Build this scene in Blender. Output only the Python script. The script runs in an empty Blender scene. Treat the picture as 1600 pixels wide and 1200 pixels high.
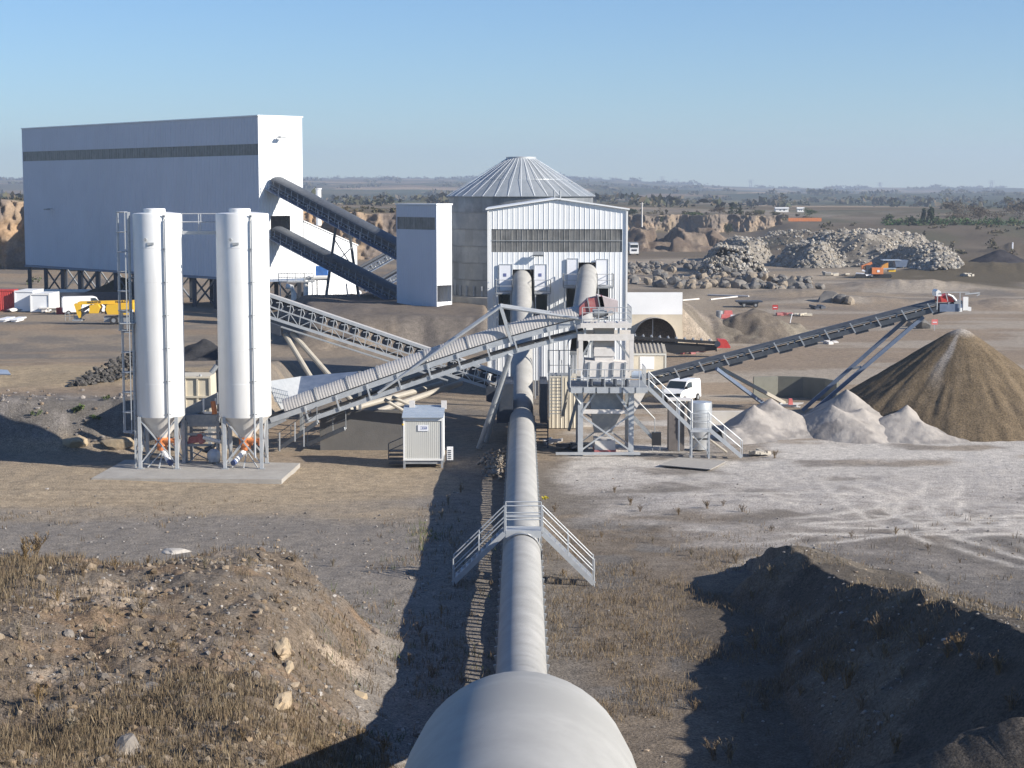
import bpy, math, random
import numpy as np
from mathutils import Vector
random.seed(7)
R = math.radians
S = bpy.context.scene
C = S.collection
# ---------------------------------------------------------------- camera
FPX, CX, CY, HCAM = 2800.0, 800.0, 600.0, 17.0
PITCH = math.atan(301.0 / FPX)
cam = bpy.data.objects.new("camera", bpy.data.cameras.new("camera")); C.objects.link(cam)
cam.location = (0, 0, HCAM); cam.rotation_euler = (R(90) - PITCH, 0, 0)
cam.data.sensor_width = 36; cam.data.lens = 36 * FPX / 1600
cam.data.clip_start = 0.1; cam.data.clip_end = 20000
S.camera = cam
# ---------------------------------------------------------------- light
SUN_AZ, SUN_EL = R(113), R(25.5)            # azimuth clockwise from +Y
w = bpy.data.worlds.new("World"); S.world = w; w.use_nodes = True
nt = w.node_tree; bg = nt.nodes['Background']
sky = nt.nodes.new('ShaderNodeTexSky'); sky.sky_type = 'NISHITA'; sky.sun_disc = False
sky.sun_elevation = SUN_EL; sky.sun_rotation = SUN_AZ
sky.air_density = 1.0; sky.dust_density = 0.0; sky.ozone_density = 3.0; sky.altitude = 150
tint = nt.nodes.new('ShaderNodeMix'); tint.data_type = 'RGBA'; tint.blend_type = 'MULTIPLY'; tint.inputs[0].default_value = 1; tint.inputs[7].default_value = (.68, .87, 1.13, 1)
nt.links.new(sky.outputs[0], tint.inputs[6]); nt.links.new(tint.outputs[2], bg.inputs[0]); bg.inputs[1].default_value = 0.07
sun = bpy.data.objects.new("sun", bpy.data.lights.new("sun", 'SUN')); C.objects.link(sun)
sun.data.energy = 5.0; sun.data.angle = R(0.53); sun.data.color = (1.0, 0.93, 0.82)
sd = Vector((math.sin(SUN_AZ) * math.cos(SUN_EL), math.cos(SUN_AZ) * math.cos(SUN_EL), math.sin(SUN_EL)))
sun.rotation_euler = (-sd).to_track_quat('-Z', 'Y').to_euler(); sun.location = (60, -30, 60)
S.view_settings.view_transform = 'Standard'; S.view_settings.look = 'None'
S.view_settings.exposure = 0.78; S.view_settings.gamma = 1.0
# ---------------------------------------------------------------- helpers
COS_P, SIN_P = math.cos(PITCH), math.sin(PITCH)
def A(*a): return np.array(a, float)
def ray(px, py):
    u, v = (px - CX) / FPX, -(py - CY) / FPX
    return A(u, COS_P + v * SIN_P, -SIN_P + v * COS_P)
def P(px, py, Y):                          # the world point at depth Y seen at photo pixel (px, py)
    d = ray(px, py); t = Y / d[1]
    return A(d[0] * t, Y, HCAM + d[2] * t)
def G(px, py, h=0.0):
    d = ray(px, py); t = (h - HCAM) / d[2]
    return A(d[0] * t, d[1] * t, h)
def nrm(v):
    v = np.asarray(v, float); return v / (np.linalg.norm(v) + 1e-12)
UP = A(0, 0, 1)
def hash2(ix, iy, s):
    n = (ix.astype(np.int64) * 374761393 + iy.astype(np.int64) * 668265263 + s * 982451653) & 0x7fffffff
    n = ((n ^ (n >> 13)) * 1274126177) & 0x7fffffff
    n = (n ^ (n >> 16)) & 0x7fffffff
    return (n % 100003) / 100003.0
def vnoise(x, y, s=0):
    x = np.asarray(x, float); y = np.asarray(y, float)
    ix, iy = np.floor(x), np.floor(y); fx, fy = x - ix, y - iy
    fx = fx * fx * (3 - 2 * fx); fy = fy * fy * (3 - 2 * fy)
    a = hash2(ix, iy, s); b = hash2(ix + 1, iy, s); c = hash2(ix, iy + 1, s); d = hash2(ix + 1, iy + 1, s)
    return (a + (b - a) * fx) * (1 - fy) + (c + (d - c) * fx) * fy
def fbm(x, y, s=0, o=4):
    r = 0; a = 0.5; n = 0
    for k in range(o):
        r = r + a * vnoise(np.asarray(x) * 2 ** k + 17.3 * k, np.asarray(y) * 2 ** k - 9.1 * k, s + k); n += a; a *= 0.5
    return r / n                            # 0..1
def sst(a, b, x):
    t = np.clip((np.asarray(x, float) - a) / (b - a), 0, 1); return t * t * (3 - 2 * t)
class MB:
    def __init__(s): s.v = []; s.f = []; s.c = None
    def add(s, vs, fs):
        o = len(s.v); s.v.extend([tuple(map(float, p)) for p in vs]); s.f.extend([tuple(i + o for i in f) for f in fs]); return s
    def obox(s, c, ax, hd):
        c = A(*c); v = []
        for i in (-1, 1):
            for j in (-1, 1):
                for k in (-1, 1): v.append(c + i * hd[0] * ax[0] + j * hd[1] * ax[1] + k * hd[2] * ax[2])
        return s.add(v, [(0, 1, 3, 2), (4, 6, 7, 5), (0, 4, 5, 1), (2, 3, 7, 6), (0, 2, 6, 4), (1, 5, 7, 3)])
    def box(s, x0, x1, y0, y1, z0, z1):
        return s.obox(((x0 + x1) / 2, (y0 + y1) / 2, (z0 + z1) / 2), np.eye(3), ((x1 - x0) / 2, (y1 - y0) / 2, (z1 - z0) / 2))
    def beam(s, p0, p1, w, h=None, up=UP):
        p0, p1 = A(*p0), A(*p1); h = h or w; t = nrm(p1 - p0)
        if abs(np.dot(t, up)) > 0.99: up = A(0, 1, 0)
        a = nrm(np.cross(t, up)); b = np.cross(a, t)
        return s.obox((p0 + p1) / 2, (t, a, b), (np.linalg.norm(p1 - p0) / 2, w / 2, h / 2))
    def tube(s, p0, p1, r, r1=None, n=8): return s.path([p0, p1], r, n, r1)
    def path(s, pts, r, n=6, r1=None):
        pts = [A(*p) for p in pts]; k = len(pts); vs = []; fs = []
        for i, p in enumerate(pts):
            t = nrm(pts[min(i + 1, k - 1)] - pts[max(i - 1, 0)])
            u = A(0, 0, 1) if abs(t[2]) < 0.95 else A(0, 1, 0)
            a = nrm(np.cross(t, u)); b = np.cross(a, t)
            rr = r if r1 is None else r + (r1 - r) * i / (k - 1)
            for j in range(n):
                g = 2 * math.pi * j / n; vs.append(p + rr * (math.cos(g) * a + math.sin(g) * b))
        for i in range(k - 1):
            for j in range(n): fs.append((i * n + j, i * n + (j + 1) % n, (i + 1) * n + (j + 1) % n, (i + 1) * n + j))
        fs.append(tuple(range(n))[::-1]); fs.append(tuple((k - 1) * n + j for j in range(n)))
        return s.add(vs, fs)
    def lathe(s, prof, c=(0, 0), n=32, a0=0, a1=2 * math.pi):
        full = abs(a1 - a0 - 2 * math.pi) < 1e-6; m = n if full else n + 1; vs = []; fs = []
        for r, z in prof:
            for j in range(m):
                g = a0 + (a1 - a0) * j / n; vs.append((c[0] + r * math.cos(g), c[1] + r * math.sin(g), z))
        for i in range(len(prof) - 1):
            for j in range(n): fs.append((i * m + j, i * m + (j + 1) % m, (i + 1) * m + (j + 1) % m, (i + 1) * m + j))
        return s.add(vs, fs)
    def prism(s, poly, o, ux, uy, d):       # poly in (ux, uy) from o, pushed by the vector d
        o, ux, uy, d = A(*o), A(*ux), A(*uy), A(*d); n = len(poly)
        v = [o + a * ux + b * uy for a, b in poly]; v += [p + d for p in v]
        return s.add(v, [tuple(range(n)), tuple(range(2 * n - 1, n - 1, -1))] + [(i, i + n, (i + 1) % n + n, (i + 1) % n) for i in range(n)])
    def rock(s, c, rad, seed, flat=0.75, q=1):
        rs = random.Random(seed); base = ICO[q]; vs = []
        sc = (rad * rs.uniform(.75, 1.25), rad * rs.uniform(.75, 1.25), rad * flat * rs.uniform(.8, 1.2)); g = rs.uniform(0, 6.28)
        pl = [(nrm([rs.gauss(0, 1), rs.gauss(0, 1), rs.gauss(0, 1)]), rs.uniform(.5, .8)) for _ in range(7)]
        for p in base[0]:
            p = np.array(p) * rs.uniform(.92, 1.1)
            for n_, d_ in pl:
                e = np.dot(p, n_)
                if e > d_: p = p - n_ * (e - d_)
            p = p * sc; vs.append((c[0] + p[0] * math.cos(g) - p[1] * math.sin(g), c[1] + p[0] * math.sin(g) + p[1] * math.cos(g), c[2] + p[2]))
        return s.add(vs, base[1])
def ico(q):
    import bmesh
    b = bmesh.new(); bmesh.ops.create_icosphere(b, subdivisions=q, radius=1)
    r = ([tuple(v.co) for v in b.verts], [tuple(v.index for v in f.verts) for f in b.faces]); b.free(); return r
ICO = {1: ico(1), 2: ico(2), 3: ico(3)}
ORG = {}
def build(name, mb, mat, parent=None, smooth=False, org=None, colors=None):
    if parent is not None: o3 = ORG[parent.name]
    else:
        v = np.array(mb.v); o3 = A(*org) if org is not None else A((v[:, 0].min() + v[:, 0].max()) / 2, (v[:, 1].min() + v[:, 1].max()) / 2, v[:, 2].min())
    me = bpy.data.meshes.new(name)
    me.from_pydata((np.array(mb.v) - o3).tolist(), [], mb.f)
    if smooth:
        me.shade_smooth(); me.set_sharp_from_angle(angle=R(smooth if smooth > 1 else 40))
    if colors is not None:
        at = me.color_attributes.new('Col', 'FLOAT_COLOR', 'POINT')
        cc = np.ones((len(mb.v), 4)); cc[:, :3] = colors; at.data.foreach_set('color', cc.ravel())
    me.materials.append(mat)
    ob = bpy.data.objects.new(name, me); C.objects.link(ob)
    if parent is not None: ob.parent = parent
    else: ob.location = o3
    ORG[ob.name] = o3
    return ob
def tag(o, label=None, cat=None, group=None, kind=None):
    if label: o['label'] = label
    if cat: o['category'] = cat
    if group: o['group'] = group
    if kind: o['kind'] = kind
    return o
def thing(name, label, cat, loc, group=None):
    o = bpy.data.objects.new(name, None); C.objects.link(o); o.location = tuple(loc); o.empty_display_size = 0.3
    ORG[o.name] = A(*loc); return tag(o, label, cat, group)
def copy_tree(o, parent=None):
    c = o.copy(); C.objects.link(c); ORG[c.name] = ORG[o.name]
    if parent is not None: c.parent = parent
    for ch in [q for q in o.children]: copy_tree(ch, c)
    return c
# ---------------------------------------------------------------- materials
MATS = {}
def M(name, col, rough=.6, metal=0.0, var=.12, sc=1.5, bump=0.0, bsc=12., dirt=None, dirt_amt=.35, dirt_sc=.6, streak=False, attr=False, spec=.5, trans=0, grit=0):
    if name in MATS: return MATS[name]
    m = bpy.data.materials.new(name); m.use_nodes = True; n = m.node_tree; L = n.links.new; b = n.nodes['Principled BSDF']
    tc = n.nodes.new('ShaderNodeTexCoord'); src = tc.outputs['Object']
    if streak:
        mp = n.nodes.new('ShaderNodeMapping'); mp.inputs['Scale'].default_value = (1, 1, .12); L(src, mp.inputs[0]); ssrc = mp.outputs[0]
    else: ssrc = src
    def noise(s, det=6, vec=src, rg=.6):
        q = n.nodes.new('ShaderNodeTexNoise'); q.inputs['Scale'].default_value = s; q.inputs['Detail'].default_value = det; q.inputs['Roughness'].default_value = rg
        L(vec, q.inputs['Vector']); return q.outputs['Fac']
    def mix(bl, f, a, c):
        q = n.nodes.new('ShaderNodeMix'); q.data_type = 'RGBA'; q.blend_type = bl
        for sock, val in ((q.inputs[0], f), (q.inputs[6], a), (q.inputs[7], c)):
            if hasattr(val, 'is_linked'): L(val, sock)
            elif isinstance(val, (int, float)): sock.default_value = val
            else: sock.default_value = (*val[:3], 1)
        return q.outputs[2]
    def rng(v, a, c, x0=.3, x1=.7):
        q = n.nodes.new('ShaderNodeMapRange'); L(v, q.inputs[0]); q.inputs[1].default_value = x0; q.inputs[2].default_value = x1
        q.inputs[3].default_value = a; q.inputs[4].default_value = c; return q.outputs[0]
    if attr:
        at = n.nodes.new('ShaderNodeAttribute'); at.attribute_name = 'Col'; base = at.outputs['Color']
    else: base = col
    v = rng(noise(sc, 8), 1 - var, 1 + var)
    vm = n.nodes.new('ShaderNodeCombineColor'); L(v, vm.inputs[0]); L(v, vm.inputs[1]); L(v, vm.inputs[2])
    c = mix('MULTIPLY', 1.0, base, vm.outputs[0])
    if grit:
        gv = rng(noise(grit, 3, src, .8), .55, 1.45, .35, .65); gm = n.nodes.new('ShaderNodeCombineColor'); L(gv, gm.inputs[0]); L(gv, gm.inputs[1]); L(gv, gm.inputs[2]); c = mix('MULTIPLY', 1.0, c, gm.outputs[0])
    if dirt is not None:
        c = mix('MIX', rng(noise(dirt_sc, 8, ssrc, .7), 0, dirt_amt, .45, .75), c, dirt)
    L(c, b.inputs['Base Color'])
    b.inputs['Roughness'].default_value = rough; b.inputs['Metallic'].default_value = metal
    b.inputs['Specular IOR Level'].default_value = spec
    if trans: b.inputs['Transmission Weight'].default_value = trans
    if bump:
        bp = n.nodes.new('ShaderNodeBump'); bp.inputs['Strength'].default_value = min(1, bump); bp.inputs['Distance'].default_value = .05 * max(1, bump)
        L(noise(bsc, 8), bp.inputs['Height']); L(bp.outputs[0], b.inputs['Normal'])
    MATS[name] = m; return m
m_white = M('white_painted_steel', (.76, .76, .75), .42, 0, .03, .8, dirt=(.46, .42, .36), dirt_amt=.32, dirt_sc=1.3, streak=True)
m_clad = M('white_cladding', (.74, .76, .78), .5, 0, .04, .5, dirt=(.5, .48, .44), dirt_amt=.22, dirt_sc=.5, streak=True)
m_cladbig = M('white_cladding_shade_tint', (.52, .55, .62), .55, 0, .04, .2, dirt=(.4, .4, .42), dirt_amt=.2, dirt_sc=.2, streak=True)  # white cladding with the blue shade of its dim side mixed in
m_poly = M('grey_translucent_sheet', (.13, .13, .13), .35, 0, .35, 1.2, dirt=(.32, .31, .29), dirt_amt=.6, dirt_sc=2.5, streak=True)
m_galv = M('galvanised_steel', (.42, .44, .46), .5, .25, .1, 3, dirt=(.5, .49, .46), dirt_amt=.3, dirt_sc=3)
m_galvd = M('dull_galvanised_steel', (.27, .29, .31), .55, .2, .12, 3, dirt=(.42, .4, .37), dirt_amt=.4, dirt_sc=3)
m_bin = M('weathered_bin_sheet', (.36, .38, .41), .5, .35, .08, .8, dirt=(.5, .5, .5), dirt_amt=.4, dirt_sc=.35, attr=True)
m_dusty = M('dusty_white_steel', (.62, .59, .56), .75, 0, .08, 3, dirt=(.5, .46, .42), dirt_amt=.5, dirt_sc=4)
m_dark = M('dark_steel', (.045, .055, .075), .5, .2, .2, 4, dirt=(.12, .11, .1), dirt_amt=.3, dirt_sc=3)
m_blue = M('blue_grey_steel', (.13, .17, .25), .5, .2, .15, 2, dirt=(.25, .26, .28), dirt_amt=.3, dirt_sc=2)
m_bluelt = M('pale_blue_sheet', (.36, .42, .5), .45, .2, .1, 1, dirt=(.45, .45, .45), dirt_amt=.4, dirt_sc=1)
m_conc = M('concrete', (.34, .32, .29), .85, 0, .12, 1, .4, 14, dirt=(.2, .18, .16), dirt_amt=.5, dirt_sc=.8)
m_conclt = M('pale_concrete', (.58, .55, .5), .8, 0, .08, .6, .2, 10, dirt=(.42, .36, .28), dirt_amt=.4, dirt_sc=.7, streak=True)
m_concw = M('white_concrete', (.82, .82, .82), .8, 0, .04, .6, .1, 10)  # brighter white for the band above the cream portal face
m_hood = M('sun_bleached_hood', (.32, .315, .3), .7, 0, .07, .7, dirt=(.5, .49, .47), dirt_amt=.5, dirt_sc=.8, spec=.2)
m_cor = M('corrugated_dusty_hood', (.47, .45, .43), .6, .1, .08, 2, dirt=(.36, .33, .3), dirt_amt=.4, dirt_sc=2)
m_rub = M('black_rubber', (.018, .018, .02), .75, 0, .2, 5, dirt=(.08, .07, .06), dirt_amt=.4, dirt_sc=4)
m_red = M('red_paint', (.48, .04, .035), .5, 0, .12, 3, dirt=(.3, .14, .11), dirt_amt=.4, dirt_sc=3)
m_mar = M('faded_red_paint', (.36, .1, .1), .6, 0, .12, 3, dirt=(.4, .3, .28), dirt_amt=.5, dirt_sc=3)
m_pink = M('faded_red_plastic', (.62, .16, .15), .55, 0, .1, 3, dirt=(.5, .3, .27), dirt_amt=.4, dirt_sc=3)
m_yel = M('yellow_paint', (.78, .47, .03), .4, 0, .06, 3, dirt=(.5, .33, .08), dirt_amt=.3, dirt_sc=3)
m_org = M('orange_paint', (.62, .2, .06), .5, 0, .12, 3, dirt=(.35, .2, .13), dirt_amt=.5, dirt_sc=1.5)
m_bluem = M('dark_blue_motor', (.06, .09, .2), .5, 0, .15, 2)
m_blup = M('bright_blue_paint', (.04, .16, .5), .5, 0, .15, 2, dirt=(.2, .25, .3), dirt_amt=.3)
m_beige = M('cream_panel', (.56, .51, .41), .6, 0, .06, 1, dirt=(.45, .38, .28), dirt_amt=.4, dirt_sc=1.5)
m_cab = M('pale_grey_cabin', (.5, .5, .47), .6, 0, .04, 1, dirt=(.42, .4, .36), dirt_amt=.3, dirt_sc=1)
m_cream = M('dusty_cream_tube', (.36, .33, .28), .6, 0, .1, 2, dirt=(.38, .34, .28), dirt_amt=.4, dirt_sc=2)
m_glass = M('dark_glass', (.03, .04, .045), .08, 0, .1, 2)
m_car = M('white_car_paint', (.8, .8, .8), .25, 0, .02, 1)
m_black = M('black_plastic', (.02, .02, .022), .5, 0, .1, 4)
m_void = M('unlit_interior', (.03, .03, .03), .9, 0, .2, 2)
m_green = M('green_paint', (.06, .2, .07), .5, 0, .15, 3)
m_tank = M('scuffed_zinc_tank', (.5, .52, .54), .35, .5, .1, 2, dirt=(.6, .58, .55), dirt_amt=.4, dirt_sc=3, streak=True)
m_earth = M('earth', (1, 1, 1), .95, 0, .2, .9, 1.0, 6, attr=True, spec=.1, grit=9)
m_dustp = M('pale_dust', (1, 1, 1), .95, 0, .12, 1.2, .7, 9, attr=True, spec=.1)
m_cream2 = M('cream_concrete', (.56, .49, .38), .85, 0, .08, .6, .2, 10, dirt=(.4, .33, .24), dirt_amt=.5, dirt_sc=.5, streak=True)
m_slate = M('grey_green_steel', (.085, .095, .11), .55, .1, .15, 2, dirt=(.16, .16, .16), dirt_amt=.35, dirt_sc=2)
m_concd = M('shade_dark_concrete', (.12, .115, .11), .85, 0, .12, 1, .3, 14)  # concrete darkened for the shade under the arched conveyor
m_rock = M('boulder_rock', (.21, .19, .17), .9, 0, .3, .8, .8, 5, dirt=(.36, .28, .19), dirt_amt=.7, dirt_sc=.25, spec=.2)
m_rockd = M('black_rock', (.06, .058, .055), .9, 0, .4, 2, .8, 5, dirt=(.3, .27, .25), dirt_amt=.5, dirt_sc=3, spec=.2)
m_rockt = M('tan_block', (.36, .29, .2), .9, 0, .25, 1.2, .8, 4, dirt=(.28, .18, .1), dirt_amt=.6, dirt_sc=1.5, spec=.2)
m_attr = M('mixed_stone', (1, 1, 1), .9, 0, .25, 2, .6, 8, attr=True, spec=.2)
m_leaf = M('foliage', (1, 1, 1), .8, 0, .2, 2, attr=True, spec=.2)
m_bark = M('bark', (.09, .07, .05), .9, 0, .2, 4)
m_text = M('black_lettering', (.03, .03, .035), .5)
m_sign = M('white_sign_face', (.75, .76, .8), .5, 0, .02)
m_signb = M('blue_sign_print', (.12, .14, .3), .5, 0, .02)
# ---------------------------------------------------------------- terrain
def seg_dist(x, y, a, b):                   # signed side + distance to a segment
    dx, dy = b[0] - a[0], b[1] - a[1]; L2 = dx * dx + dy * dy
    t = np.clip(((x - a[0]) * dx + (y - a[1]) * dy) / L2, 0, 1)
    d = np.hypot(x - a[0] - t * dx, y - a[1] - t * dy)
    return d, t, (x - a[0]) * dy - (y - a[1]) * dx
RIDGE = [((11.7, 73.8, 2.25), (12.5, 69.5, 1.95)), ((12.5, 69.5, 1.95), (13.0, 64, 2.7)), ((13.0, 64, 2.7), (13.3, 60, 3.6)), ((13.3, 60, 3.6), (14.3, 50, 4.7)), ((14.3, 50, 4.7), (15.6, 41.5, 5.5))]
PROFZ = [0, 470, 690, 1000, 1500, 2500, 4000, 5500, 6000]
PL = [0, 0, 12, 9, 8, 12, 37, 54, 55]
PR = [0, 0, 7.5, 7, 5, 8, 17, 22, 23]
def terrain(x, y):
    x = np.asarray(x, float); y = np.asarray(y, float)
    a = x / np.maximum(y, 40)
    h = (fbm(x / 14, y / 14, 3, 3) - .5) * .5 * sst(40, 60, y)
    h = h + (fbm(x / 1.6, y / 1.6, 11, 4) - .5) * .16 * sst(140, 100, y)
    # rough mound at the left foreground
    n1 = fbm(x / 5, y / 5, 21, 4) - .5; n2 = fbm(x / 1.1, y / 1.1, 33, 4) - .5
    edge = -7.7 + n1 * 2.2 - 2.0 * sst(66, 74, y) + .8 * sst(60, 48, y)
    t = np.clip((edge + 4.6 - x) / 5.6, 0, 1) * np.clip((74.5 + n1 * 5 + np.clip((x + 14) * -.12, -.5, 1.5) - y) / 9.0, 0, 1)
    ml = t * t * (3 - 2 * t)
    h = h + ml * (3.0 + n1 * 1.5 + 1.0 * np.exp(-((x + 16) / 5) ** 2 - ((y - 58) / 8) ** 2)) + ml * n2 * .5
    # shaded ridge at the right
    best = np.zeros_like(h)
    for (p, q) in RIDGE:
        d, tt, side = seg_dist(x, y, p, q)
        H = p[2] + (q[2] - p[2]) * tt
        sl = np.where(side > 0, .85, np.where((tt > .98) & (p[1] < 55), .95, .3))
        best = np.maximum(best, H - d * sl - (fbm(x / 1.5, y / 1.5, 5, 4) - .5) * .55)
    best = np.maximum(best, 4.75 - .55 * np.hypot(x - 12.3, (y - 41.3)) + n2 * .4)
    h = h + np.maximum(best, 0) * sst(0, .4, best)
    # benched bank behind the silos
    nb = fbm(x / 6, y / 6, 41, 4) - .5
    bank = sst(114.4, 120.2, y + nb * 2.5) * sst(-18.2, -20.5, x + nb * 2) * sst(185, 140, y)
    gul = sst(1.1, .2, np.abs(x + 24.4 - .1 * (y - 115))) * sst(112, 116, y) * sst(122, 118, y)
    h = h + bank * (3.1 + nb * .8) - gul * .9 * bank
    # quarry plateau with a cut face behind the lattice conveyor
    pl = sst(192 + nb * 8, 200 + nb * 8, y) * sst(-.135, -.11, a + nb * .03) * sst(-.008, -.016, a) * sst(262, 240, y)
    h = h + pl * 3.2 + pl * nb * 1.0
    # ground behind the tunnel portal
    tp = sst(193.5, 194.5, y) * np.clip(1 - (np.abs(x - 14.6) - 3.6) / 4.5, 0, 1) * sst(250, 215, y)
    h = h + tp * (4.6 + nb * 1.5)
    # mid-distance heaps of overgrown spoil
    for (px, py, rx, ry, H) in ((1420, 452, 12, 9, 2.0), (1560, 424, 16, 12, 2.0), (1330, 472, 9, 6, 1.0), (1580, 480, 9, 5, 1.2), (1250, 462, 12, 5, 1.1), (1490, 418, 8, 7, 1.5), (1595, 398, 8, 10, 2.5)):
        c = G(px, py)
        h = h + H * np.exp(-((x - c[0]) / rx) ** 2 - ((y - c[1]) / ry) ** 2) * (.6 + fbm(x / 3, y / 3, 8, 3) * .8)
    # far land
    wr = sst(.02, .17, a)
    base = np.interp(y, PROFZ, PL) * (1 - wr) + np.interp(y, PROFZ, PR) * wr
    nr = fbm(x / 22, y / 60, 51, 3) - .5
    zr = np.where(a < -.2, 395, np.where(a < -.03, 455, 690)) + nr * 24
    step_l = sst(0, 7, y - zr)
    step_g = sst(455, 640, y + nr * 60)
    gentle = sst(.13, .16, a)
    rimh = np.where(a < -.2, 14.5, np.where(a < -.03, 11.5, 7.5))
    lo = np.where(y < 1000, rimh + (np.interp(1000, PROFZ, PL) * (1 - wr) + np.interp(1000, PROFZ, PR) * wr - rimh) * sst(zr + 20, 1000, y), base)
    near = lo * step_l * (1 - gentle) + np.where(y < 1000, 5.0 + (7 - 5.0) * sst(640, 1000, y), base) * step_g * gentle
    pre = sst(-.06, 0, a) * sst(520, 640, y) * (1 - step_l) * (1 - gentle) * 1.5
    h = h + np.where(y > 380, near + pre, 0)
    far = sst(1100, 2600, y)
    h = h + far * ((fbm(x / 420, y / 700, 61, 4) - .5) * 16 + (fbm(x / 90, y / 160, 67, 3) - .5) * 5)
    return h
def ghit(px, py):                           # where the sight line through a photo pixel meets the terrain
    d = ray(px, py); ts = np.concatenate([np.arange(40, 180, .15), np.arange(180, 800, 1.0), np.arange(800, 6000, 12)])
    z = HCAM + d[2] * ts - terrain(d[0] * ts, d[1] * ts)
    i = np.argmax(z < 0); t = ts[i] if z[i] < 0 else ts[-1]
    return A(d[0] * t, d[1] * t, float(terrain(np.array([d[0] * t]), np.array([d[1] * t]))[0]))
def th(x, y): return float(terrain(np.array([x]), np.array([y]))[0])
rows = [-60, -30, -10, 5, 20, 30, 36, 40]
k = np.linspace(1 / 42, 1 / 400, 560); rows = np.concatenate([rows, 1 / k, np.geomspace(403, 6000, 230)])
cols = np.concatenate([np.linspace(-.95, -.32, 36, endpoint=False), np.linspace(-.32, .32, 620), np.linspace(.32, .95, 37)[1:]])
YY, AA = np.meshgrid(rows, cols, indexing='ij'); XX = AA * np.maximum(YY, 42)
ZZ = terrain(XX, YY)
def lerp3(c, col, f): return c + (np.array(col) - c) * np.clip(f, 0, 1)[..., None]
def ground_albedo(x, y, h):
    a = x / np.maximum(y, 40); c = np.ones(x.shape + (3,)) * np.array((.25, .203, .152))
    n = fbm(x / 9, y / 9, 71, 5); nf = fbm(x / 1.3, y / 1.3, 73, 4); ns = fbm(x / 22, y / 7, 77, 5); nm = fbm(x / 3.5, y / 3.5, 79, 4)
    c = lerp3(c, (.15, .135, .12), sst(.45, .6, n) * .8)                                   # grey gravel patches
    c = lerp3(c, (.27, .2, .135), sst(.48, .62, ns) * .6 * sst(100, 130, y))               # tan haul roads
    c = lerp3(c, (.2, .178, .155), sst(101, 93, y + (ns - .5) * 22) * sst(4, -3, x))       # grey gravel
    c = lerp3(c, (.33, .262, .18), sst(92, 98.5, y + (ns - .5) * 16) * sst(113, 109, y) * sst(-2, -7, x + (nm - .5) * 3) * .85)   # tan road
    c = lerp3(c, (.33, .26, .17), sst(127, 131, y + (n - .5) * 6 - (x + 35) * .2) * sst(146, 141, y + (n - .5) * 8 - (x + 35) * .2) * sst(-20, -24, x) * .8)
    fr = sst(2, 3.5, x) * sst(97, 90, y + (n - .5) * 16)
    c = lerp3(c, (.165, .135, .105), fr); c = lerp3(c, (.15, .135, .12), fr * sst(.5, .6, nm))
    c = lerp3(c, (.155, .142, .13), sst(9, 14, x) * sst(60, 66, y) * sst(102, 78, y + (n - .5) * 24) * .8)
    # pale dust round the screening tower and the heaps
    u = y - .34 * x
    stre = fbm(x / 5, y / 3.2, 83, 6)
    dust = sst(2.5, 5, x + (nm - .5) * 4) * sst(83, 103, y - np.clip(x - 18, 0, 20) * -.25 + (stre - .5) * 34) * sst(139, 125, y + (n - .5) * 14 - x * .15) * sst(60, 36, x)
    c = lerp3(c, np.array((.36, .33, .3)), dust * (.3 + .7 * sst(.38, .58, stre)))
    c = lerp3(c, (.5, .465, .42), dust * sst(100, 116, y + (n - .5) * 10) * sst(.35, .6, stre) * .8)
    trk = np.zeros_like(x)
    for k, (cx_, cy_, r0) in enumerate(((30, 118, 24), (31, 119, 26), (14, 70, 26), (15, 69, 29), (44, 92, 20), (45, 92, 22.5), (8, 108, 17), (50, 112, 30), (36, 60, 31), (36.5, 60, 33), (20, 135, 45), (60, 100, 40))):
        q_ = np.hypot(x - cx_, y - cy_) + (nm - .5) * 1.0 - r0
        trk = np.maximum(trk, (np.exp(-(q_ / .3) ** 2) + np.exp(-((q_ - 1.9) / .3) ** 2)) * sst(.35, .6, vnoise(x / 4 + k, y / 4, 85)))
    zt = sst(7, 11, x) * sst(77, 84, y) * sst(112, 104, y); c = lerp3(c, (.5, .46, .41), trk * zt * .85)
    lt_ = np.exp(-(np.sin(y * 2.6 + 1.3 * fbm(x / 14, y / 3, 103, 3) * 6) / .35) ** 2) * sst(.42, .6, fbm(x / 12, y / 1.2, 105, 4)) * sst(-4, -8, x) * sst(94, 97, y) * sst(112, 108, y)
    c = lerp3(c, (.2, .155, .105), lt_ * .55)
    # left mound
    mo = sst(.35, 1.1, h) * sst(76.5, 74, y) * sst(-3.2, -4.8, x)
    c = lerp3(c, (.142, .112, .084), mo); c = lerp3(c, (.19, .132, .086), mo * sst(.52, .68, nm) * .75)
    c = lerp3(c, (.36, .29, .22), mo * sst(.62, .7, fbm(x / 2.2 + 5, y / 2.2, 87, 4)) * .7); c = lerp3(c, (.13, .115, .1), mo * sst(.55, .65, nf) * .6)
    # right ridge and its hollow, soil darkened to deepen their shade
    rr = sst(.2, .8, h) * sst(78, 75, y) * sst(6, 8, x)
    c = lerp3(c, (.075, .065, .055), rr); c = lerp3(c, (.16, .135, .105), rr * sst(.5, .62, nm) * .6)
    c = lerp3(c, (.09, .076, .062), sst(5.6, 7.2, x + (nm - .5) * 3) * sst(77, 74, y + (n - .5) * 4) * sst(17, 15, x) * .8 * (1 - rr))  # hollow floor coloured darker where the ridge shadow falls
    # bank behind the silos
    bk = sst(.5, 1.2, h) * sst(112, 115, y) * sst(127, 121, y + (n - .5) * 4) * sst(-16, -20, x)
    c = lerp3(c, (.15, .135, .12), bk); c = lerp3(c, (.21, .19, .175), bk * sst(.55, .65, nf) * .7)
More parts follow.
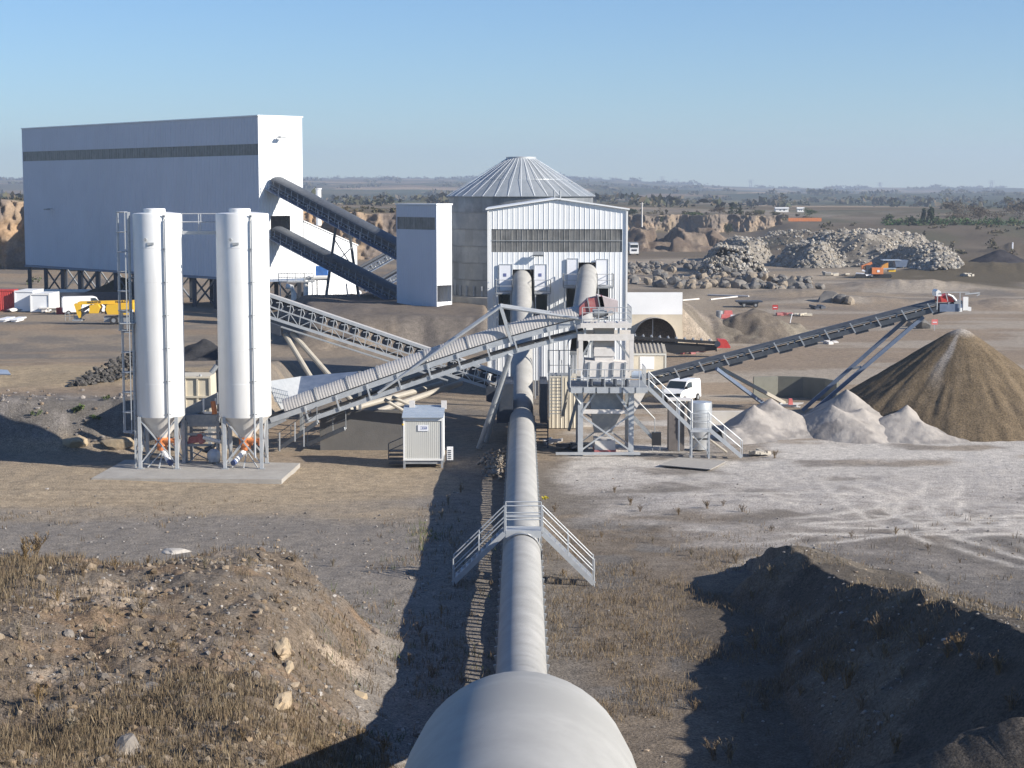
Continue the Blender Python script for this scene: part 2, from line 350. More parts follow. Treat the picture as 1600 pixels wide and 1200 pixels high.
    # quarry plateau
    c = lerp3(c, (.125, .108, .095), sst(190, 200, y) * sst(420, 330, y) * sst(-.14, -.12, a) * sst(-.005, -.02, a) * .85)
    # right yard beyond the stacker
    ry = sst(135, 150, y) * sst(.05, .08, a)
    c = lerp3(c, (.26, .2, .145), ry * sst(300, 230, y) * .75); c = lerp3(c, (.33, .29, .24), ry * sst(.53, .62, ns) * .7)
    c = lerp3(c, (.12, .105, .085), ry * sst(225, 245, y) * sst(330, 300, y) * sst(.13, .09, a + (n - .5) * .05) * .7)
    tr = np.exp(-(((a - .16) - .00052 * (y - 330) - .03 * np.sin(y / 60)) / .022) ** 2) * sst(215, 240, y) * sst(420, 380, y)
    c = lerp3(c, (.33, .27, .2), tr * .85)
    vg = sst(.15, .19, a) * sst(290, 320, y) * (1 - sst(.35, .65, tr))
    c = lerp3(c, (.105, .085, .055), vg * sst(.35, .55, fbm(x / 20, y / 40, 91, 4)))
    # rim and far land
    rim = sst(440, 470, y); veg = fbm(x / 25, y / 70, 93, 4)
    c = lerp3(c, (.125, .1, .072), rim * sst(900, 700, y) * .9); c = lerp3(c, (.075, .08, .045), rim * sst(.52, .66, veg) * .5)
    c = lerp3(c, (.045, .1, .03), sst(640, 650, y) * sst(760, 700, y) * sst(.2, .22, a) * .7)
    f = sst(800, 1100, y)
    ix = np.floor(x / (120 + 40 * np.floor(y / 900)) + vnoise(y / 200, y * 0, 3)); iy = np.floor(y / 170 + .35 * vnoise(x / 130, x * 0, 5))
    r = hash2(ix, iy, 7); r2 = hash2(ix, iy, 9)
    fld = np.zeros(x.shape + (3,)) + np.array((.085, .075, .04))
    for lo_, cc in ((.32, (.13, .095, .055)), (.5, (.05, .06, .025)), (.68, (.19, .135, .085)), (.8, (.26, .19, .12)), (.9, (.1, .09, .045))): fld[r > lo_] = cc
    fld *= (.8 + .4 * r2)[..., None]
    woods = sst(.5, .56, fbm(x / 200, y / 420, 97, 5)); fld = lerp3(fld, (.035, .042, .018), woods * .9)
    c = c * (1 - f[..., None]) + fld * f[..., None]
    return c
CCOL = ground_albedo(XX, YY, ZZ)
nr_, nc_ = XX.shape; idx = np.arange(nr_ * nc_).reshape(nr_, nc_)
quads = np.stack([idx[:-1, :-1], idx[:-1, 1:], idx[1:, 1:], idx[1:, :-1]], -1).reshape(-1, 4)
def grid_mesh(name, verts, quads, mat, cols=None, smooth=True):
    me = bpy.data.meshes.new(name); nv, nq = len(verts), len(quads); k = quads.shape[1]
    me.vertices.add(nv); me.vertices.foreach_set('co', np.asarray(verts, np.float32).ravel())
    me.loops.add(nq * k); me.loops.foreach_set('vertex_index', quads.astype(np.int32).ravel())
    me.polygons.add(nq); me.polygons.foreach_set('loop_start', (np.arange(nq) * k).astype(np.int32))
    me.polygons.foreach_set('use_smooth', np.full(nq, smooth)); me.update(calc_edges=True)
    if cols is not None:
        at = me.color_attributes.new('Col', 'FLOAT_COLOR', 'POINT'); cc = np.ones((nv, 4), np.float32); cc[:, :3] = cols; at.data.foreach_set('color', cc.ravel())
    me.materials.append(mat); me.validate()
    o = bpy.data.objects.new(name, me); C.objects.link(o); ORG[o.name] = A(0, 0, 0); return o
m_ground = M('stony_ground', (1, 1, 1), .95, 0, .22, 1.6, 1.0, 9, attr=True, spec=.1, dirt=None, grit=11)
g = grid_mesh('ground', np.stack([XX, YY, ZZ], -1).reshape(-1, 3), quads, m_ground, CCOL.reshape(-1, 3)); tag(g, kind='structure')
def heap(name, label, cat, x0, x1, y0, y1, nx, ny, fn, colfn, group=None, mat=None, lift=0.02):
    X, Y = np.meshgrid(np.linspace(x0, x1, nx), np.linspace(y0, y1, ny)); H = fn(X, Y); T = terrain(X, Y)
    Z = T + np.where(H > 0, H, np.maximum(H, -.5)); id_ = np.arange(nx * ny).reshape(ny, nx)
    q = np.stack([id_[:-1, :-1], id_[:-1, 1:], id_[1:, 1:], id_[1:, :-1]], -1).reshape(-1, 4)
    q = q[(H.ravel()[q] > 0).any(1)]; used, inv = np.unique(q, return_inverse=True)
    V = np.stack([X, Y, Z], -1).reshape(-1, 3)[used]; cc = colfn(X, Y, H).reshape(-1, 3)[used]
    c = A((x0 + x1) / 2, (y0 + y1) / 2, float(V[:, 2].min()))
    o = grid_mesh(name, V - c, inv.reshape(q.shape), mat or m_earth, cc); o.location = tuple(c); ORG[o.name] = c
    return tag(o, label, cat, group)
# ---------------------------------------------------------------- big structures
def ribbed_wall(mb, o, us, L, zb, zt, out, holes=(), pitch=.36, dep=.045, rib=.1):
    """vertical-rib sheet wall from o along the unit vector us (length L), heights zb..zt(s); out = outward normal; holes (s0, s1, z0, z1)"""
    o, us, out = A(*o), A(*us), A(*out); n = max(1, int(round(L / pitch))); p = L / n; prof = []
    for i in range(n):
        s = i * p; prof += [(s, 0), (s + p - rib - .05, 0), (s + p - rib, dep), (s + p - .05, dep)]
    prof.append((L, 0)); xs = [a for a, _ in prof]; ds = [b for _, b in prof]
    brk = sorted(set([round(q, 4) for q in xs] + [round(q, 4) for hh in holes for q in hh[:2] if 0 < q < L]))
    f = zt if callable(zt) else (lambda s: zt)
    for a, b in zip(brk[:-1], brk[1:]):
        da, db = np.interp([a, b], xs, ds); m = (a + b) / 2
        segs = [(None, None)]; cuts = sorted([(h2, h3) for (h0, h1, h2, h3) in holes if h0 - 1e-3 <= m <= h1 + 1e-3])
        z = zb; out_s = []
        for c0, c1 in cuts:
            if c0 > z: out_s.append((z, z, c0, c0))
            z = c1
        out_s.append((z, z, f(a), f(b)))
        for (z0, z1, z2, z3) in out_s:
            pa, pb = o + us * a + out * da, o + us * b + out * db
            mb.add([(pa[0], pa[1], z0), (pb[0], pb[1], z1), (pb[0], pb[1], z3), (pa[0], pa[1], z2)], [(0, 1, 2, 3)])
    return mb
def rail(mb, pts, h=1.1, r=.028, posts=None, mids=(.55,), up=A(0, 0, 1)):
    pts = [A(*p) for p in pts]
    for k in list(mids) + [h]: mb.path([p + up * k for p in pts], r, 6)
    for i in range(len(pts) - 1):
        n = max(1, int(round(np.linalg.norm(pts[i + 1] - pts[i]) / (posts or 1.3))))
        for j in range(n + (1 if i == len(pts) - 2 else 0)):
            p = pts[i] + (pts[i + 1] - pts[i]) * j / n; mb.tube(p, p + up * h, r, n=6)
def stairs(parent, top, bot, wdir, width, mat, both=True, sides=(-1, 1), tread='tread'):
    top, bot, wd = A(*top), A(*bot), nrm(wdir)
    for s in (-1, 1):
        build('stringer', MB().beam(top + wd * s * width / 2, bot + wd * s * width / 2, .06, .22), mat, parent)
    n = max(3, int(abs(top[2] - bot[2]) / .21)); t = MB(); run = nrm((bot - top) * A(1, 1, 0))
    for i in range(1, n):
        p = top + (bot - top) * i / n; t.obox(p + A(0, 0, .02), (run, wd, UP), (.13, width / 2 - .03, .015))
    build('treads', t, mat, parent)
    for s in sides:
        r = MB(); rail(r, [top + wd * s * width / 2, bot + wd * s * width / 2], 1.05, .026, 1.4); build('handrail', r, mat, parent)
def truss_leg(mb, p0, p1, w): mb.beam(p0, p1, w)
# ---- the long white building on legs
c0 = P(403, 183, 250); c1 = P(34, 203, 302); TOPZ = 27.3; BOTZ = 4.75
ld = nrm((c1 - c0) * A(1, 1, 0)); LL = np.linalg.norm((c1 - c0)[:2]); wd = A(ld[1], -ld[0], 0)
if wd[1] < 0: wd = -wd
WW = 7.4; b0 = A(c0[0], c0[1], 0)
t = thing('storage_building', 'huge long white storage building, its walls tinted blue-grey as shade, raised on a row of steel legs', 'building', b0)
wb = MB(); slit = (0.05, LL - .3, 22.0, 23.55)
ribbed_wall(wb, b0, ld, LL, BOTZ, TOPZ, -wd, [slit], .7, .05, .12)
ribbed_wall(wb, b0 + wd * WW, ld, LL, BOTZ, TOPZ, wd, [], 1.4, .05, .12)
ribbed_wall(wb, b0 + ld * LL, wd, WW, BOTZ, TOPZ, ld, [], .7, .05, .12)
build('long_wall', wb, m_cladbig, t)
we = MB(); hA = P(430, 275, 252); hB = P(432, 358, 252)
sA = float(np.dot(P(434, 275, 251.5) - b0, wd)); sB = float(np.dot(P(436, 355, 251.5) - b0, wd))
ribbed_wall(we, b0, wd, WW, BOTZ, TOPZ, -ld, [(sB - 1.0, sB + 2.3, 10.6, 13.6)], .46, .05, .12)
build('end_wall', we, m_clad, t)
pv = MB(); ribbed_wall(pv, b0 + wd * .08, ld, LL, 21.95, 23.6, -wd, [], .7, .05, .12); build('window_strip', pv, m_poly, t)
rf = MB(); q = [b0 + wd * -.12 + ld * -.12, b0 + ld * (LL + .12) + wd * -.12, b0 + ld * (LL + .12) + wd * (WW + .12), b0 + wd * (WW + .12) + ld * -.12]
rf.add([(p[0], p[1], TOPZ + .02) for p in q] + [(p[0], p[1], TOPZ + .2) for p in q], [(0, 1, 2, 3), (7, 6, 5, 4), (0, 4, 5, 1), (1, 5, 6, 2), (2, 6, 7, 3), (3, 7, 4, 0)])
build('roof', rf, m_clad, t)
fl = MB(); fl.add([(p[0], p[1], BOTZ - .03) for p in q] + [(p[0], p[1], BOTZ - .35) for p in q], [(0, 1, 2, 3), (7, 6, 5, 4), (0, 4, 5, 1), (1, 5, 6, 2), (2, 6, 7, 3), (3, 7, 4, 0)])
build('floor_frame', fl, m_blue, t)
NL = 13
for i in range(NL):
    for j, dd in enumerate((.4, WW - .4)):
        p = b0 + ld * (.6 + (LL - 1.2) * i / (NL - 1)) + wd * dd
        build('leg', MB().beam((p[0], p[1], -.1), (p[0], p[1], BOTZ - .36), .55, .55), m_dark, t)
        if i < NL - 1 and (i % 2 == 0 or j == 1):
            p2 = b0 + ld * (.6 + (LL - 1.2) * (i + 1) / (NL - 1)) + wd * dd
            br = MB().beam((p[0], p[1], .3), (p2[0], p2[1], BOTZ - .5), .2).beam((p2[0], p2[1], .3), (p[0], p[1], BOTZ - .5), .2)
            build('cross_brace', br, m_dark if j == 0 else m_galvd, t)
def flood(name, pos, out, parent):
    o = A(*out); b = MB().beam(pos, A(*pos) + o * .9, .07); b.obox(A(*pos) + o * 1.0 + A(0, 0, -.12), (nrm(np.cross(UP, o)), o, UP), (.45, .35, .1))
    return build(name, b, m_galvd, parent)
flood('floodlight', b0 + wd * 3.3 + UP * 24.6, -ld, t); flood('floodlight', b0 + ld * 60 + UP * 14.2, -wd, t)
# low annex at its end
ax0 = b0 + wd * WW - ld * .1; t = thing('annex_shed', 'bright white ribbed shed with a sloping roof against the end of the long building', 'shed', ax0)
AL = 9.4; an = MB(); sl = lambda s: 12.7 - .38 * s
ribbed_wall(an, ax0, wd, AL, 1.6, sl, -ld, [], .46, .05, .12); ribbed_wall(an, ax0 + wd * AL, ld, 9, 1.6, sl(AL), wd, [], .46, .05, .12)
build('wall', an, m_clad, t)
rr = MB(); e = [ax0 + UP * (12.75), ax0 + wd * (AL + .15) + UP * (sl(AL + .15) + .05)]; rr.add([e[0] - ld * .15, e[1] - ld * .15, e[1] + ld * 9, e[0] + ld * 9, e[0] - ld * .15 + UP * .15, e[1] - ld * .15 + UP * .15, e[1] + ld * 9 + UP * .15, e[0] + ld * 9 + UP * .15], [(0, 1, 2, 3), (7, 6, 5, 4), (0, 4, 5, 1), (1, 5, 6, 2), (2, 6, 7, 3), (3, 7, 4, 0)])
build('roof', rr, m_clad, t)
vs = P(498, 345, 266); st = MB().tube((vs[0], 266, 12), (vs[0], 266, 17.3), .4, n=14).tube((vs[0], 266, 17.3), (vs[0], 266, 17.45), .5, n=14)
tag(build('vent_stack', st, m_white), 'short white vent stack standing behind the upper sloping conveyor', 'vent stack')
# machines under the end wall
for (pts, r, lab, nm) in (([P(478, 470, 248), P(478, 437, 248), P(481, 434.5, 248), P(513, 434, 248)], .34, 'pale elbow duct rising and turning right under the end wall', 'exhaust_duct'),
                          ([P(459, 470, 247), P(459, 458, 247), P(456, 449, 247), P(447, 447, 247)], .38, 'short hooked pale duct left of the taller elbow duct', 'exhaust_duct')):
    tag(build(nm, MB().path(pts, r, 12), m_white, smooth=50), lab, 'duct')
fb = P(503, 426, 249); f = thing('dust_filter', 'bright blue dust filter housing between the two sloping conveyors', 'filter unit', (fb[0], 249, 0))
build('housing', MB().box(fb[0] - .8, fb[0] + .8, 248.4, 250, 4.9, 6.7), m_blup, f)
for sx in (-.7, .7): build('leg', MB().beam((fb[0] + sx, 249, 0), (fb[0] + sx, 249, 4.9), .15), m_galvd, f)
gb = P(466, 437, 248.5); gl = thing('service_platform', 'railed service platform below the bright white end wall', 'platform', (gb[0], 248.5, 0))
build('deck', MB().box(gb[0] - 2.6, gb[0] + 2.2, 247.5, 249.3, 4.5, 4.65), m_galv, gl); r = MB(); rail(r, [(gb[0] - 2.6, 247.5, 4.65), (gb[0] + 2.2, 247.5, 4.65)], 1.1, .05); build('handrail', r, m_galv, gl)
for sx in (-2.4, 2): build('leg', MB().beam((gb[0] + sx, 247.7, 0), (gb[0] + sx, 247.7, 4.5), .14), m_galv, gl)
# ---- narrow transfer building
n0 = P(682, 322, 218); n0 = A(n0[0], n0[1], 0); NT = 17 - 21.5 * 218 / FPX
t = thing('transfer_tower', 'narrow flat-roofed white tower building, its front tinted blue-grey as shade, beside the grain bin', 'building', n0)
nw = MB(); TD = 2.4; NLn = 7.85; hs = (.25, NLn - .2, 12.35, 13.85)
ribbed_wall(nw, n0, ld, NLn, -.5, NT, -wd, [hs], .35, .035, .09); build('front_wall', nw, m_cladbig, t)
pv = MB(); ribbed_wall(pv, n0 + wd * .06, ld, NLn, 12.3, 13.9, -wd, [], .35, .035, .09); build('window_strip', pv, m_poly, t)
ns = MB(); ribbed_wall(ns, n0, wd, TD, -.5, NT, -ld, [(.05, 2.3, 3.6, 5.6)], .6, .04, .08); build('side_wall', ns, m_clad, t); ns = MB(); ribbed_wall(ns, n0 + ld * NLn, wd, TD, -.5, NT, ld, [], .7, .05, .1)
build('side_wall', ns, m_clad, t)
ribbed_wall(bw := MB(), n0 + wd * TD, ld, NLn, -.5, NT, wd, [], .7, .05, .1); build('back_wall', bw, m_clad, t)
q = [n0 - wd * .1 - ld * .1, n0 - wd * .1 + ld * (NLn + .1), n0 + wd * (TD + .1) + ld * (NLn + .1), n0 + wd * (TD + .1) - ld * .1]
build('roof', MB().add([(p[0], p[1], NT + .02) for p in q] + [(p[0], p[1], NT + .2) for p in q], [(0, 1, 2, 3), (7, 6, 5, 4), (0, 4, 5, 1), (1, 5, 6, 2), (2, 6, 7, 3), (3, 7, 4, 0)]), m_clad, t)
# ---- the round bin
BX, BY, BR = P(814, 475, 230)[0], 230.0, 9.2
t = thing('storage_bin', 'big round metal bin with a cone roof behind the gabled building', 'bin', (BX, BY, 0))
ez = 17 - 6.5 * (BY - BR) / FPX; NP = 40; rng_ = random.Random(5); prof = []; z = 4.0; rings = 6; rh = (ez - z) / rings
wm = MB(); wc = []
for i in range(rings):
    sh = [rng_.uniform(.8, 1.15) for _ in range(NP)]
    for j in range(NP):
        a0, a1 = 2 * math.pi * (j + .5 * (i % 2)) / NP, 2 * math.pi * (j + 1 + .5 * (i % 2)) / NP; ss = 3; o = len(wm.v)
        zz = [z + rh * i + .02, z + rh * (i + 1) - .1, z + rh * (i + 1) - .05, z + rh * (i + 1) + .02]; rr_ = [0, 0, .09, .09]
        vv = []
        for k in range(len(zz)):
            for s in range(ss + 1):
                g_ = a0 + (a1 - a0) * s / ss; rr2 = BR + rr_[k] - (.004 * ((j + i) % 2)); vv.append((BX + rr2 * math.cos(g_), BY + rr2 * math.sin(g_), zz[k]))
        wm.add(vv, [(k * 4 + s, k * 4 + s + 1, k * 4 + s + 5, k * 4 + s + 4) for k in range(3) for s in range(ss)]); wc += [[.19 * sh[j], .205 * sh[j], .225 * sh[j]]] * len(vv)
build('wall', wm, m_bin, t, smooth=20, colors=np.array(wc))
cm = MB(); cc = []; rt = 1.75; RISE = 4.75; zt_ = ez + RISE; NR = 36
for j in range(NR):
    a0, a1 = 2 * math.pi * j / NR, 2 * math.pi * (j + 1) / NR; v = rng_.uniform(.82, 1.12); pr = [(BR + .35, ez - .12), (BR * .62, ez + RISE * .42), (BR * .62 - .02, ez + RISE * .425 + .03), (rt, zt_)]
    for k in range(3):
        v2 = v * rng_.uniform(.93, 1.05); vv = []
        for (r_, z_) in pr[k:k + 2]:
            for s in range(3):
                g_ = a0 + (a1 - a0) * s / 2; vv.append((BX + r_ * math.cos(g_), BY + r_ * math.sin(g_), z_))
        cm.add(vv, [(0, 1, 4, 3), (1, 2, 5, 4)]); cc += [[.34 * v2, .37 * v2, .39 * v2]] * 6
build('cone_roof', cm, m_bin, t, colors=np.array(cc))
sm = MB()
for j in range(NR):
    g_ = 2 * math.pi * j / NR; u_ = A(math.cos(g_), math.sin(g_), 0); b_ = A(BX, BY, 0)
    sm.beam(b_ + u_ * (BR + .35) + UP * (ez - .06), b_ + u_ * rt + UP * (zt_ - .01), .06, .02)
build('roof_ribs', sm, m_clad, t)
build('roof_cap', MB().lathe([(rt + .15, zt_ - .1), (rt + .15, zt_ + .12), (.01, zt_ + .2)], (BX, BY), 24), m_galv, t, smooth=30)
build('base_ring', MB().lathe([(BR + .8, -.5), (BR + .8, 3.9), (BR - .2, 4.0)], (BX, BY), 48), m_conc, t)
for k in range(22):
    g_ = R(180 + 4 + 3.9 * k * 2); p = A(BX + (BR + .16) * math.cos(g_), BY + (BR + .16) * math.sin(g_), 4.0)
    build('stiffener', MB().beam(p, p + UP * 1.3, .16, .12), m_galvd, t)
# ---- gabled building
GY = 150.0; gx0, gx1 = P(763.5, 328, GY)[0], P(979, 328, GY)[0]; ge = P(870, 328, GY)[2]; gr = P(870, 312, GY)[2]; GW = gx1 - gx0; GD = 14
t = thing('gabled_building', 'white ribbed building with a low gable front where both hooded conveyors enter', 'building', ((gx0 + gx1) / 2, GY, 0))
gt = lambda s: ge + (gr - ge) * (1 - abs(s - GW / 2) / (GW / 2))
X_ = lambda px: P(px, 400, GY)[0] - gx0
Zp = lambda py: P(800, py, GY)[2]
win = (X_(768), X_(972), Zp(394), Zp(358))
op = [(X_(801), X_(834), Zp(470), Zp(421)), (X_(904), X_(932), Zp(470), Zp(410)), (X_(779), X_(801), Zp(508), Zp(455)), (X_(834), X_(855), Zp(508), Zp(455)), (X_(885), X_(903.9), Zp(500), Zp(446)), (X_(932.1), X_(951), Zp(500), Zp(446))]
fw = MB(); ribbed_wall(fw, (gx0, GY, 0), (1, 0, 0), GW, -.3, gt, (0, -1, 0), [win] + op, .43, .032, .05)
build('front_wall', fw, m_clad, t)
for xx, oo in ((gx0, -1), (gx1, 1)): build('side_wall', ribbed_wall(MB(), (xx, GY, 0), (0, 1, 0), GD, -.3, ge, (oo, 0, 0), [], .6, .05, .12), m_clad, t)
sw = MB(); ribbed_wall(sw, (gx0, GY + GD, 0), (1, 0, 0), GW, -.3, gt, (0, 1, 0), [], .6, .05, .12)
build('back_wall', sw, m_clad, t)
wn = MB(); ribbed_wall(wn, (gx0 + win[0] - .02, GY + .07, 0), (1, 0, 0), win[1] - win[0] + .04, win[2] - .03, win[3] + .03, (0, -1, 0), [], .43, .03, .05); build('window_strip', wn, m_poly, t)
build('glazing_bar', MB().box(gx0 + win[0], gx0 + win[1], GY - .03, GY - .01, (win[2] + win[3]) / 2 - .03, (win[2] + win[3]) / 2 + .03), m_galvd, t)
rf = MB(); xm = (gx0 + gx1) / 2
for s in (-1, 1):
    e = [A(xm, GY - .25, gr + .04), A(xm + s * (GW / 2 + .25), GY - .25, ge - .0), A(xm + s * (GW / 2 + .25), GY + GD + .2, ge), A(xm, GY + GD + .2, gr + .04)]
    rf.add(e + [p + UP * .12 for p in e], [(0, 1, 2, 3), (7, 6, 5, 4), (0, 4, 5, 1), (1, 5, 6, 2), (2, 6, 7, 3), (3, 7, 4, 0)])
build('roof', rf, m_clad, t)
for xx in (gx0 - .04, gx1 + .04): build('corner_trim', MB().box(xx - .07, xx + .07, GY - .12, GY - .07, 0, ge - .1), m_white, t)
vp = MB(); vx = P(866, 320, GY + 2)[0]
for d in (0, .5): vp = MB(); vp.tube((vx + d, GY + 2, gr - .3), (vx + d, GY + 2, gr + .75), .07, n=8); build('roof_pipe', vp, m_galvd, t)
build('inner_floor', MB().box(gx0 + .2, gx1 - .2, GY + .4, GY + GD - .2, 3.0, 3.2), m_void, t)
for (xa, xb, ya, yb, sgn) in ((780, 800, 413, 454, 1), (835, 854, 413, 454, 1), (886, 903, 404, 445, 0), (931.5, 950, 405, 445, 0)):
    d = build('door', MB().box(gx0 + X_(xa), gx0 + X_(xb), GY - .14, GY - .06, Zp(yb), Zp(ya)), m_sign, t)
    if sgn: build('door_sign', MB().box(gx0 + X_(xa) + .35, gx0 + X_(xa) + .6, GY - .16, GY - .145, Zp(432), Zp(427)), m_signb, d)
    fr = MB()
    for (p, q) in (((xa, ya), (xb, ya)), ((xa, ya), (xa, yb)), ((xb, ya), (xb, yb))): fr.beam((gx0 + X_(p[0]), GY - .15, Zp(p[1])), (gx0 + X_(q[0]), GY - .15, Zp(q[1])), .06)
    build('door_frame', fr, m_galv, d)
fo = P(841, 397, GY - .5); fx = MB().beam((fo[0], GY, fo[2] + .1), (fo[0], GY - .5, fo[2] + .1), .06).obox(fo, (A(1, 0, 0), nrm((0, -.8, -.6)), nrm((0, -.6, .8))), (.42, .2, .09))
build('floodlight', fx, m_galvd, t)
build('base_wall', MB().box(gx0 - .05, gx1 + .05, GY - .35, GY - .12, -.3, 1.2), m_conc, t)
# ---- tunnel portal with a wing wall
PY = 193.0; x0, x1 = P(983, 500, PY)[0] - 1.2, P(1066, 500, PY)[0]; zt = P(1000, 457, PY)[2]; zm = P(1000, 491, PY)[2]; ac = P(1022, 528, PY); ar = P(1055, 528, PY)[0] - ac[0]
t = thing('tunnel_portal', 'concrete tunnel mouth with a curved wall and a bright white top band', 'tunnel portal', (ac[0], PY, 0))
poly_ = MB(); n = 20; dx = lambda z: x1 + (.1 + .9 * (1 - sst(-.3, zm, z))) if z < zm else x1
arch = [(ac[0] + ar * math.cos(a_), ac[2] + ar * math.sin(a_)) for a_ in np.linspace(0, math.pi, n)]
vv = []; ff = []
def outer(a_):
    c_, s_ = math.cos(a_), math.sin(a_); r_ = 99
    if c_ > 1e-6: r_ = min(r_, (x1 - ac[0]) / c_)
    if c_ < -1e-6: r_ = min(r_, (x0 - ac[0]) / c_)
    if s_ > 1e-6: r_ = min(r_, (zm - ac[2]) / s_)
    return ac[0] + c_ * r_, ac[2] + s_ * r_
angs = sorted(list(np.linspace(0, math.pi, 25)) + [math.atan2(zm - ac[2], x1 - ac[0]), math.atan2(zm - ac[2], x0 - ac[0])])
yof = lambda z: PY - .9 * (1 - sst(.5, zm, z))         # the face flares forward towards its foot
for a_ in angs:
    xi, zi = ac[0] + ar * math.cos(a_), ac[2] + ar * math.sin(a_); xo, zo = outer(a_)
    for f_ in (0, .25, .5, .75, 1): vv.append((xi + (xo - xi) * f_, yof(zi + (zo - zi) * f_), zi + (zo - zi) * f_))
for i in range(len(angs) - 1):
    for k in range(4): ff.append((i * 5 + k, i * 5 + k + 1, i * 5 + k + 6, i * 5 + k + 5))
poly_.add(vv, ff)
for (xa, xb, fl_) in ((x0, ac[0] - ar, 0), (ac[0] + ar, x1, 1)):
    zs = np.linspace(ac[2], -.3, 7); o_ = len(poly_.v); v2 = []
    for z_ in zs:
        ex = 1.0 * ((ac[2] - z_) / (ac[2] + .3)) ** 1.3 if fl_ else 0
        v2 += [(xa, yof(z_), z_), (xb + ex, yof(z_) , z_)]
    poly_.add(v2, [(2 * i, 2 * i + 2, 2 * i + 3, 2 * i + 1) for i in range(6)])
    if fl_:
        v3 = []
        for z_ in zs:
            ex = 1.0 * ((ac[2] - z_) / (ac[2] + .3)) ** 1.3; v3 += [(xb + ex, yof(z_), z_), (xb + ex, yof(z_) + 2.5, z_)]
        poly_.add(v3, [(2 * i, 2 * i + 1, 2 * i + 3, 2 * i + 2) for i in range(6)])
build('face', poly_, m_cream2, t, smooth=30)
build('top_band', MB().box(x0, x1, PY - .01, PY + .35, zm - .02, zt), m_concw, t)
tn = MB(); tv = []
for y_ in (PY - 1.6, PY + 7):
    for a_ in np.linspace(0, math.pi, 20): tv.append((ac[0] + (ar - .01) * math.cos(a_), y_, ac[2] + (ar - .01) * math.sin(a_)))
    tv += [(ac[0] - ar + .01, y_, -.2), (ac[0] + ar - .01, y_, -.2)]
m_ = 22; order = [20] + list(range(19, -1, -1)) + [21]
tn.add([tv[i] for i in order] + [tv[m_ + i] for i in order], [(i, i + 1, m_ + i + 1, m_ + i) for i in range(m_ - 1)] + [tuple(range(m_, 2 * m_))])
build('tunnel_lining', tn, m_conc, t, smooth=30)
build('pole', MB().tube((ac[0] - .2, PY - .5, -.1), (ac[0] - .2, PY - .5, ac[2] + ar * .9), .06), m_galv, t)
# ---------------------------------------------------------------- hooded conveyor running to the camera
def hood_mesh(cl, Rr, n=18, skirt=.12, flat=1.0):
    """half-round hood swept along centre points cl (x, y, z of the hood base)"""
    vs = []; fs = []; cl = [A(*p) for p in cl]; K = len(cl); m = n + 3
    for i, p in enumerate(cl):
        t = nrm(cl[min(i + 1, K - 1)] - cl[max(i - 1, 0)]); s = nrm(np.cross(t, UP)); u = np.cross(s, t)
        vs.append(p + s * Rr - u * skirt)
        for j in range(n + 1):
            a_ = math.pi * j / n; vs.append(p + s * Rr * math.cos(a_) + u * Rr * flat * math.sin(a_))
        vs.append(p - s * Rr - u * skirt)
    for i in range(K - 1):
        for j in range(m - 1): fs.append((i * m + j, i * m + j + 1, (i + 1) * m + j + 1, (i + 1) * m + j))
    return MB().add(vs, fs)
HX = lambda z: .06 + .0055 * (z - 12)
HR = .82
zs = [(-4, 13.45), (3, 13.2), (8, 13.05), (10.6, 12.97), (11.7, 12.9), (12.6, 12.72), (13.5, 12.45), (15, 11.9), (50, 2.5), (52, 2.08), (54, 1.78), (56, 1.62), (58, 1.56)] + [(z, 1.55) for z in range(61, 124, 3)] + [(124, 1.5), (126.5, 1.75), (128.5, 2.2), (130.5, 2.85)] + [(z, 2.85 + (z - 130.5) * .345) for z in range(133, 152, 3)] + [(152, 2.85 + 21.5 * .345)]
t = thing('hooded_conveyor', 'long pale hooded conveyor running from the foreground straight to the gabled building', 'conveyor', (HX(76), 76, 0))
cl = [(HX(z), z, h) for z, h in zs]
build('hood', hood_mesh(cl, HR, 22, .08), m_hood, t, smooth=35)
sm = MB()                                   # overlapping collars between hood lengths
for i in range(len(cl) - 1):
    p, q = A(*cl[i]), A(*cl[i + 1]); L_ = np.linalg.norm(q - p); nseg = max(1, int(L_ / 3))
    for k in range(nseg):
        c_ = p + (q - p) * (k + .5) / nseg
        if c_[1] < 52: continue
        d = nrm(q - p) * .03; hm = hood_mesh([c_ - d, c_ + d], HR + .007, 14, .07); sm.add(hm.v, hm.f)
build('collar', sm, m_hood, t, smooth=30)
for s in (-1, 1):
  gd = MB()
  for i in range(len(cl) - 1):
    p, q = A(*cl[i]), A(*cl[i + 1])
    if p[1] < 20: continue
    gd.beam(p + A(s * .46, 0, -1.2), q + A(s * .46, 0, -1.2), .12, .28)
  build('girder', gd, m_galvd, t)
bl = MB()
for i in range(len(cl) - 1):
    p, q = A(*cl[i]), A(*cl[i + 1])
    if p[1] < 20: continue
    bl.beam(p + A(0, 0, -1.17), q + A(0, 0, -1.17), .8, .16)
build('belt', bl, m_rub, t)
idl = None
for k in range(60):
    y_ = 53 + 1.2 * k
    if idl is None:
        mb_ = MB().beam((HX(y_) - HR + .03, y_, 1.5), (HX(y_) - .46, y_, .45), .1, .3).beam((HX(y_) + HR - .03, y_, 1.5), (HX(y_) + .46, y_, .45), .1, .3).beam((HX(y_) - .5, y_, .45), (HX(y_) + .5, y_, .45), .1, .1)
        idl = build('idler_frame', mb_, m_galvd, t)
    else:
        c_ = idl.copy(); C.objects.link(c_); c_.parent = t; c_.location = (HX(y_) - HX(53), y_ - 53, 0)
for y_ in range(54, 124, 6):
    build('leg', MB().beam((HX(y_) - .5, y_, -.2), (HX(y_) - .5, y_, .5), .14).beam((HX(y_) + .5, y_, -.2), (HX(y_) + .5, y_, .5), .14), m_galvd, t)
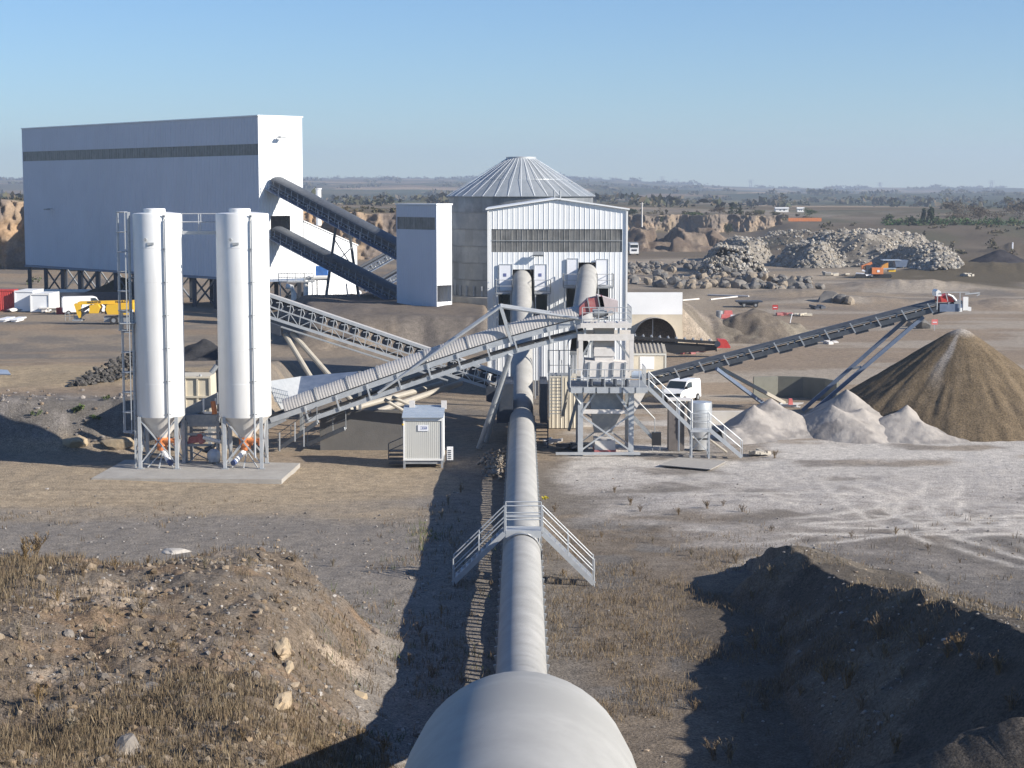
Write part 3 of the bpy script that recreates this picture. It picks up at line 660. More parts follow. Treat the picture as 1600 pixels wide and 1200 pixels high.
for y_, h_ in ((24, 9.0), (36, 5.4), (134, 3.6), (141, 6.2)):
    mb_ = MB()
    for s in (-1, 1): mb_.beam((HX(y_) + s * .75, y_, -.2), (HX(y_) + s * .55, y_, h_ - .3), .2)
    mb_.beam((HX(y_) - .7, y_, h_ * .2), (HX(y_) + .6, y_, h_ * .7), .1); build('trestle', mb_, m_galvd, t)
for k_, (pa_, pb_, py_, par) in enumerate(((775, 800, 455, 0), (834.5, 860, 455, 0), (880, 904, 446, 1), (932, 957, 446, 1))):
    z_ = P(800, py_, 149.8)[2]; a_, b_ = P(pa_, 400, 149)[0], P(pb_, 400, 149)[0]
    dp_ = thing('door_platform', ('small railed platform at the leftmost wall door', 'small railed platform at the door right of the left hood', 'small railed platform at the door left of the right hood', 'small railed platform at the rightmost wall door')[k_], 'platform', ((a_ + b_) / 2, 148.6, z_ - .1))
    build('deck', MB().box(a_, b_, 147.4, 149.8, z_ - .12, z_), m_galvd, dp_); r = MB(); rail(r, [(a_, 149.7, z_), (a_, 147.4, z_)], 1.05, .03, 1.2); rail(r, [(b_, 147.4, z_), (b_, 149.7, z_)], 1.05, .03, 1.2); rail(r, [(a_, 147.4, z_), (b_, 147.4, z_)], 1.05, .03, 3); build('handrail', r, m_galv, dp_)
    for x_ in (a_ + .1, b_ - .1): build('post', MB().beam((x_, 147.5, -.1), (x_, 147.5, z_ - .1), .1), m_galv, dp_)
# second hood rising from the tower to the building
t = thing('hooded_conveyor', 'shorter pale hooded conveyor climbing from behind the screening tower into the gabled building', 'conveyor', (4.6, 124, 0))
p0_, p1_ = P(904, 540, 122), P(918.5, 427, 150.3); p0_[2] -= .2
cl2 = [p0_ + (p1_ - p0_) * f_ for f_ in np.linspace(0, 1.06, 10)]
build('hood', hood_mesh(cl2, .82, 20, .25), m_hood, t, smooth=35)
wk = MB().beam(cl2[0] - UP * .36, cl2[-1] - UP * .36, 1.2, .2); build('girder', wk, m_galvd, t)
for f_ in (3, 6): 
    p = cl2[f_]; build('trestle', MB().beam(p + A(-.7, 0, -.8), A(p[0] - .9, p[1], -.2), .18).beam(p + A(.7, 0, -.8), A(p[0] + .9, p[1], -.2), .18), m_galvd, t)
# ---- crossover stair
sx = HX(76.8); t = thing('crossover_stair', 'galvanised steel stair bridging over the pale hooded conveyor', 'stair', (sx, 76.8, 0))
dz = 2.42; xl, xr = P(790, 840, 76.3)[0], P(846, 840, 76.3)[0]
build('deck', MB().box(xl, xr, 76.25, 77.25, dz - .06, dz).box(xl, xr, 76.22, 76.28, dz - .3, dz + .02).box(xl, xr, 77.22, 77.28, dz - .3, dz + .02), m_galv, t)
for y_ in (76.25, 77.25):
    r = MB(); rail(r, [(xl, y_, dz), (xr, y_, dz)], 1.1, .028, 3, (.5, .62)); build('handrail', r, m_galv, t)
fr_, flt = ghit(932, 928), ghit(706, 918)
stairs(t, (xr + .05, 76.75, dz - .1), (fr_[0] - .05, 76.75, th(fr_[0], 76.7) + .1), (0, 1, 0), 1.0, m_galv)
stairs(t, (xl - .05, 76.75, dz - .1), (flt[0] + .05, 76.75, th(flt[0], 76.7) + .1), (0, 1, 0), 1.0, m_galv)
e = MB()
for xx in (fr_[0] - .05, flt[0] + .05):
    for y_ in (76.25, 77.25): e.tube((xx, y_, -.15), (xx, y_, 1.2), .03, n=6)
build('foot_post', e, m_galv, t)
sd_ = hood_mesh([(sx, 75.55, 1.55), (sx, 75.85, 1.55)], HR + .05, 16, .4); build('shadow_ring', sd_, m_galvd, t, smooth=30)  # ring stands in for the handrail shadow on the hood
for k in range(3):
    a_ = R(72 - 22 * k); a2 = R(62 - 22 * k); q = []
    for y_ in (75.6, 75.8):
        for aa in (a_, a2): q.append((sx + (HR + .065) * math.cos(aa), y_, 1.55 + (HR + .065) * math.sin(aa)))
    build('plate', MB().add(q, [(0, 1, 3, 2)]), m_white, t)  # white squares stand in for sunlight between the rails
# ---------------------------------------------------------------- cement silos
def silo(px, Rr, label, cage, seed):
    cy = 109.4; cx = P(px, 500, cy)[0]; zb, zt = 3.3, 15.67
    t = thing('cement_silo', label, 'silo', (cx, cy, .15), None)
    build('tank', MB().lathe([(.02, zt + .12), (Rr * .5, zt + .08), (Rr - .03, zt), (Rr, zt - .06), (Rr, zb + .05), (Rr - .02, zb)], (cx, cy), 56), m_white, t, smooth=30)
    for k in range(1, 6): z = zb + (zt - zb) * k / 6; build('weld_seam', MB().lathe([(Rr, z - .02), (Rr + .006, z), (Rr, z + .02)], (cx, cy), 56), m_white, t, smooth=60)
    cn = build('cone', MB().lathe([(Rr - .03, zb), (.36, 1.95), (.3, 1.7)], (cx, cy), 40), M('shade_grey_white_steel', (.6, .58, .55), .5, 0, .05, 1, dirt=(.45, .4, .35), dirt_amt=.3), t, smooth=40)  # white cone greyed for the shade below the tank
    for (a, b) in ((-1, -1), (1, -1), (1, 1), (-1, 1)):
        lx, ly = cx + a * 1.12, cy + b * 1.12
        l = build('leg', MB().beam((lx, ly, .15), (lx, ly, 3.35), .2), m_galv, t); build('base_plate', MB().box(lx - .2, lx + .2, ly - .2, ly + .2, .15, .19), m_galvd, l)
    for (a, b, c_, d) in ((-1, -1, 1, -1), (1, -1, 1, 1), (1, 1, -1, 1), (-1, 1, -1, -1)):
        p, q = A(cx + a * 1.12, cy + b * 1.12, 0), A(cx + c_ * 1.12, cy + d * 1.12, 0)
        br = MB().beam(p + UP * .45, q + UP * 3.2, .08).beam(q + UP * .45, p + UP * 3.2, .08); build('cross_brace', br, m_galv, t)
    v = build('valve', MB().tube((cx, cy, 1.45), (cx, cy, 1.95), .42, n=16).tube((cx, cy, 1.15), (cx, cy, 1.45), .3, n=16), m_org, t); build('actuator', MB().tube((cx + .2, cy - .3, 1.75), (cx + .95, cy - .45, 1.8), .14, n=10).tube((cx + .95, cy - .45, 1.5), (cx + .95, cy - .45, 1.95), .15, n=10), m_org, v)
    sc_ = build('screw_feeder', MB().tube((cx, cy, 1.2), (cx + .55 * (1 if seed % 2 else -1), cy - .7, .55), .17, n=12), m_white, t)
    e_ = A(cx + .55 * (1 if seed % 2 else -1), cy - .7, .55); build('motor', MB().tube(e_, e_ + A(.15 * (1 if seed % 2 else -1), -.2, -.12), .17, n=12), m_bluem, sc_)
    for k in range(3): a_ = R(-150 + 60 * k); build('stand', MB().beam((cx + .1 * k, cy - .4, 1.0), (cx + .9 * math.cos(a_), cy + .9 * math.sin(a_) - .2, .17), .06), m_galv, t)
    # fill pipe with its hook over the top edge
    pa = math.asin(.45); px_, py_ = cx + (Rr + .14) * math.sin(pa), cy - (Rr + .14) * math.cos(pa)
    inn = A(-math.sin(pa), math.cos(pa), 0)
    pts = [A(px_, py_, .9), A(px_, py_, zt - .55)] + [A(px_, py_, zt - .55) + inn * (.3 * (1 - math.cos(g_))) + UP * (.5 * math.sin(g_)) for g_ in np.linspace(.3, 1.57, 5)] + [A(px_, py_, zt - .05) + inn * .6]
    fp = build('fill_pipe', MB().path(pts, .062, 10), m_galv, t, smooth=50)
    for k in range(7):
        z = zb + .25 + k * 2.0; build('pipe_clamp', MB().beam(A(px_, py_, z) - A(.17, 0, 0), A(px_, py_, z) + A(.17, 0, 0), .05).beam(A(px_, py_, z), A(px_, py_, z) + inn * .16, .05), m_galvd, fp)
    build('top_hatch', MB().lathe([(.01, zt + .32), (.62, zt + .3), (.66, zt + .26), (.66, zt), (.0, zt)], (cx - .1, cy - .3), 24), m_white, t, smooth=30)
    g_ = R(-108); bx_, by_ = cx + Rr * math.cos(g_), cy + Rr * math.sin(g_)
    build('level_bracket', MB().tube((bx_, by_ + .05, zt - 1.55), (bx_, by_ - .14, zt - 1.55), .09, n=10).beam((bx_ + .12, by_ - .1, zt - 1.8), (bx_ + .5, by_ - .05, zt - 1.8), .14), m_galvd, t)
    rr = [(cx + (Rr - .08) * math.cos(a_), cy + (Rr - .08) * math.sin(a_), zt - .04) for a_ in np.linspace(R(20), R(160), 9)]; 
    return t, cx, cy, Rr, zt
s1 = silo(249, 1.47, 'tall white cement silo with the caged ladder on its left side', True, 1)
s2 = silo(381, 1.60, 'tall white cement silo standing to the right of the one with the ladder', False, 2)
t, cx, cy, Rr, zt = s1
for (lx, z0, z1, cgx) in ((cx - Rr - .12, 8.6, 15.75, 1), (cx - Rr + .02, .15, 9.7, 1)):
    ly = cy - .5; ld_ = MB()
    for s in (-.22, .22): ld_.beam((lx - .05 + (0 if s < 0 else .0), ly + s, z0), (lx - .05, ly + s, z1), .08)
    k = z0 + .2
    while k < z1: ld_.tube((lx - .05, ly - .22, k), (lx - .05, ly + .22, k), .022, n=5); k += .3
    k = z0 + 1
    while k < z1: ld_.beam((lx - .05, ly + .2, k), (cx - Rr * .9, ly + .2, k), .04); k += 2.2
    build('ladder', ld_, m_galv, t)
    zz0 = max(z0 + (.0 if z0 > 5 else 2.2), 2.3); cg = MB(); angs = np.linspace(R(100), R(260), 7); k = zz0
    while k < z1 + .01:
        ring = [(lx - .05 + .72 * math.cos(a_) - .02, ly + .4 * math.sin(a_), k) for a_ in angs]; cg.path(ring, .04, 5); k += (z1 - zz0) / max(1, round((z1 - zz0) / 1.15)) - 1e-6
    for a_ in angs[::2]: cg.beam((lx - .05 + .72 * math.cos(a_) - .02, ly + .4 * math.sin(a_), zz0), (lx - .05 + .72 * math.cos(a_) - .02, ly + .4 * math.sin(a_), z1), .055)
    build('ladder_cage', cg, m_galv, t)
build('rest_platform', MB().box(cx - Rr - .75, cx - Rr + .12, cy - .95, cy - .1, 9.0, 9.06), m_galv, t)
xa, xb = s1[1] + s1[3] - .1, s2[1] - s2[3] + .1
br = thing('walkway_bridge', 'narrow railed walkway joining the tops of the two white silos', 'walkway', ((xa + xb) / 2, 109.7, 14.45))
build('deck', MB().box(xa, xb, 109.3, 110.1, 14.4, 14.6), m_galv, br)
for y_ in (109.32, 110.08): r = MB(); rail(r, [(xa, y_, 14.6), (xb, y_, 14.6)], 1.05, .03, 1.1); build('handrail', r, m_galv, br)
sl_ = [G(143, 751), G(440, 753), G(469, 727), G(195, 722)]
mb_ = MB(); mb_.add([(p[0], p[1], -.35) for p in sl_] + [(p[0], p[1], .15) for p in sl_], [(4, 5, 6, 7), (0, 1, 5, 4), (1, 2, 6, 5), (2, 3, 7, 6), (3, 0, 4, 7)])
tag(build('concrete_slab', mb_, m_conc), 'flat concrete slab under the two white silos', 'slab')
# ---- batching plant between the silos
YB = 111.6; xq = lambda px: P(px, 650, YB)[0]; zq = lambda py: P(300, py, YB)[2]
t = thing('batching_plant', 'grey steel batching plant frame standing between the two white silos', 'batching plant', (xq(318), YB, .1))
for px in (293, 343):
    for y_ in (110.9, 112.8): build('leg', MB().beam((xq(px), y_, 0), (xq(px), y_, zq(655)), .18), m_galvd, t)
for z in (zq(662), zq(676), zq(693)):
    for y_ in (110.9, 112.8): build('cross_beam', MB().beam((xq(291), y_, z), (xq(345), y_, z), .14), m_galvd, t)
build('cross_brace', MB().beam((xq(294), 110.95, zq(700)), (xq(340), 110.95, zq(722)), .07).beam((xq(294), 110.95, zq(722)), (xq(318), 110.95, zq(700)), .07), m_galvd, t)
mx = MB().prism([(0, 0), (2.1, 0), (1.9, -.75), (.3, -.75)], (xq(291), 110.9, zq(646)), (1, 0, 0), (0, 0, 1), (0, 1.7, 0)); build('mixer_trough', mx, m_galvd, t)
build('feed_chute', MB().prism([(0, 0), (1.95, .95), (1.95, .2), (.1, -.6)], (xq(290), 111.4, zq(638)), (1, 0, 0), (0, 0, 1), (0, .9, 0)), m_galvd, t)
ck = MB(); xx, zz = xq(321), zq(643); ck.beam((xx, 111, zz), (xx, 111, zz + .9), .1).beam((xx, 111, zz), (xx + .75, 111, zz), .1).beam((xx + .75, 111, zz), (xx + .75, 111, zz + .9), .1); build('valve_frame', ck, m_white, t)
build('flexible_sleeve', MB().path([(xq(336), 111, zq(625)), (xq(337), 111, zq(635)), (xq(338), 111, zq(645))], .17, 10), m_org, t)
build('red_housing', MB().prism([(0, 0), (1.0, .1), (1.05, .5), (.1, .42)], (xq(295), 110.9, zq(691)), (1, 0, 0), (0, 0, 1), (0, .7, 0)).obox((xq(316), 111.2, zq(683)), (nrm((1, 0, .2)), A(0, 1, 0), nrm((-.2, 0, 1))), (.14, .4, .32)), m_mar, t)
build('screw_tube', MB().tube((xq(320), 110.9, zq(681)), (xq(347), 110.8, zq(688)), .13, n=10), m_white, t)
bt = build('pump_vessel', MB().lathe([(.01, .2), (.3, .28), (.42, .55), (.4, .85), (.2, 1.05), (.01, 1.1)], (xq(338), 110.4), 18), m_bluelt, t, smooth=50)
build('vessel_legs', MB().beam((xq(334), 110.3, .1), (xq(336), 110.4, .5), .06).beam((xq(343), 110.3, .1), (xq(341), 110.4, .5), .06), m_galv, bt)
pm = MB().tube((xq(324), 110.6, zq(700)), (xq(334), 110.6, zq(697)), .18, n=12); build('pump_motor', pm, m_dark, t)
for k, px in enumerate((326, 330, 334, 341)): build('pipe', MB().path([(xq(px), 110.7, .15), (xq(px) + .05, 110.7, .7 + .25 * k), (xq(px) + .3, 111, 1.0 + .3 * k), (xq(345), 111.2, 1.4 + .3 * k)], .05, 6), m_galv if k % 2 else m_cream, t)
YA = 115.0; xa_, xb_ = P(270, 600, YA)[0], P(328, 600, YA)[0]; za, zb_ = P(300, 646, YA)[2], P(300, 588, YA)[2]
t = thing('aggregate_hopper', 'cream panelled aggregate hopper behind the gap between the white silos', 'hopper', ((xa_ + xb_) / 2, YA, 0))
build('panel', MB().box(xa_, xb_, YA, YA + 2.6, za, zb_), m_beige, t)
rb = MB()
for i in range(4): xx = xa_ + (xb_ - xa_) * i / 3; rb.box(xx - .06, xx + .06, YA - .1, YA - .003, za, zb_)
for z in (za + .05, za + (zb_ - za) * .45, zb_ - .06): rb.box(xa_ - .03, xb_ + .03, YA - .13, YA - .005, z - .06, z + .06)
build('stiffeners', rb, m_beige, t)
for xx in (xa_ + .1, xb_ - .1): build('leg', MB().beam((xx, YA + .2, 0), (xx, YA + .2, za), .2), m_galvd, t); build('lifting_lug', MB().tube((xx - .5, YA, zb_), (xx - .5, YA, zb_ + .12), .08, n=8), m_galv, t)
t = thing('screw_conveyor', 'dark upright screw conveyor beside the right white silo', 'conveyor', (xq(336), 113, 0))
build('tube', MB().tube((xq(338), 113, 2.2), (xq(336.5), 113, zq(566)), .16, n=10), m_dark, t); build('motor', MB().tube((xq(326), 112.8, zq(586)), (xq(335), 112.9, zq(574)), .16, n=10), m_galvd, t)
# ---------------------------------------------------------------- curved covered conveyor over the pale hood
YE = 116.4; E_ = lambda px, py: P(px, py, YE)
t = thing('curved_conveyor', 'long arched conveyor with a corrugated cover climbing to the screening tower', 'conveyor', E_(640, 640) * A(1, 1, 0))
kx = np.array([420, 447, 550, 675, 740, 798, 860, 912]); ky = np.array([652, 641, 606, 564, 541, 524, 507, 495]); pf = np.polyfit(kx, ky, 3)
ys_ = lambda px: float(np.polyval(pf, px))
pxs = np.arange(447, 908, 1.05); cl = [E_(p, ys_(p) - 1) for p in pxs]
vs = []; fs = []; n = 12; HRr = .72; m = n + 1
for i, p in enumerate(cl):
    tt = nrm(cl[min(i + 1, len(cl) - 1)] - cl[max(i - 1, 0)]); s = A(0, -1, 0); u = np.cross(s, tt); u = u if u[2] > 0 else -u
    rr = HRr + .006 * (1 if (i // 2) % 2 else -1)
    for j in range(n + 1): a_ = math.pi * j / n; vs.append(p + s * rr * .98 * math.cos(a_) + u * (rr * 1.05 * math.sin(a_)))
for i in range(len(cl) - 1):
    for j in range(n): fs.append((i * m + j, i * m + j + 1, (i + 1) * m + j + 1, (i + 1) * m + j))
build('corrugated_cover', MB().add(vs, fs), m_cor, t)
jr = MB()
for px in (499, 548, 596, 669, 735, 800, 860):
    i = int((px - 447) / 1.05); p = cl[i]; tt = nrm(cl[i + 1] - cl[i - 1]); hm = []
    s = A(0, -1, 0); u = np.cross(s, tt); u = u if u[2] > 0 else -u
    jr.path([p + s * .76 * math.cos(a_) + u * .81 * math.sin(a_) for a_ in np.linspace(0, math.pi, 13)], .03, 5)
build('cover_joint', jr, m_galvd, t)
kk = np.arange(425, 912, 9)
for dy in (-.78, .78):
  up_ = MB(); lo_ = MB()
  for a, b in zip(kk[:-1], kk[1:]):
    p, q = E_(a, ys_(a) + 5), E_(b, ys_(b) + 5)
    up_.beam(p + A(0, dy, 0), q + A(0, dy, 0), .1, .34)
    p, q = E_(a, ys_(a) + 25), E_(b, ys_(b) + 25)
    if a > 470: lo_.beam(p + A(0, dy, 0), q + A(0, dy, 0), .1, .28)
  build('upper_girder', up_, m_galv, t); build('lower_girder', lo_, m_galv, t)
for i, px in enumerate((482, 530, 578, 625, 672, 718, 764, 806, 858, 900)):
    tt = nrm(E_(px + 4, ys_(px + 4)) - E_(px - 4, ys_(px - 4))); 
    for dy in (-.86, .86):
        d_ = A(0, dy, 0); a_, b_ = E_(px - 4, ys_(px - 4) + 1), E_(px + 3, ys_(px + 3) + 27)
        build('upright', MB().beam(a_ + d_, b_ + d_, .12, .1), m_galv, t)
bt = MB()
for a, b in zip(kk[6:-1], kk[7:]): bt.beam(E_(a, ys_(a) + 19), E_(b, ys_(b) + 19), 1.1, .08)
build('return_belt', bt, m_rub, t)
for px in np.arange(500, 900, 24.0):
    p = E_(px, ys_(px) + 19) + A(0, 0, -.12); build('return_roller', MB().tube(p + A(0, -.6, 0), p + A(0, .6, 0), .07, n=8), m_galvd, t)
# king post and stays
ap = E_(782, 478) + A(0, -.9, 0)
for dy in (0, 1.8):
    d_ = A(0, dy, 0)
    build('stay', MB().tube(ap + d_, E_(592, 612) + A(0, -.9, 0) + d_, .09, n=8), m_galv, t); build('stay', MB().tube(ap + d_, E_(908, 497) + A(0, -.9, 0) + d_, .1, n=8), m_galv, t)
    build('king_post', MB().beam(ap + d_, E_(800, 536) + A(0, -.9, 0) + d_, .18), m_galv, t)
build('cross_tie', MB().tube(ap, ap + A(0, 1.8, 0), .09), m_galv, t)
for dy, b in ((-.9, G(748, 700)), (.9, G(760, 690))): build('leg', MB().tube(E_(798, 552) + A(0, dy, 0), b, .17, n=10), m_galv, t)
for (a, b) in (((600, 626), (665, 668)), ((612, 622), (690, 660))): build('prop', MB().tube(E_(*a) + A(0, .6, 0), E_(*b) + A(0, 1.6, 0), .12, n=8), m_cream, t)
# tail end with access stair
tl = MB(); a, b = E_(418, 652), E_(447, 642)
for dy in (-.7, .7): tl.beam(a + A(0, dy, -.5), b + A(0, dy, -.35), .1, .45)
build('tail_frame', tl, m_galvd, t); build('tail_belt', MB().beam(E_(400, 657), E_(447, 640), 1.0, .1), m_rub, t)
build('tail_drum', MB().tube(E_(420, 655) + A(0, -.6, -.2), E_(420, 655) + A(0, .6, -.2), .3, n=16), m_dark, t)
ts_ = thing('access_stair', 'short grey access stair under the lower end of the arched conveyor', 'stair', G(450, 705))
stairs(ts_, E_(500, 655) + A(0, -1.4, 0), G(436, 703) + UP * .1, (0, 1, 0), .8, m_galvd, sides=(-1,))
stairs(ts_, E_(540, 668) + A(0, -.2, 0) , G(480, 697) + UP * .1, (0, 1, 0), .7, m_galvd, sides=(1,))
for (px, py, q) in ((461, 660, 690), (437, 676, 705), (475, 668, 698)): build('post', MB().beam(P(px, py, 114.6), P(px, q, 114.6), .07), m_galv, ts_)
# hopper behind the tail
YH = 121; hp = thing('feed_hopper', 'wide grey open feed hopper behind the lower end of the arched conveyor', 'hopper', P(480, 640, YH) * A(1, 1, 0))
H_ = lambda px, py, y: P(px, py, y)
o1, o2, o3, o4 = H_(416, 596, 119), H_(470, 588, 126), H_(562, 580, 126), H_(520, 606, 119)
i1, i2, i3, i4 = H_(440, 640, 120.5), H_(462, 632, 122), H_(490, 630, 122), H_(474, 640, 120.5)
build('side_plate', MB().add([o1, o2, i2, i1], [(0, 1, 2, 3)]).add([p - A(.06, 0, .02) for p in (o1, o2, i2, i1)], [(0, 1, 2, 3)]), m_galv, hp)
build('back_plate', MB().add([o2, o3, i3, i2], [(0, 1, 2, 3)]).add([p + A(0, .06, -.02) for p in (o2, o3, i3, i2)], [(0, 1, 2, 3)]), m_blue, hp)
build('right_plate', MB().add([o3, o4, i4, i3], [(0, 1, 2, 3)]).add([p + A(.06, 0, -.02) for p in (o3, o4, i4, i3)], [(0, 1, 2, 3)]), m_dark, hp)
gr_ = MB()
for k in range(9): x_ = 424 + k * 3; gr_.beam(H_(x_, 604 + k, 118.8), H_(x_ + 6, 628 + k, 118.8), .04)
for k in range(4): gr_.beam(H_(424 + k * 2, 606 + k * 7, 118.8), H_(450 + k * 2, 612 + k * 7, 118.8), .04)
build('mesh_guard', gr_, m_bluelt, hp)
for (p) in (o1, o2, o3): build('leg', MB().beam(p, A(p[0], p[1], -.1), .2), m_galvd, hp)
# ---------------------------------------------------------------- lattice conveyor behind
YD = 130.5; D_ = lambda px, py, dy=0: P(px, py, YD + dy)
t = thing('lattice_conveyor', 'grey lattice conveyor with open rollers sloping down behind the arched one', 'conveyor', D_(600, 590) * A(1, 1, 0))
top = lambda px: 462 + (px - 422) * .340; low = lambda px: 496 + (px - 422) * .322
for dy, nm in ((0, 'near'), (1.3, 'far')):
    build('top_chord', MB().beam(D_(395, top(395), dy), D_(785, top(785), dy), .1, .22), m_galv, t)
    build('middle_chord', MB().beam(D_(395, top(395) + 17, dy), D_(785, top(785) + 17, dy), .07, .1), m_galv, t)
    build('bottom_chord', MB().beam(D_(395, low(395), dy), D_(785, low(785), dy), .1, .2), m_galv, t)
    la = MB(); xs_ = np.arange(404, 785, 17.0)
    for i, px in enumerate(xs_):
        la.beam(D_(px, top(px), dy), D_(px - 5, low(px - 5), dy), .06)
        if i % 2 == 0 and i + 1 < len(xs_): a, b = px, xs_[i + 1]; la.beam(D_(a - 5, low(a - 5), dy), D_(b - 2, top(b) + 17, dy), .05)
        elif i + 1 < len(xs_): a, b = px, xs_[i + 1]; la.beam(D_(a - 2, top(a) + 17, dy), D_(b - 5, low(b - 5), dy), .05)
    build('lattice', la, m_galv, t)
build('belt', MB().beam(D_(395, top(395) + 3, .65), D_(785, top(785) + 3, .65), 1.0, .06), m_rub, t)
build('return_belt', MB().beam(D_(395, low(395) - 5, .65), D_(785, low(785) - 5, .65), 1.0, .06), m_rub, t)
build('dust_cover', MB().beam(D_(395, top(395) - 2, .65), D_(785, top(785) - 2, .65), 1.25, .1), m_cor, t)
for px in np.arange(408, 780, 17.0):
    p = D_(px + 8, top(px + 8) + 11, .2); build('idler', MB().tube(p, p + A(0, .9, 0), .3, n=14), m_dark, t)
    q = D_(px + 12, top(px + 12) + 12, .0); build('idler_bracket', MB().path([q + A(-.25, 0, .28), q + A(.15, 0, .3), q + A(.22, 0, 0), q + A(.1, 0, -.3)], .045, 5), m_galv, t)
wk = MB().beam(D_(395, low(395) + 9, -.2), D_(700, low(700) + 9, -.2), .7, .06); build('under_tray', wk, m_galvd, t)
build('drive_head', MB().obox(D_(430, 513), (nrm(D_(460, top(460)) - D_(430, top(430))), A(0, 1, 0), UP), (.5, .6, .35)), m_dark, t)
for (a, b, dy) in (((445, 522), (505, 622), 0), ((456, 520), (562, 641), -.4)): build('leg', MB().tube(D_(*a), P(b[0], b[1], YD - 2 + dy), .2, n=10), m_cream, t)
for (a, b) in (((545, 640), (690, 600)), ((590, 643), (720, 598))): build('floor_tube', MB().tube(P(a[0], a[1], 126), P(b[0], b[1], 133), .22, n=10), m_cream, t)
hd = D_(778, 618, .6); build('tail_box', MB().obox(hd, (nrm(D_(460, top(460)) - D_(430, top(430))), A(0, 1, 0), UP), (.9, .8, .6)), m_dark, t)
# low concrete wall behind the cabin
wl = MB(); a, b = P(500, 655, 118), P(628, 655, 118); wl.box(a[0], b[0], 118, 118.4, -.2, P(560, 641, 118)[2]); tag(build('retaining_wall', wl, m_concd), 'low concrete retaining wall behind the pale grey cabin', 'wall')
# ---------------------------------------------------------------- electrical cabin
YC = 110.0; xq = lambda px: P(px, 680, YC)[0]; zq = lambda py: P(660, py, YC)[2]
t = thing('switch_cabin', 'pale grey electrical cabin on short steel legs with a slanted roof', 'cabin', (xq(663), YC, 0))
xa, xb, zb, ztp, dp = xq(630), xq(692), zq(718), zq(652), 2.3
ribbed_wall(fw := MB(), (xa + .08, YC, 0), (1, 0, 0), xb - xa - .16, zb + .05, ztp - .2, (0, -1, 0), [], .12, .008, .04); build('front_panel', fw, m_cab, t)
bd = MB().box(xa + .01, xb - .01, YC + .03, YC + dp, zb + .02, ztp)
ribbed_wall(bd, (xb, YC, 0), (0, 1, 0), dp, zb, ztp, (1, 0, 0), [], .3, .015, .05); build('body', bd, m_clad, t)
fm = MB()
for xx in (xa, xb - .08): fm.box(xx, xx + .1, YC - .05, YC + .025, zb, ztp)
fm.box(xa, xb, YC - .06, YC + .025, ztp - .22, ztp).box(xa, xb, YC - .06, YC + .025, zb - .06, zb + .05); build('frame', fm, m_white, t)
rfm = MB(); e = [(xa - .06, YC - .22, ztp - .02), (xb + .06, YC - .22, ztp - .02), (xb + .06, YC + dp + .1, ztp + .42), (xa - .06, YC + dp + .1, ztp + .42)]
rfm.add([A(*p) for p in e] + [A(*p) + UP * .07 for p in e], [(0, 1, 2, 3), (7, 6, 5, 4), (0, 4, 5, 1), (1, 5, 6, 2), (2, 6, 7, 3), (3, 7, 4, 0)])
for k in range(5):
    f_ = .1 + .2 * k; y_ = YC - .22 + (dp + .32) * f_; z_ = ztp + .05 + .44 * f_; rfm.box(xa - .06, xb + .06, y_ - .02, y_ + .02, z_, z_ + .05)
build('roof', rfm, m_bluelt, t)
for px in (641.5, 692): xx = xq(px); build('roof_vent', MB().box(xx - .17, xx + .17, YC + dp - .5, YC + dp - .2, ztp + .3, ztp + .8), m_dusty, t)
sgn = build('sign', MB().box(xq(653), xq(669.5), YC - .05, YC - .02, zq(673.5), zq(664)), m_sign, t)
sp = MB().box(xq(657), xq(667), YC - .058, YC - .052, zq(670.5), zq(669.6)).box(xq(657), xq(667), YC - .058, YC - .052, zq(667.2), zq(666.4)).box(xq(660.5), xq(661.4), YC - .058, YC - .052, zq(669.6), zq(667.2)).box(xq(666), xq(667), YC - .058, YC - .052, zq(669.6), zq(667.2)).box(xq(663), xq(665), YC - .058, YC - .052, zq(669.2), zq(668))
build('sign_print', sp, m_signb, sgn)
for xx, y_ in ((xa + .06, YC), (xb - .06, YC), (xa + .06, YC + dp), (xb - .06, YC + dp)): build('leg', MB().beam((xx, y_, -.2), (xx, y_, zb - .05), .13), m_galvd, t)
build('floor_frame', MB().box(xa, xb, YC + .03, YC + dp, zb - .28, zb - .07), m_galvd, t)
ac_ = build('air_conditioner', MB().box(xq(698), xq(707.5), YC + .3, YC + .62, zq(720), zq(700)), m_car, t)
gl = MB()
for k in range(5): z = zq(719) + .12 * k + .05; gl.box(xq(699.5), xq(704.5), YC + .28, YC + .295, z, z + .06)
build('grille', gl, m_dark, ac_)
build('warning_light', MB().rock((xa - .02, YC - .04, zq(663)), .09, 3, 1), m_yel, t)
st = MB()
for k in range(4): st.box(xq(606), xq(629), YC + .6, YC + 1.4, .1 + .25 * k, .14 + .25 * k)
build('side_steps', st, m_dark, t); r = MB(); rail(r, [(xq(606), YC + .5, .4), (xq(629), YC + .5, .8)], 1.0, .03, .8); build('handrail', r, m_dark, t)
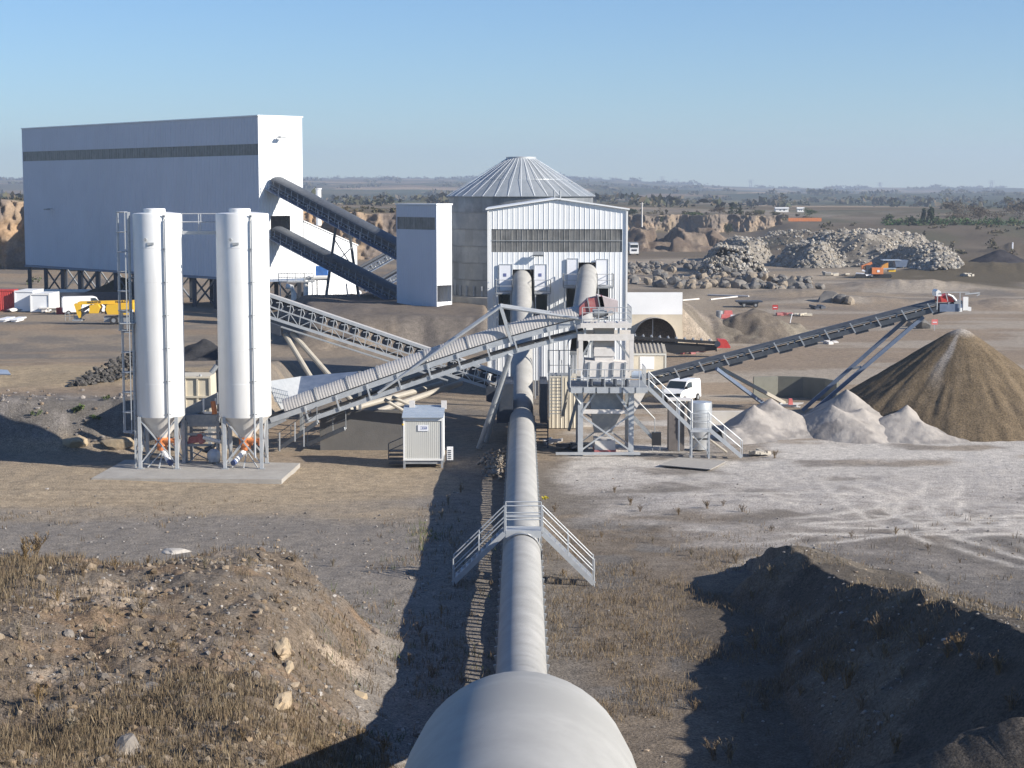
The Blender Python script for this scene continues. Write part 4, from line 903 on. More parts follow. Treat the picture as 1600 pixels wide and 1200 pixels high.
# ---------------------------------------------------------------- screening tower
YT = 115.2; YB2 = 118.6; T_ = lambda px, py, dy=0: P(px, py, YT + dy)
t = thing('screening_tower', 'dusty grey steel screening tower on four legs with railed decks and a hopper', 'tower', (T_(947, 700)[0], 117, 0))
xl, xr = T_(907, 650)[0], T_(986, 650)[0]; zd = T_(947, 604)[2]; zm = T_(947, 643)[2]
for x in (xl, xr):
    for y in (YT, YB2): build('leg', MB().box(x - .17, x + .17, y - .13, y + .13, -.2, zd - .2), m_galv if y == YT else m_galvd, t)
for y in (YT, YB2):
    build('cross_beam', MB().beam((xl, y, zm), (xr, y, zm), .2, .26), m_dusty, t)
    build('cross_brace', MB().beam((xl, y - .1, zm - .2), (xr, y - .1, .25), .1).beam((xr, y + .02, zm - .2), (xl, y + .02, .25), .1), m_galv, t)
    build('knee_brace', MB().beam((xl + .1, y - .1, zm), (xl + .95, y - .1, zd - .4), .12), m_galv, t); build('knee_brace', MB().beam((xr - .1, y - .1, zm), (xr - 1.0, y - .1, zd - .4), .14), m_galv, t)
for x in (xl, xr): build('side_brace', MB().beam((x, YT, zm), (x, YB2, .3), .1).beam((x, YT, .3), (x, YB2, zm), .1), m_galvd, t); build('side_beam', MB().beam((x, YT, zm), (x, YB2, zm), .2, .26), m_galvd, t)
build('ground_beam', MB().beam((xl - 1.6, YT - .3, .12), (xr + .6, YT - .3, .12), .16), m_galv, t)
dx0, dx1 = T_(890, 604)[0], T_(1011, 604)[0]
build('deck', MB().box(dx0, dx1, YT - .6, YB2 + .6, zd - .08, zd), m_galvd, t)
ed = MB(); xs_ = np.linspace(dx0, dx1 - .8, 6)
for a, b in zip(xs_[:-1], xs_[1:]): ed.box(a + .06, b - .06, YT - .66, YT - .6, zd - .36, zd + .02)
ed.box(dx1 - .75, dx1, YT - .66, YT - .6, zd - .36, zd + .02); build('edge_panels', ed, m_galv, t)
bm = MB()
for x in xs_: bm.beam((x, YT - .6, zd - .2), (x, YB2 + .5, zd - .2), .12, .22)
build('deck_beams', bm, m_galvd, t)
build('corner_strut', MB().beam((dx0 + .2, YT - .5, zd - .3), (xl, YT - .1, zm + .5), .1), m_galv, t)
r = MB(); rail(r, [(dx0 + .03, YB2, zd), (dx0 + .03, YT - .55, zd), (dx1 - .55, YT - .55, zd)], 1.15, .03, 1.1, (.58,)); build('handrail', r, m_galv, t)
r = MB(); rail(r, [(dx1 - .05, YT + .6, zd), (dx1 - .05, YB2, zd)], 1.15, .03, 1.1); build('handrail', r, m_galv, t)
hb = MB(); z0, z1 = T_(947, 613)[2], T_(947, 643)[2]; xa, xb, xc, xd = T_(924, 640)[0], T_(974, 640)[0], T_(930, 680)[0], T_(957, 680)[0]; zc = T_(947, 680)[2]
def frus(mb, x0, x1, y0, y1, z, X0, X1, Y0, Y1, Z):
    return mb.add([(x0, y0, z), (x1, y0, z), (x1, y1, z), (x0, y1, z), (X0, Y0, Z), (X1, Y0, Z), (X1, Y1, Z), (X0, Y1, Z)], [(0, 1, 5, 4), (1, 2, 6, 5), (2, 3, 7, 6), (3, 0, 4, 7), (4, 5, 6, 7), (3, 2, 1, 0)])
frus(hb, xa, xb, YT + .5, YB2 - .4, z1, xa, xb, YT + .5, YB2 - .4, zd - .4); frus(hb, xa, xb, YT + .5, YB2 - .4, z1, xc, xd, YT + 1.2, YB2 - 1.2, zc); build('hopper', hb, m_galvd, t)
fd = build('feeder_box', MB().box(T_(930, 700)[0], T_(962, 700)[0], YT + .4, YB2 - .6, .25, T_(947, 690)[2]), m_dusty, t); build('feeder_base', MB().box(T_(929, 700)[0], T_(963, 700)[0], YT + .35, YB2 - .5, 0, .25), m_mar, fd)
build('side_chute', MB().prism([(0, 0), (1.0, 0), (.1, -1.6), (-.35, -1.6)], (T_(986, 606)[0] + .15, YT + .2, zd - .1), (1, 0, 0), (0, 0, 1), (0, 1.6, 0)), m_dusty, t)
# vibrating screen
sx0, sx1 = T_(912, 580)[0], T_(981, 580)[0]; sc = build('screen_box', MB().prism([(0, -.15), (sx1 - sx0, -.3), (sx1 - sx0, .75), (.1, .95)], (sx0, YT - .1, zd + .75), (1, 0, 0), (0, 0, 1), (0, 2.4, 0)), m_dusty, t)
for k in range(4):
    xx = sx0 + (sx1 - sx0) * (.1 + .27 * k); build('bracket', MB().beam((xx, YT - .15, zd + .35), (xx + .08, YT - .15, zd + 1.6), .12, .1), m_galvd, sc)
    build('spring', MB().tube((xx + .2, YT, zd), (xx + .2, YT, zd + .55), .12, n=10), m_dark, sc)
build('drive_motor', MB().tube((dx1 - 1.0, YT + .2, zd + .75), (dx1 - .35, YT + .2, zd + .75), .27, n=16), m_bluelt, t)
# chute boxes and head
zA, zB, zC = T_(945, 567)[2], T_(945, 554)[2], T_(945, 543)[2]; bx0, bx1 = T_(929, 555)[0], T_(960, 555)[0]
build('chute_box', MB().box(bx0 + .03, bx1 - .03, YT + .2, YT + 2.2, zd + 1.4, zB - .0).box(bx0 - .03, bx1 + .03, YT + .12, YT + 2.3, zA + .42, zA + .92).box(bx0, bx1, YT + .2, YT + 2.2, zB + .02, zC), m_dusty, t)
build('upper_chute', MB().box(bx0, bx1, YT + .3, YT + 2.2, zC, T_(945, 509)[2]), M('beige_grey_chute', (.42, .38, .34), .7, 0, .1, 3), t)
zu = T_(945, 509)[2]; zf = T_(945, 527)[2]
for x in (xl, xr):
    for y in (YT, YB2): build('upper_column', MB().box(x - .14, x + .14, y - .1, y + .1, zd + (1.0 if y == YT else 0), zf), m_dusty, t)
for y in (YT, YB2): build('upper_beam', MB().beam((xl - .2, y, zf), (xr + .15, y, zf), .22, .42), m_dusty, t)
build('knee_brace', MB().beam((xr - .05, YT - .03, zf - 1.4), (xr - 1.1, YT - .03, zf), .12), m_galvd, t); build('knee_brace', MB().beam((xl + .05, YT + .03, zf - 1.3), (xl + .8, YT + .03, zf), .12), m_galvd, t)
ux0, ux1 = T_(907, 505)[0], T_(986, 505)[0]
build('upper_deck', MB().box(ux0, ux1, YT - .3, YB2, zu - .04, zu + .05).box(ux0, ux1, YT - .36, YT - .3, zu - .12, zu + .2), m_dusty, t)
for x in (ux0 + .3, ux1 - .8): build('deck_post', MB().beam((x, YT, zf), (x, YT, zu), .12), m_galv, t)
r = MB(); rail(r, [(ux0 + .1, YT - .3, zu), (ux1, YT - .3, zu), (ux1, YB2, zu)], 1.2, .03, 1.0, (.45, .85)); build('handrail', r, m_galv, t)
hx = T_(904, 490); hd = build('head_housing', MB().prism([(0, -.3), (.75, -.15), (1.75, .05), (1.75, .75), (.8, .75), (.15, .35)], (hx[0], YT + .5, hx[2] + .0), nrm((1, 0, .22)), nrm((-.22, 0, 1)), (0, 1.5, 0)), m_mar, t)
build('head_ribs', MB().beam(hx + A(.75, .45, .05), hx + A(.58, .45, 1.0), .07).beam(hx + A(1.42, .45, .25), hx + A(1.25, .45, 1.15), .07), m_galvd, hd)
build('head_chute', MB().prism([(0, 0), (1.35, -.4), (1.35, -1.1), (.3, -1.1)], T_(933, 461, .5), (1, 0, 0), (0, 0, 1), (0, 1.6, 0)), M('pink_grey_sheet', (.5, .43, .42), .6, 0, .08, 2), t)
mt = build('gear_motor', MB().tube(T_(926, 489, .1), T_(944, 488, .1), .27, n=14).tube(T_(944, 488, .1), T_(948, 488, .1), .18, n=12), m_galvd, t); build('bearing', MB().tube(T_(951, 490, .1), T_(958, 487, .1), .16, n=12), m_dusty, mt)
build('motor_arm', MB().beam(T_(915, 506, 0), T_(955, 492, 0), .1), m_dusty, t)
# ladder stair left of it, small container behind
l = thing('access_ladder', 'steep grey access stair behind the pale hood on the left of the screening tower', 'stair', G(868, 648))
stairs(l, P(868, 586, 124), P(868, 652, 123), (1, 0, 0), .85, m_galvd, sides=(-1, 1)); build('landing', MB().box(P(857, 585, 124)[0], P(893, 585, 124)[0], 124, 125.6, P(868, 586, 124)[2] - .08, P(868, 586, 124)[2]), m_galvd, l)
r = MB(); z_ = P(868, 586, 124)[2]; rail(r, [(P(857, 585, 124)[0], 125.4, z_), (P(893, 585, 124)[0], 125.4, z_), (P(893, 585, 124)[0], 124, z_)], 1.6, .03, .9); build('handrail', r, m_galvd, l)
l2 = thing('ground_ladder', 'dark ground ladder beside the pale hood near its shaded stretch', 'ladder', G(845, 697))
mb_ = MB()
for px in (837, 856): mb_.beam(P(px, 660, 119.5), P(px, 700, 118.5), .08)
for k in range(7): mb_.beam(P(837, 664 + 5.2 * k, 119.3 - .1 * k), P(856, 664 + 5.2 * k, 119.3 - .1 * k), .06)
build('frame', mb_, m_dark, l2)
for k, (px, s) in enumerate(((776, 0), (844, 0))):  # dark boxes stand in for the shade beside the hood
    mb_ = MB().box(P(px, 620, 121)[0], P(px + (26 if k == 0 else 12), 620, 121)[0], 121, 126, P(px, 661, 121)[2], P(px, 600, 121)[2])
    tag(build('shade_box', mb_, m_dark), 'dark box standing in for shade tight against the %s side of the pale hood' % ('left' if k == 0 else 'right'), 'box')
cb = thing('storage_container', 'cream storage container behind the steep stair at the screening tower', 'container', P(886, 640, 128) * A(1, 1, 0))
a, b = P(858, 590, 128), P(905, 590, 128); ribbed_wall(mb_ := MB(), (a[0], 128, 0), (1, 0, 0), b[0] - a[0], .05, P(880, 590, 128)[2], (0, -1, 0), [], .3, .03, .08)
build('front_wall', mb_, m_beige, cb); build('body', MB().box(a[0], b[0], 128.02, 130.4, .02, P(880, 590, 128)[2] + .05), m_beige, cb)
for (a, b) in (((888, 608), (879, 650)), ((903, 620), (889, 672))): tag(build('prop_tube', MB().tube(P(a[0], a[1], 120.5), P(b[0], b[1], 118.5 if b[1] > 660 else 121), .11, n=8), m_cream), 'leaning cream steel prop left of the screening tower legs', 'prop', 'leaning props by the screening tower')
kb = thing('control_box', 'black control box on two thin legs right of the screening tower', 'control box', G(1026, 700))
a = P(1019, 676, 117); b = P(1033, 696, 117); build('cabinet', MB().box(a[0], b[0], 117, 117.4, b[2], a[2]), m_black, kb)
for x in (a[0] + .05, b[0] - .05): build('leg', MB().beam((x, 117.2, -.1), (x, 117.2, b[2]), .05), m_galvd, kb)
kr = thing('short_stair', 'short flight of steps with a bent handrail right of the screening tower hopper', 'stair', G(1015, 690))
stairs(kr, P(990, 652, 117.5), P(1020, 684, 117.5), (0, 1, 0), .7, m_galvd, sides=()); r = MB().path([P(998, 628, 117.2), P(1023, 654, 117.2), P(1023, 684, 117.2)], .035, 6); build('handrail', r, m_galv, kr)
# deck stair with its landing
fs_ = thing('deck_stair', 'long two-flight galvanised stair descending right from the screening tower deck', 'stair', G(1095, 718))
yS = 114.2; lt = P(1080, 670, yS); lb = P(1107, 670, yS); zl = lt[2]
stairs(fs_, (T_(1012, 600)[0], yS, zd), (lt[0], yS, zl), (0, 1, 0), .85, m_galv); ft = G(1165, 722)
stairs(fs_, (lb[0], yS, zl), (ft[0], yS, .05), (0, 1, 0), .85, m_galv)
build('landing', MB().box(lt[0] - .1, lb[0] + .1, yS - .5, yS + .5, zl - .16, zl), m_galv, fs_)
r = MB(); rail(r, [(lt[0], yS - .45, zl), (lb[0], yS - .45, zl)], 1.05, .026, 3); build('handrail', r, m_galv, fs_)
for x in (lt[0], lb[0]):
    for y in (yS - .4, yS + .4): build('leg', MB().beam((x, y, -.1), (x, y, zl - .1), .1), m_galv, fs_)
build('leg_brace', MB().beam((lt[0], yS - .42, zl - .3), (lb[0], yS - .42, .3), .06).beam((lb[0], yS + .42, zl - .3), (lt[0], yS + .42, .3), .06), m_galv, fs_)
# water tank behind the landing
yK = 117.0; tk = thing('water_tank', 'shiny zinc water tank with a dark cabinet behind the stair landing', 'tank', P(1085, 700, yK) * A(1, 1, 0))
c_ = P(1094, 650, yK); build('tank_shell', MB().lathe([(.05, P(1, 629, yK)[2] + .06), (.8, P(1, 629, yK)[2]), (.82, P(1, 631, yK)[2]), (.8, P(1, 670, yK)[2]), (.55, P(1, 690, yK)[2]), (.5, .05)], (c_[0], yK + .4), 28), m_tank, tk, smooth=40)
rg = MB()
for k in range(3): z = P(1, 640 + 10 * k, yK)[2]; rg.lathe([(.8, z - .03), (.84, z), (.8, z + .03)], (c_[0], yK + .4), 28)
build('hoop', rg, m_tank, tk)
a, b = P(1046, 627, yK), P(1079, 704, yK); build('cabinet', MB().box(a[0], b[0] - .4, yK + .2, yK + 1.5, 0, a[2]), M('brown_grey_steel', (.13, .115, .11), .6, 0, .2, 3), tk)
build('lid', MB().box(a[0] - .05, b[0] + .1, yK + .1, yK + 1.6, a[2], a[2] + .08), m_dusty, tk)
build('standpipe', MB().tube((P(1080, 600, yK)[0], yK - .6, .1), (P(1080, 600, yK)[0], yK - .6, P(1, 622, yK)[2]), .06, n=8).tube((P(1061, 600, yK)[0], yK - .2, 0), (P(1061, 600, yK)[0], yK - .2, P(1, 630, yK)[2]), .06, n=8), m_white, tk)
build('drain_pipe', MB().path([P(1080, 680, yK - 1.5), P(1084, 686, yK - 1.5), P(1108, 686, yK - 2), G(1135, 706)], .07, 8), m_cream, tk)
pl = MB(); q = [G(1030, 728), G(1110, 735), G(1135, 722), G(1060, 716)]; pl.add([(p[0], p[1], .03) for p in q] + [(p[0], p[1], .07) for p in q], [(4, 5, 6, 7), (0, 1, 5, 4), (1, 2, 6, 5), (2, 3, 7, 6), (3, 0, 4, 7)])
tag(build('ground_plate', pl, m_conc), 'pale flat plate lying on the ground before the stair landing', 'plate')
# white site cabin with striped roof
yW = 165.0; a, b = P(986, 560, yW), P(1040, 560, yW); cw = thing('site_cabin', 'cream site cabin with a ribbed roof and white shutter window right of the tower', 'cabin', P(1013, 590, yW) * A(1, 1, 0))
zt_ = P(1, 552, yW)[2]; build('body', MB().box(a[0], b[0], yW, yW + 2.4, 0, zt_), m_beige, cw)
rm = MB().add([A(a[0] - .1, yW - .1, zt_ + .02), A(b[0] + .1, yW - .1, zt_ + .02), A(b[0] + .1, yW + 2.5, zt_ + .65), A(a[0] - .1, yW + 2.5, zt_ + .65), A(b[0] + .1, yW + 2.5, zt_), A(a[0] - .1, yW + 2.5, zt_)], [(0, 1, 2, 3), (1, 4, 2), (0, 3, 5), (3, 2, 4, 5)])
for k in range(9): x = a[0] + (b[0] - a[0]) * (k + .5) / 9; rm.beam((x, yW - .08, zt_ + .07), (x, yW + 2.48, zt_ + .7), .12, .1)
build('roof', rm, m_cream, cw)
wf = build('window', MB().box(P(1004, 1, yW)[0], P(1027, 1, yW)[0], yW - .05, yW - .01, P(1, 577, yW)[2], P(1, 557, yW)[2]), m_white, cw); sh = MB()
for k in range(6): z = P(1, 575.5 - 3 * k, yW)[2]; sh.box(P(1006, 1, yW)[0], P(1025, 1, yW)[0], yW - .07, yW - .052, z, z + .1)
build('shutter', sh, m_sign, wf)
fmm = MB()
for x in (a[0], b[0]): fmm.box(x - .07, x + .07, yW - .06, yW - .012, 0, zt_)
fmm.box(a[0], b[0], yW - .08, yW - .015, zt_ - .18, zt_); build('frame', fmm, m_cab, cw)
for i, (px, py, s_) in enumerate(((1006, 600, 1.0),)): tag(build('sand_bag_heap', MB().rock(P(px, py + 8, 140), 1.0, 4, .8, 2).rock(P(px + 14, py + 14, 140), .8, 5, .7, 2), m_beige, smooth=60), 'cream covered heap on the ground left of the parked white van', 'heap')
# ---------------------------------------------------------------- stacker conveyor
SA, SB = P(1000, 592, 138.5), P(1462, 474, 134.5); t = thing('stacker_conveyor', 'long dark stacker conveyor rising right over the brown sand cone', 'conveyor', (SA + SB) / 2 * A(1, 1, 0))
tt = nrm(SB - SA); ss = nrm(np.cross(tt, UP)); ss = ss if ss[1] < 0 else -ss; uu = np.cross(ss, tt); uu = uu if uu[2] > 0 else -uu; LS = np.linalg.norm(SB - SA)
Q = lambda s, a, u: SA + tt * s + ss * a + uu * u
hm = hood_mesh([Q(s, 0, 0) for s in np.linspace(0, LS, 12)], .55, 12, .05, .6); build('belt_cover', hm, m_slate, t, smooth=40)
for a in (-.6, .6): build('lower_girder', MB().beam(Q(0, a, -.42), Q(LS, a, -.42), .12, .36, uu), m_slate, t); build('upper_rail', MB().beam(Q(0, a, -.02), Q(LS, a, -.02), .06, .06, uu), m_galvd, t)
build('belt', MB().beam(Q(0, 0, -.06), Q(LS, 0, -.06), .95, .08, uu), m_rub, t); build('return_belt', MB().beam(Q(0, 0, -.5), Q(LS, 0, -.5), .95, .06, uu), m_rub, t)
for k in range(12):
    s = 1 + (LS - 1.5) * k / 11
    build('upright', MB().beam(Q(s - .1, .68, .2), Q(s + .12, .68, -.62), .09, .09), m_galv, t)
    build('roller', MB().tube(Q(s + .9, -.5, -.18), Q(s + .9, .58, -.18), .07, n=8).tube(Q(s + 1.4, -.5, -.18), Q(s + 1.4, .58, -.18), .07, n=8), m_galv, t)
    build('under_bracket', MB().obox(Q(s + .6, 0, -.68), (tt, ss, uu), (.5, .55, .09)), m_dark, t)
# head end
Hh = lambda px, py, dy=0: P(px, py, 134.5 + dy)
build('head_cover', MB().prism([(0, 0), (.4, .02), (.35, .35), (.12, .5), (-.02, .35)], Hh(1463, 463, -.7), (1, 0, 0), (0, 0, 1), (0, 1.3, 0)), m_white, t)
build('head_frame', MB().box(Hh(1465, 480)[0], Hh(1500, 480)[0], 133.8, 135.2, Hh(1, 486)[2], Hh(1, 474)[2]), m_blue, t)
build('red_drum_guard', MB().prism([(0, 0), (1.3, 0), (1.25, .3), (.75, .6), (0, .35)], Hh(1466, 472, -.6), (1, 0, 0), (0, 0, 1), (0, 1.2, 0)), m_red, t)
build('drum_strap', MB().path([Hh(1481, 460, -.7), Hh(1488, 463, -.7), Hh(1494, 470, -.7)], .09, 6), m_white, t)
build('discharge_box', MB().box(Hh(1500, 1)[0], Hh(1513, 1)[0], 133.9, 135.1, Hh(1, 484)[2], Hh(1, 469)[2]), m_galvd, t)
build('white_panel', MB().box(Hh(1514, 1)[0], Hh(1522, 1)[0], 133.8, 134.0, Hh(1, 484)[2], Hh(1, 463)[2]).box(Hh(1507, 1)[0], Hh(1512, 1)[0], 133.7, 133.9, Hh(1, 486)[2], Hh(1, 480)[2]).box(Hh(1522, 1)[0], Hh(1527, 1)[0], 133.8, 134.2, Hh(1, 485)[2], Hh(1, 479)[2]), m_white, t)
r = MB(); r.beam(Hh(1472, 456.5, -.8), Hh(1515, 456.5, -.8), .05).beam(Hh(1508, 459.5, -.8), Hh(1531, 457.5, -.8), .08).beam(Hh(1526, 462, -.8), Hh(1531, 460, -.8), .06).beam(Hh(1500, 456, -.8), Hh(1500, 486, -.8), .06).beam(Hh(1465, 462, -.8), Hh(1464, 484, -.8), .07).beam(Hh(1478, 459, -.8), Hh(1481, 471, -.8), .06); build('head_railing', r, m_galv, t)
b1, b2 = G(1197, 634, .15), G(1226, 630, .15); pA = P(1118, 575, 137)
build('leg', MB().beam(pA + A(0, -.5, 0), b1, .22, .26), m_blue, t); build('leg', MB().beam(pA + A(.3, .6, 0), b2, .24, .26), m_cream, t)
pB = P(1430, 494, 135); b3, b4 = G(1254, 641, .3), G(1266, 646, .3)
build('leg', MB().beam(pB + A(-.3, .4, 0), b3, .24, .28), m_blue, t); build('leg', MB().beam(pB + A(.5, -.5, 0), b4, .24, .28), m_blue, t)
mA, mB = b3 + (pB - b3) * .45, b4 + (pB - b4) * .48; build('leg_tie', MB().beam(mA, mB, .16), m_galv, t)
build('axle', MB().beam(b1, b2, .16).beam(b1, G(1245, 634, .3), .14), m_galv, t)
tag(build('wheel_guard', MB().prism([(0, 0), (.38, 0), (.3, .55), (.06, .55)], G(1232, 634, .1), (1, 0, 0), (0, 0, 1), (0, .4, 0)), m_pink), 'upright red guard block at the foot of the stacker conveyor', 'block')
pl = MB(); q = [G(1213, 636), G(1250, 640), G(1256, 632), G(1236, 632)]; pl.add([(p[0], p[1], .05) for p in q] + [(p[0], p[1], .16) for p in q], [(4, 5, 6, 7), (0, 1, 5, 4), (1, 2, 6, 5), (2, 3, 7, 6), (3, 0, 4, 7)])
tag(build('foot_slab', pl, m_conclt), 'small pale slab beside the red guard under the stacker conveyor', 'slab')
wl = MB(); wp = [P(1177, 615, 147), P(1215, 615, 147.5), P(1255, 615, 147), P(1290, 615, 145.5), P(1309, 615, 143.5)]; zt_ = P(1177, 588.5, 147)[2]
for a, b in zip(wp[:-1], wp[1:]): wl.beam((a[0], a[1], zt_ / 2 - .2), (b[0], b[1], zt_ / 2 - .2), .22, zt_ + .4)
tag(build('curved_wall', wl, M('green_grey_concrete', (.19, .19, .16), .85, 0, .12, 1, .3, 12, dirt=(.12, .11, .1), dirt_amt=.4)), 'low curved grey-green wall behind the stacker conveyor legs', 'wall')
wl = MB(); a, b = P(1112, 650, 131), P(1160, 650, 131); wl.box(a[0], b[0] + .5, 131, 131.5, -.2, P(1, 643, 131)[2]); tag(build('low_wall', wl, m_conclt), 'low bright wall between the water tank and the pale dust heaps', 'wall')
# ---------------------------------------------------------------- heaps
CC = A(P(1502, 515, 131.6)[0], 131.6); CH = P(1502, 515, 131.6)[2]; SL = .74
def cone(X, Y):
    dx_ = X - CC[0]; d = np.hypot(np.where(dx_ < 0, dx_ * .86, dx_), Y - CC[1]); an = np.arctan2(Y - CC[1], X - CC[0])
    g_ = (vnoise(an * 7 + 40 + .3 * np.sin(d), d * .12, 3) - .5) * .3 + (vnoise(an * 17 + 70, d * .3, 5) - .5) * .15
    return CH + .45 - SL * d + g_ * sst(.5, 5, d) + (fbm(X / .8, Y / .8, 9, 3) - .5) * .12 - .3 * np.exp(-d * 2)
def conecol(X, Y, H):
    d = np.hypot(X - CC[0], Y - CC[1]); an = np.arctan2(Y - CC[1], X - CC[0]); c = np.ones(X.shape + (3,)) * np.array((.135, .102, .066))
    st_ = vnoise(an * 11 + fbm(X, Y, 3, 3) * 1.5, d * .25, 15) * .6 + fbm(X / 2, Y / 2, 17, 4) * .4; c = lerp3(c, (.11, .084, .056), sst(.4, .75, st_) * .5); c = lerp3(c, (.165, .128, .088), sst(.5, .75, fbm(X / 1.5 + an * 4, Y / 1.5, 19, 4)) * .4)
    da = np.abs(an - R(-125) + .3 * (vnoise(d * .5, d * 0, 4) - .5)); c = lerp3(c, (.5, .47, .44), np.maximum(sst(.16, .04, da) * sst(6.5, 2.5, d) * .4, sst(1.3, .3, d) * .5)); return c
heap('sand_cone', 'large brown sand cone under the head of the stacker conveyor', 'sand heap', CC[0] - 14, CC[0] + 14, CC[1] - 14, CC[1] + 14, 190, 190, cone, conecol)
def peaks(ps, amp=.35, sd=3):
    def f(X, Y):
        h = 0
        for (px, y, H, s1, s2, rot) in ps:
            x = P(px, 650, y)[0]; dx_, dy_ = X - x, Y - y; c_, s_ = math.cos(rot), math.sin(rot); h = h + np.exp((H - np.hypot((dx_ * c_ + dy_ * s_) * s1, (-dx_ * s_ + dy_ * c_) * s2)) / .3)
        h = .3 * np.log(h + 1e-9) - .15
        return h + (fbm(X / 1.3, Y / 1.3, sd, 4) - .5) * amp + (fbm(X / 4, Y / 4, sd + 5, 3) - .5) * amp * 1.2
    return f
def dustcol(dark=.3, sd=3):
    def f(X, Y, H):
        n1 = fbm(X / 1.5, Y / 1.5, sd + 9, 4); n2 = fbm(X / .4, Y / .4, sd + 13, 3); c = np.ones(X.shape + (3,)) * np.array((.36, .33, .3)); c = lerp3(c, (.2, .185, .175), sst(.5, .62, n1) * dark * 2 * (.5 + n2)); return c
    return f
for lab, ps, bx, sd in (('rounded pale dust heap nearest the stair landing', [(1178, 125.5, 2.1, .72, .6, 0), (1205, 127.5, 2.35, .66, .6, 0), (1150, 122.5, .9, .3, .35, 0), (1235, 126.5, 1.5, .4, .4, 0)], (1120, 1275), 3),
                        ('pale dust heap with a curved crest below the stacker conveyor legs', [(1322, 128.5, 3.0, .75, .55, .3), (1300, 125.5, 2.2, .75, .4, .5), (1347, 125.5, 2.1, .6, .6, 0), (1372, 126.5, 1.5, .35, .4, 0)], (1245, 1400), 5),
                        ('pale dust heap leaning against the foot of the brown sand cone', [(1417, 125.5, 2.35, .75, .7, 0), (1440, 123.5, 1.2, .3, .4, -.2), (1392, 125, 1.6, .5, .5, 0)], (1365, 1500), 7)):
    xa, xb = P(bx[0], 650, 125)[0], P(bx[1], 650, 125)[0]; heap('dust_heap', lab, 'dust heap', xa, xb, 117.5, 134, 150, 150, peaks(ps, .28, sd), dustcol(.3, sd), None, m_dustp)
brn = lambda c1, c2, sd: (lambda X, Y, H: lerp3(np.ones(X.shape + (3,)) * np.array(c1), c2, sst(.45, .6, fbm(X / 2.5, Y / 2.5, sd, 4))))
for lab, px, py, r_, H, c1, c2, sd in (('brown-grey earth heap right of the tunnel mouth', 1120, 533, 6.5, 2.4, (.17, .145, .115), (.2, .17, .14), 11), ('taller brown earth heap behind the red end of the tunnel conveyor', 1185, 533, 7.5, 3.2, (.15, .125, .1), (.19, .165, .13), 13),
                                   ('low dark heap on the grey bench behind the lattice conveyor', 600, 492, 6, 1.6, (.12, .1, .085), (.16, .13, .11), 15), ('broad dark earth heap left of the narrow tower building', 520, 484, 13, 2.6, (.13, .11, .095), (.17, .14, .115), 17)):
    c = G(px, py); heap('earth_heap', lab, 'earth heap', c[0] - r_ * 1.3, c[0] + r_ * 1.3, c[1] - r_, c[1] + r_ * 1.6, 70, 70, (lambda X, Y, c=c, r_=r_, H=H, sd=sd: H * (1.15 - np.hypot((X - c[0]) / r_, (Y - c[1] - r_ * .5) / r_ / 1.1) * 1.15) + (fbm(X / 2.6, Y / 2.6, sd, 4) - .5) * H * .55), brn(c1, c2, sd))
for lab, px, py, r_, H, col, sd in (('black gravel heap seen through the gap between the white silos', 318, 590, 3.2, 2.0, (.03, .03, .032), 21), ('small black heap far right beyond the stacker conveyor head', 1562, 411, 7, 3.0, (.035, .032, .035), 23), ('grey gravel heap behind the gap between the silos, upper', 322, 560, 4, 1.6, (.13, .115, .1), 25)):
    c = G(px, py); heap('gravel_heap', lab, 'gravel heap', c[0] - r_ * 1.5, c[0] + r_ * 1.5, c[1] - r_ * 1.3, c[1] + r_ * 1.3, 50, 50, (lambda X, Y, c=c, r_=r_, H=H, sd=sd: H * (1.1 - np.hypot(X - c[0], Y - c[1]) / r_) + (fbm(X / 1.2, Y / 1.2, sd, 4) - .5) * .5), brn(col, tuple(q * 1.4 for q in col), sd))
# black rubble bank on the left
c1_, c2_ = ghit(118, 604), ghit(212, 592); rs = random.Random(3); rk = MB()
for k in range(420):
    f_ = rs.random(); wdt = .4 + 1.6 * f_; p = c1_ + (c2_ - c1_) * f_ + A(rs.uniform(-.4, .4), rs.uniform(0, 1) * 5 * f_, 0); hh = (.4 + 1.9 * f_) * max(0, 1 - abs((p[1] - (c1_ + (c2_ - c1_) * f_)[1]) / (5 * f_ + .01) - .5) * 2) * rs.uniform(.6, 1)
    rk.rock((p[0], p[1], th(p[0], p[1]) + hh), rs.uniform(.1, .3), k)
tag(build('rubble_bank', rk, m_rockd), kind='stuff')
for px, py, r_, lab in ((113, 695, 1.35, 'big smooth tan block at the foot of the bank, left of the other'), (181, 697, 1.45, 'big rugged tan block at the foot of the bank beside the caged ladder')):
    p = ghit(px, py + 6); mb_ = MB().rock((0, 0, 0), 1, px, .36, 3); mb_.v = [(v[0] * r_ * .95, v[1] * .6, v[2] * 1.5) for v in mb_.v]; mb_.v = [(v[0] + p[0], v[1] + p[1] + .3, v[2] + p[2] + .3) for v in mb_.v]
    tag(build('stone_block', mb_, m_rockt, smooth=25), lab, 'boulder')
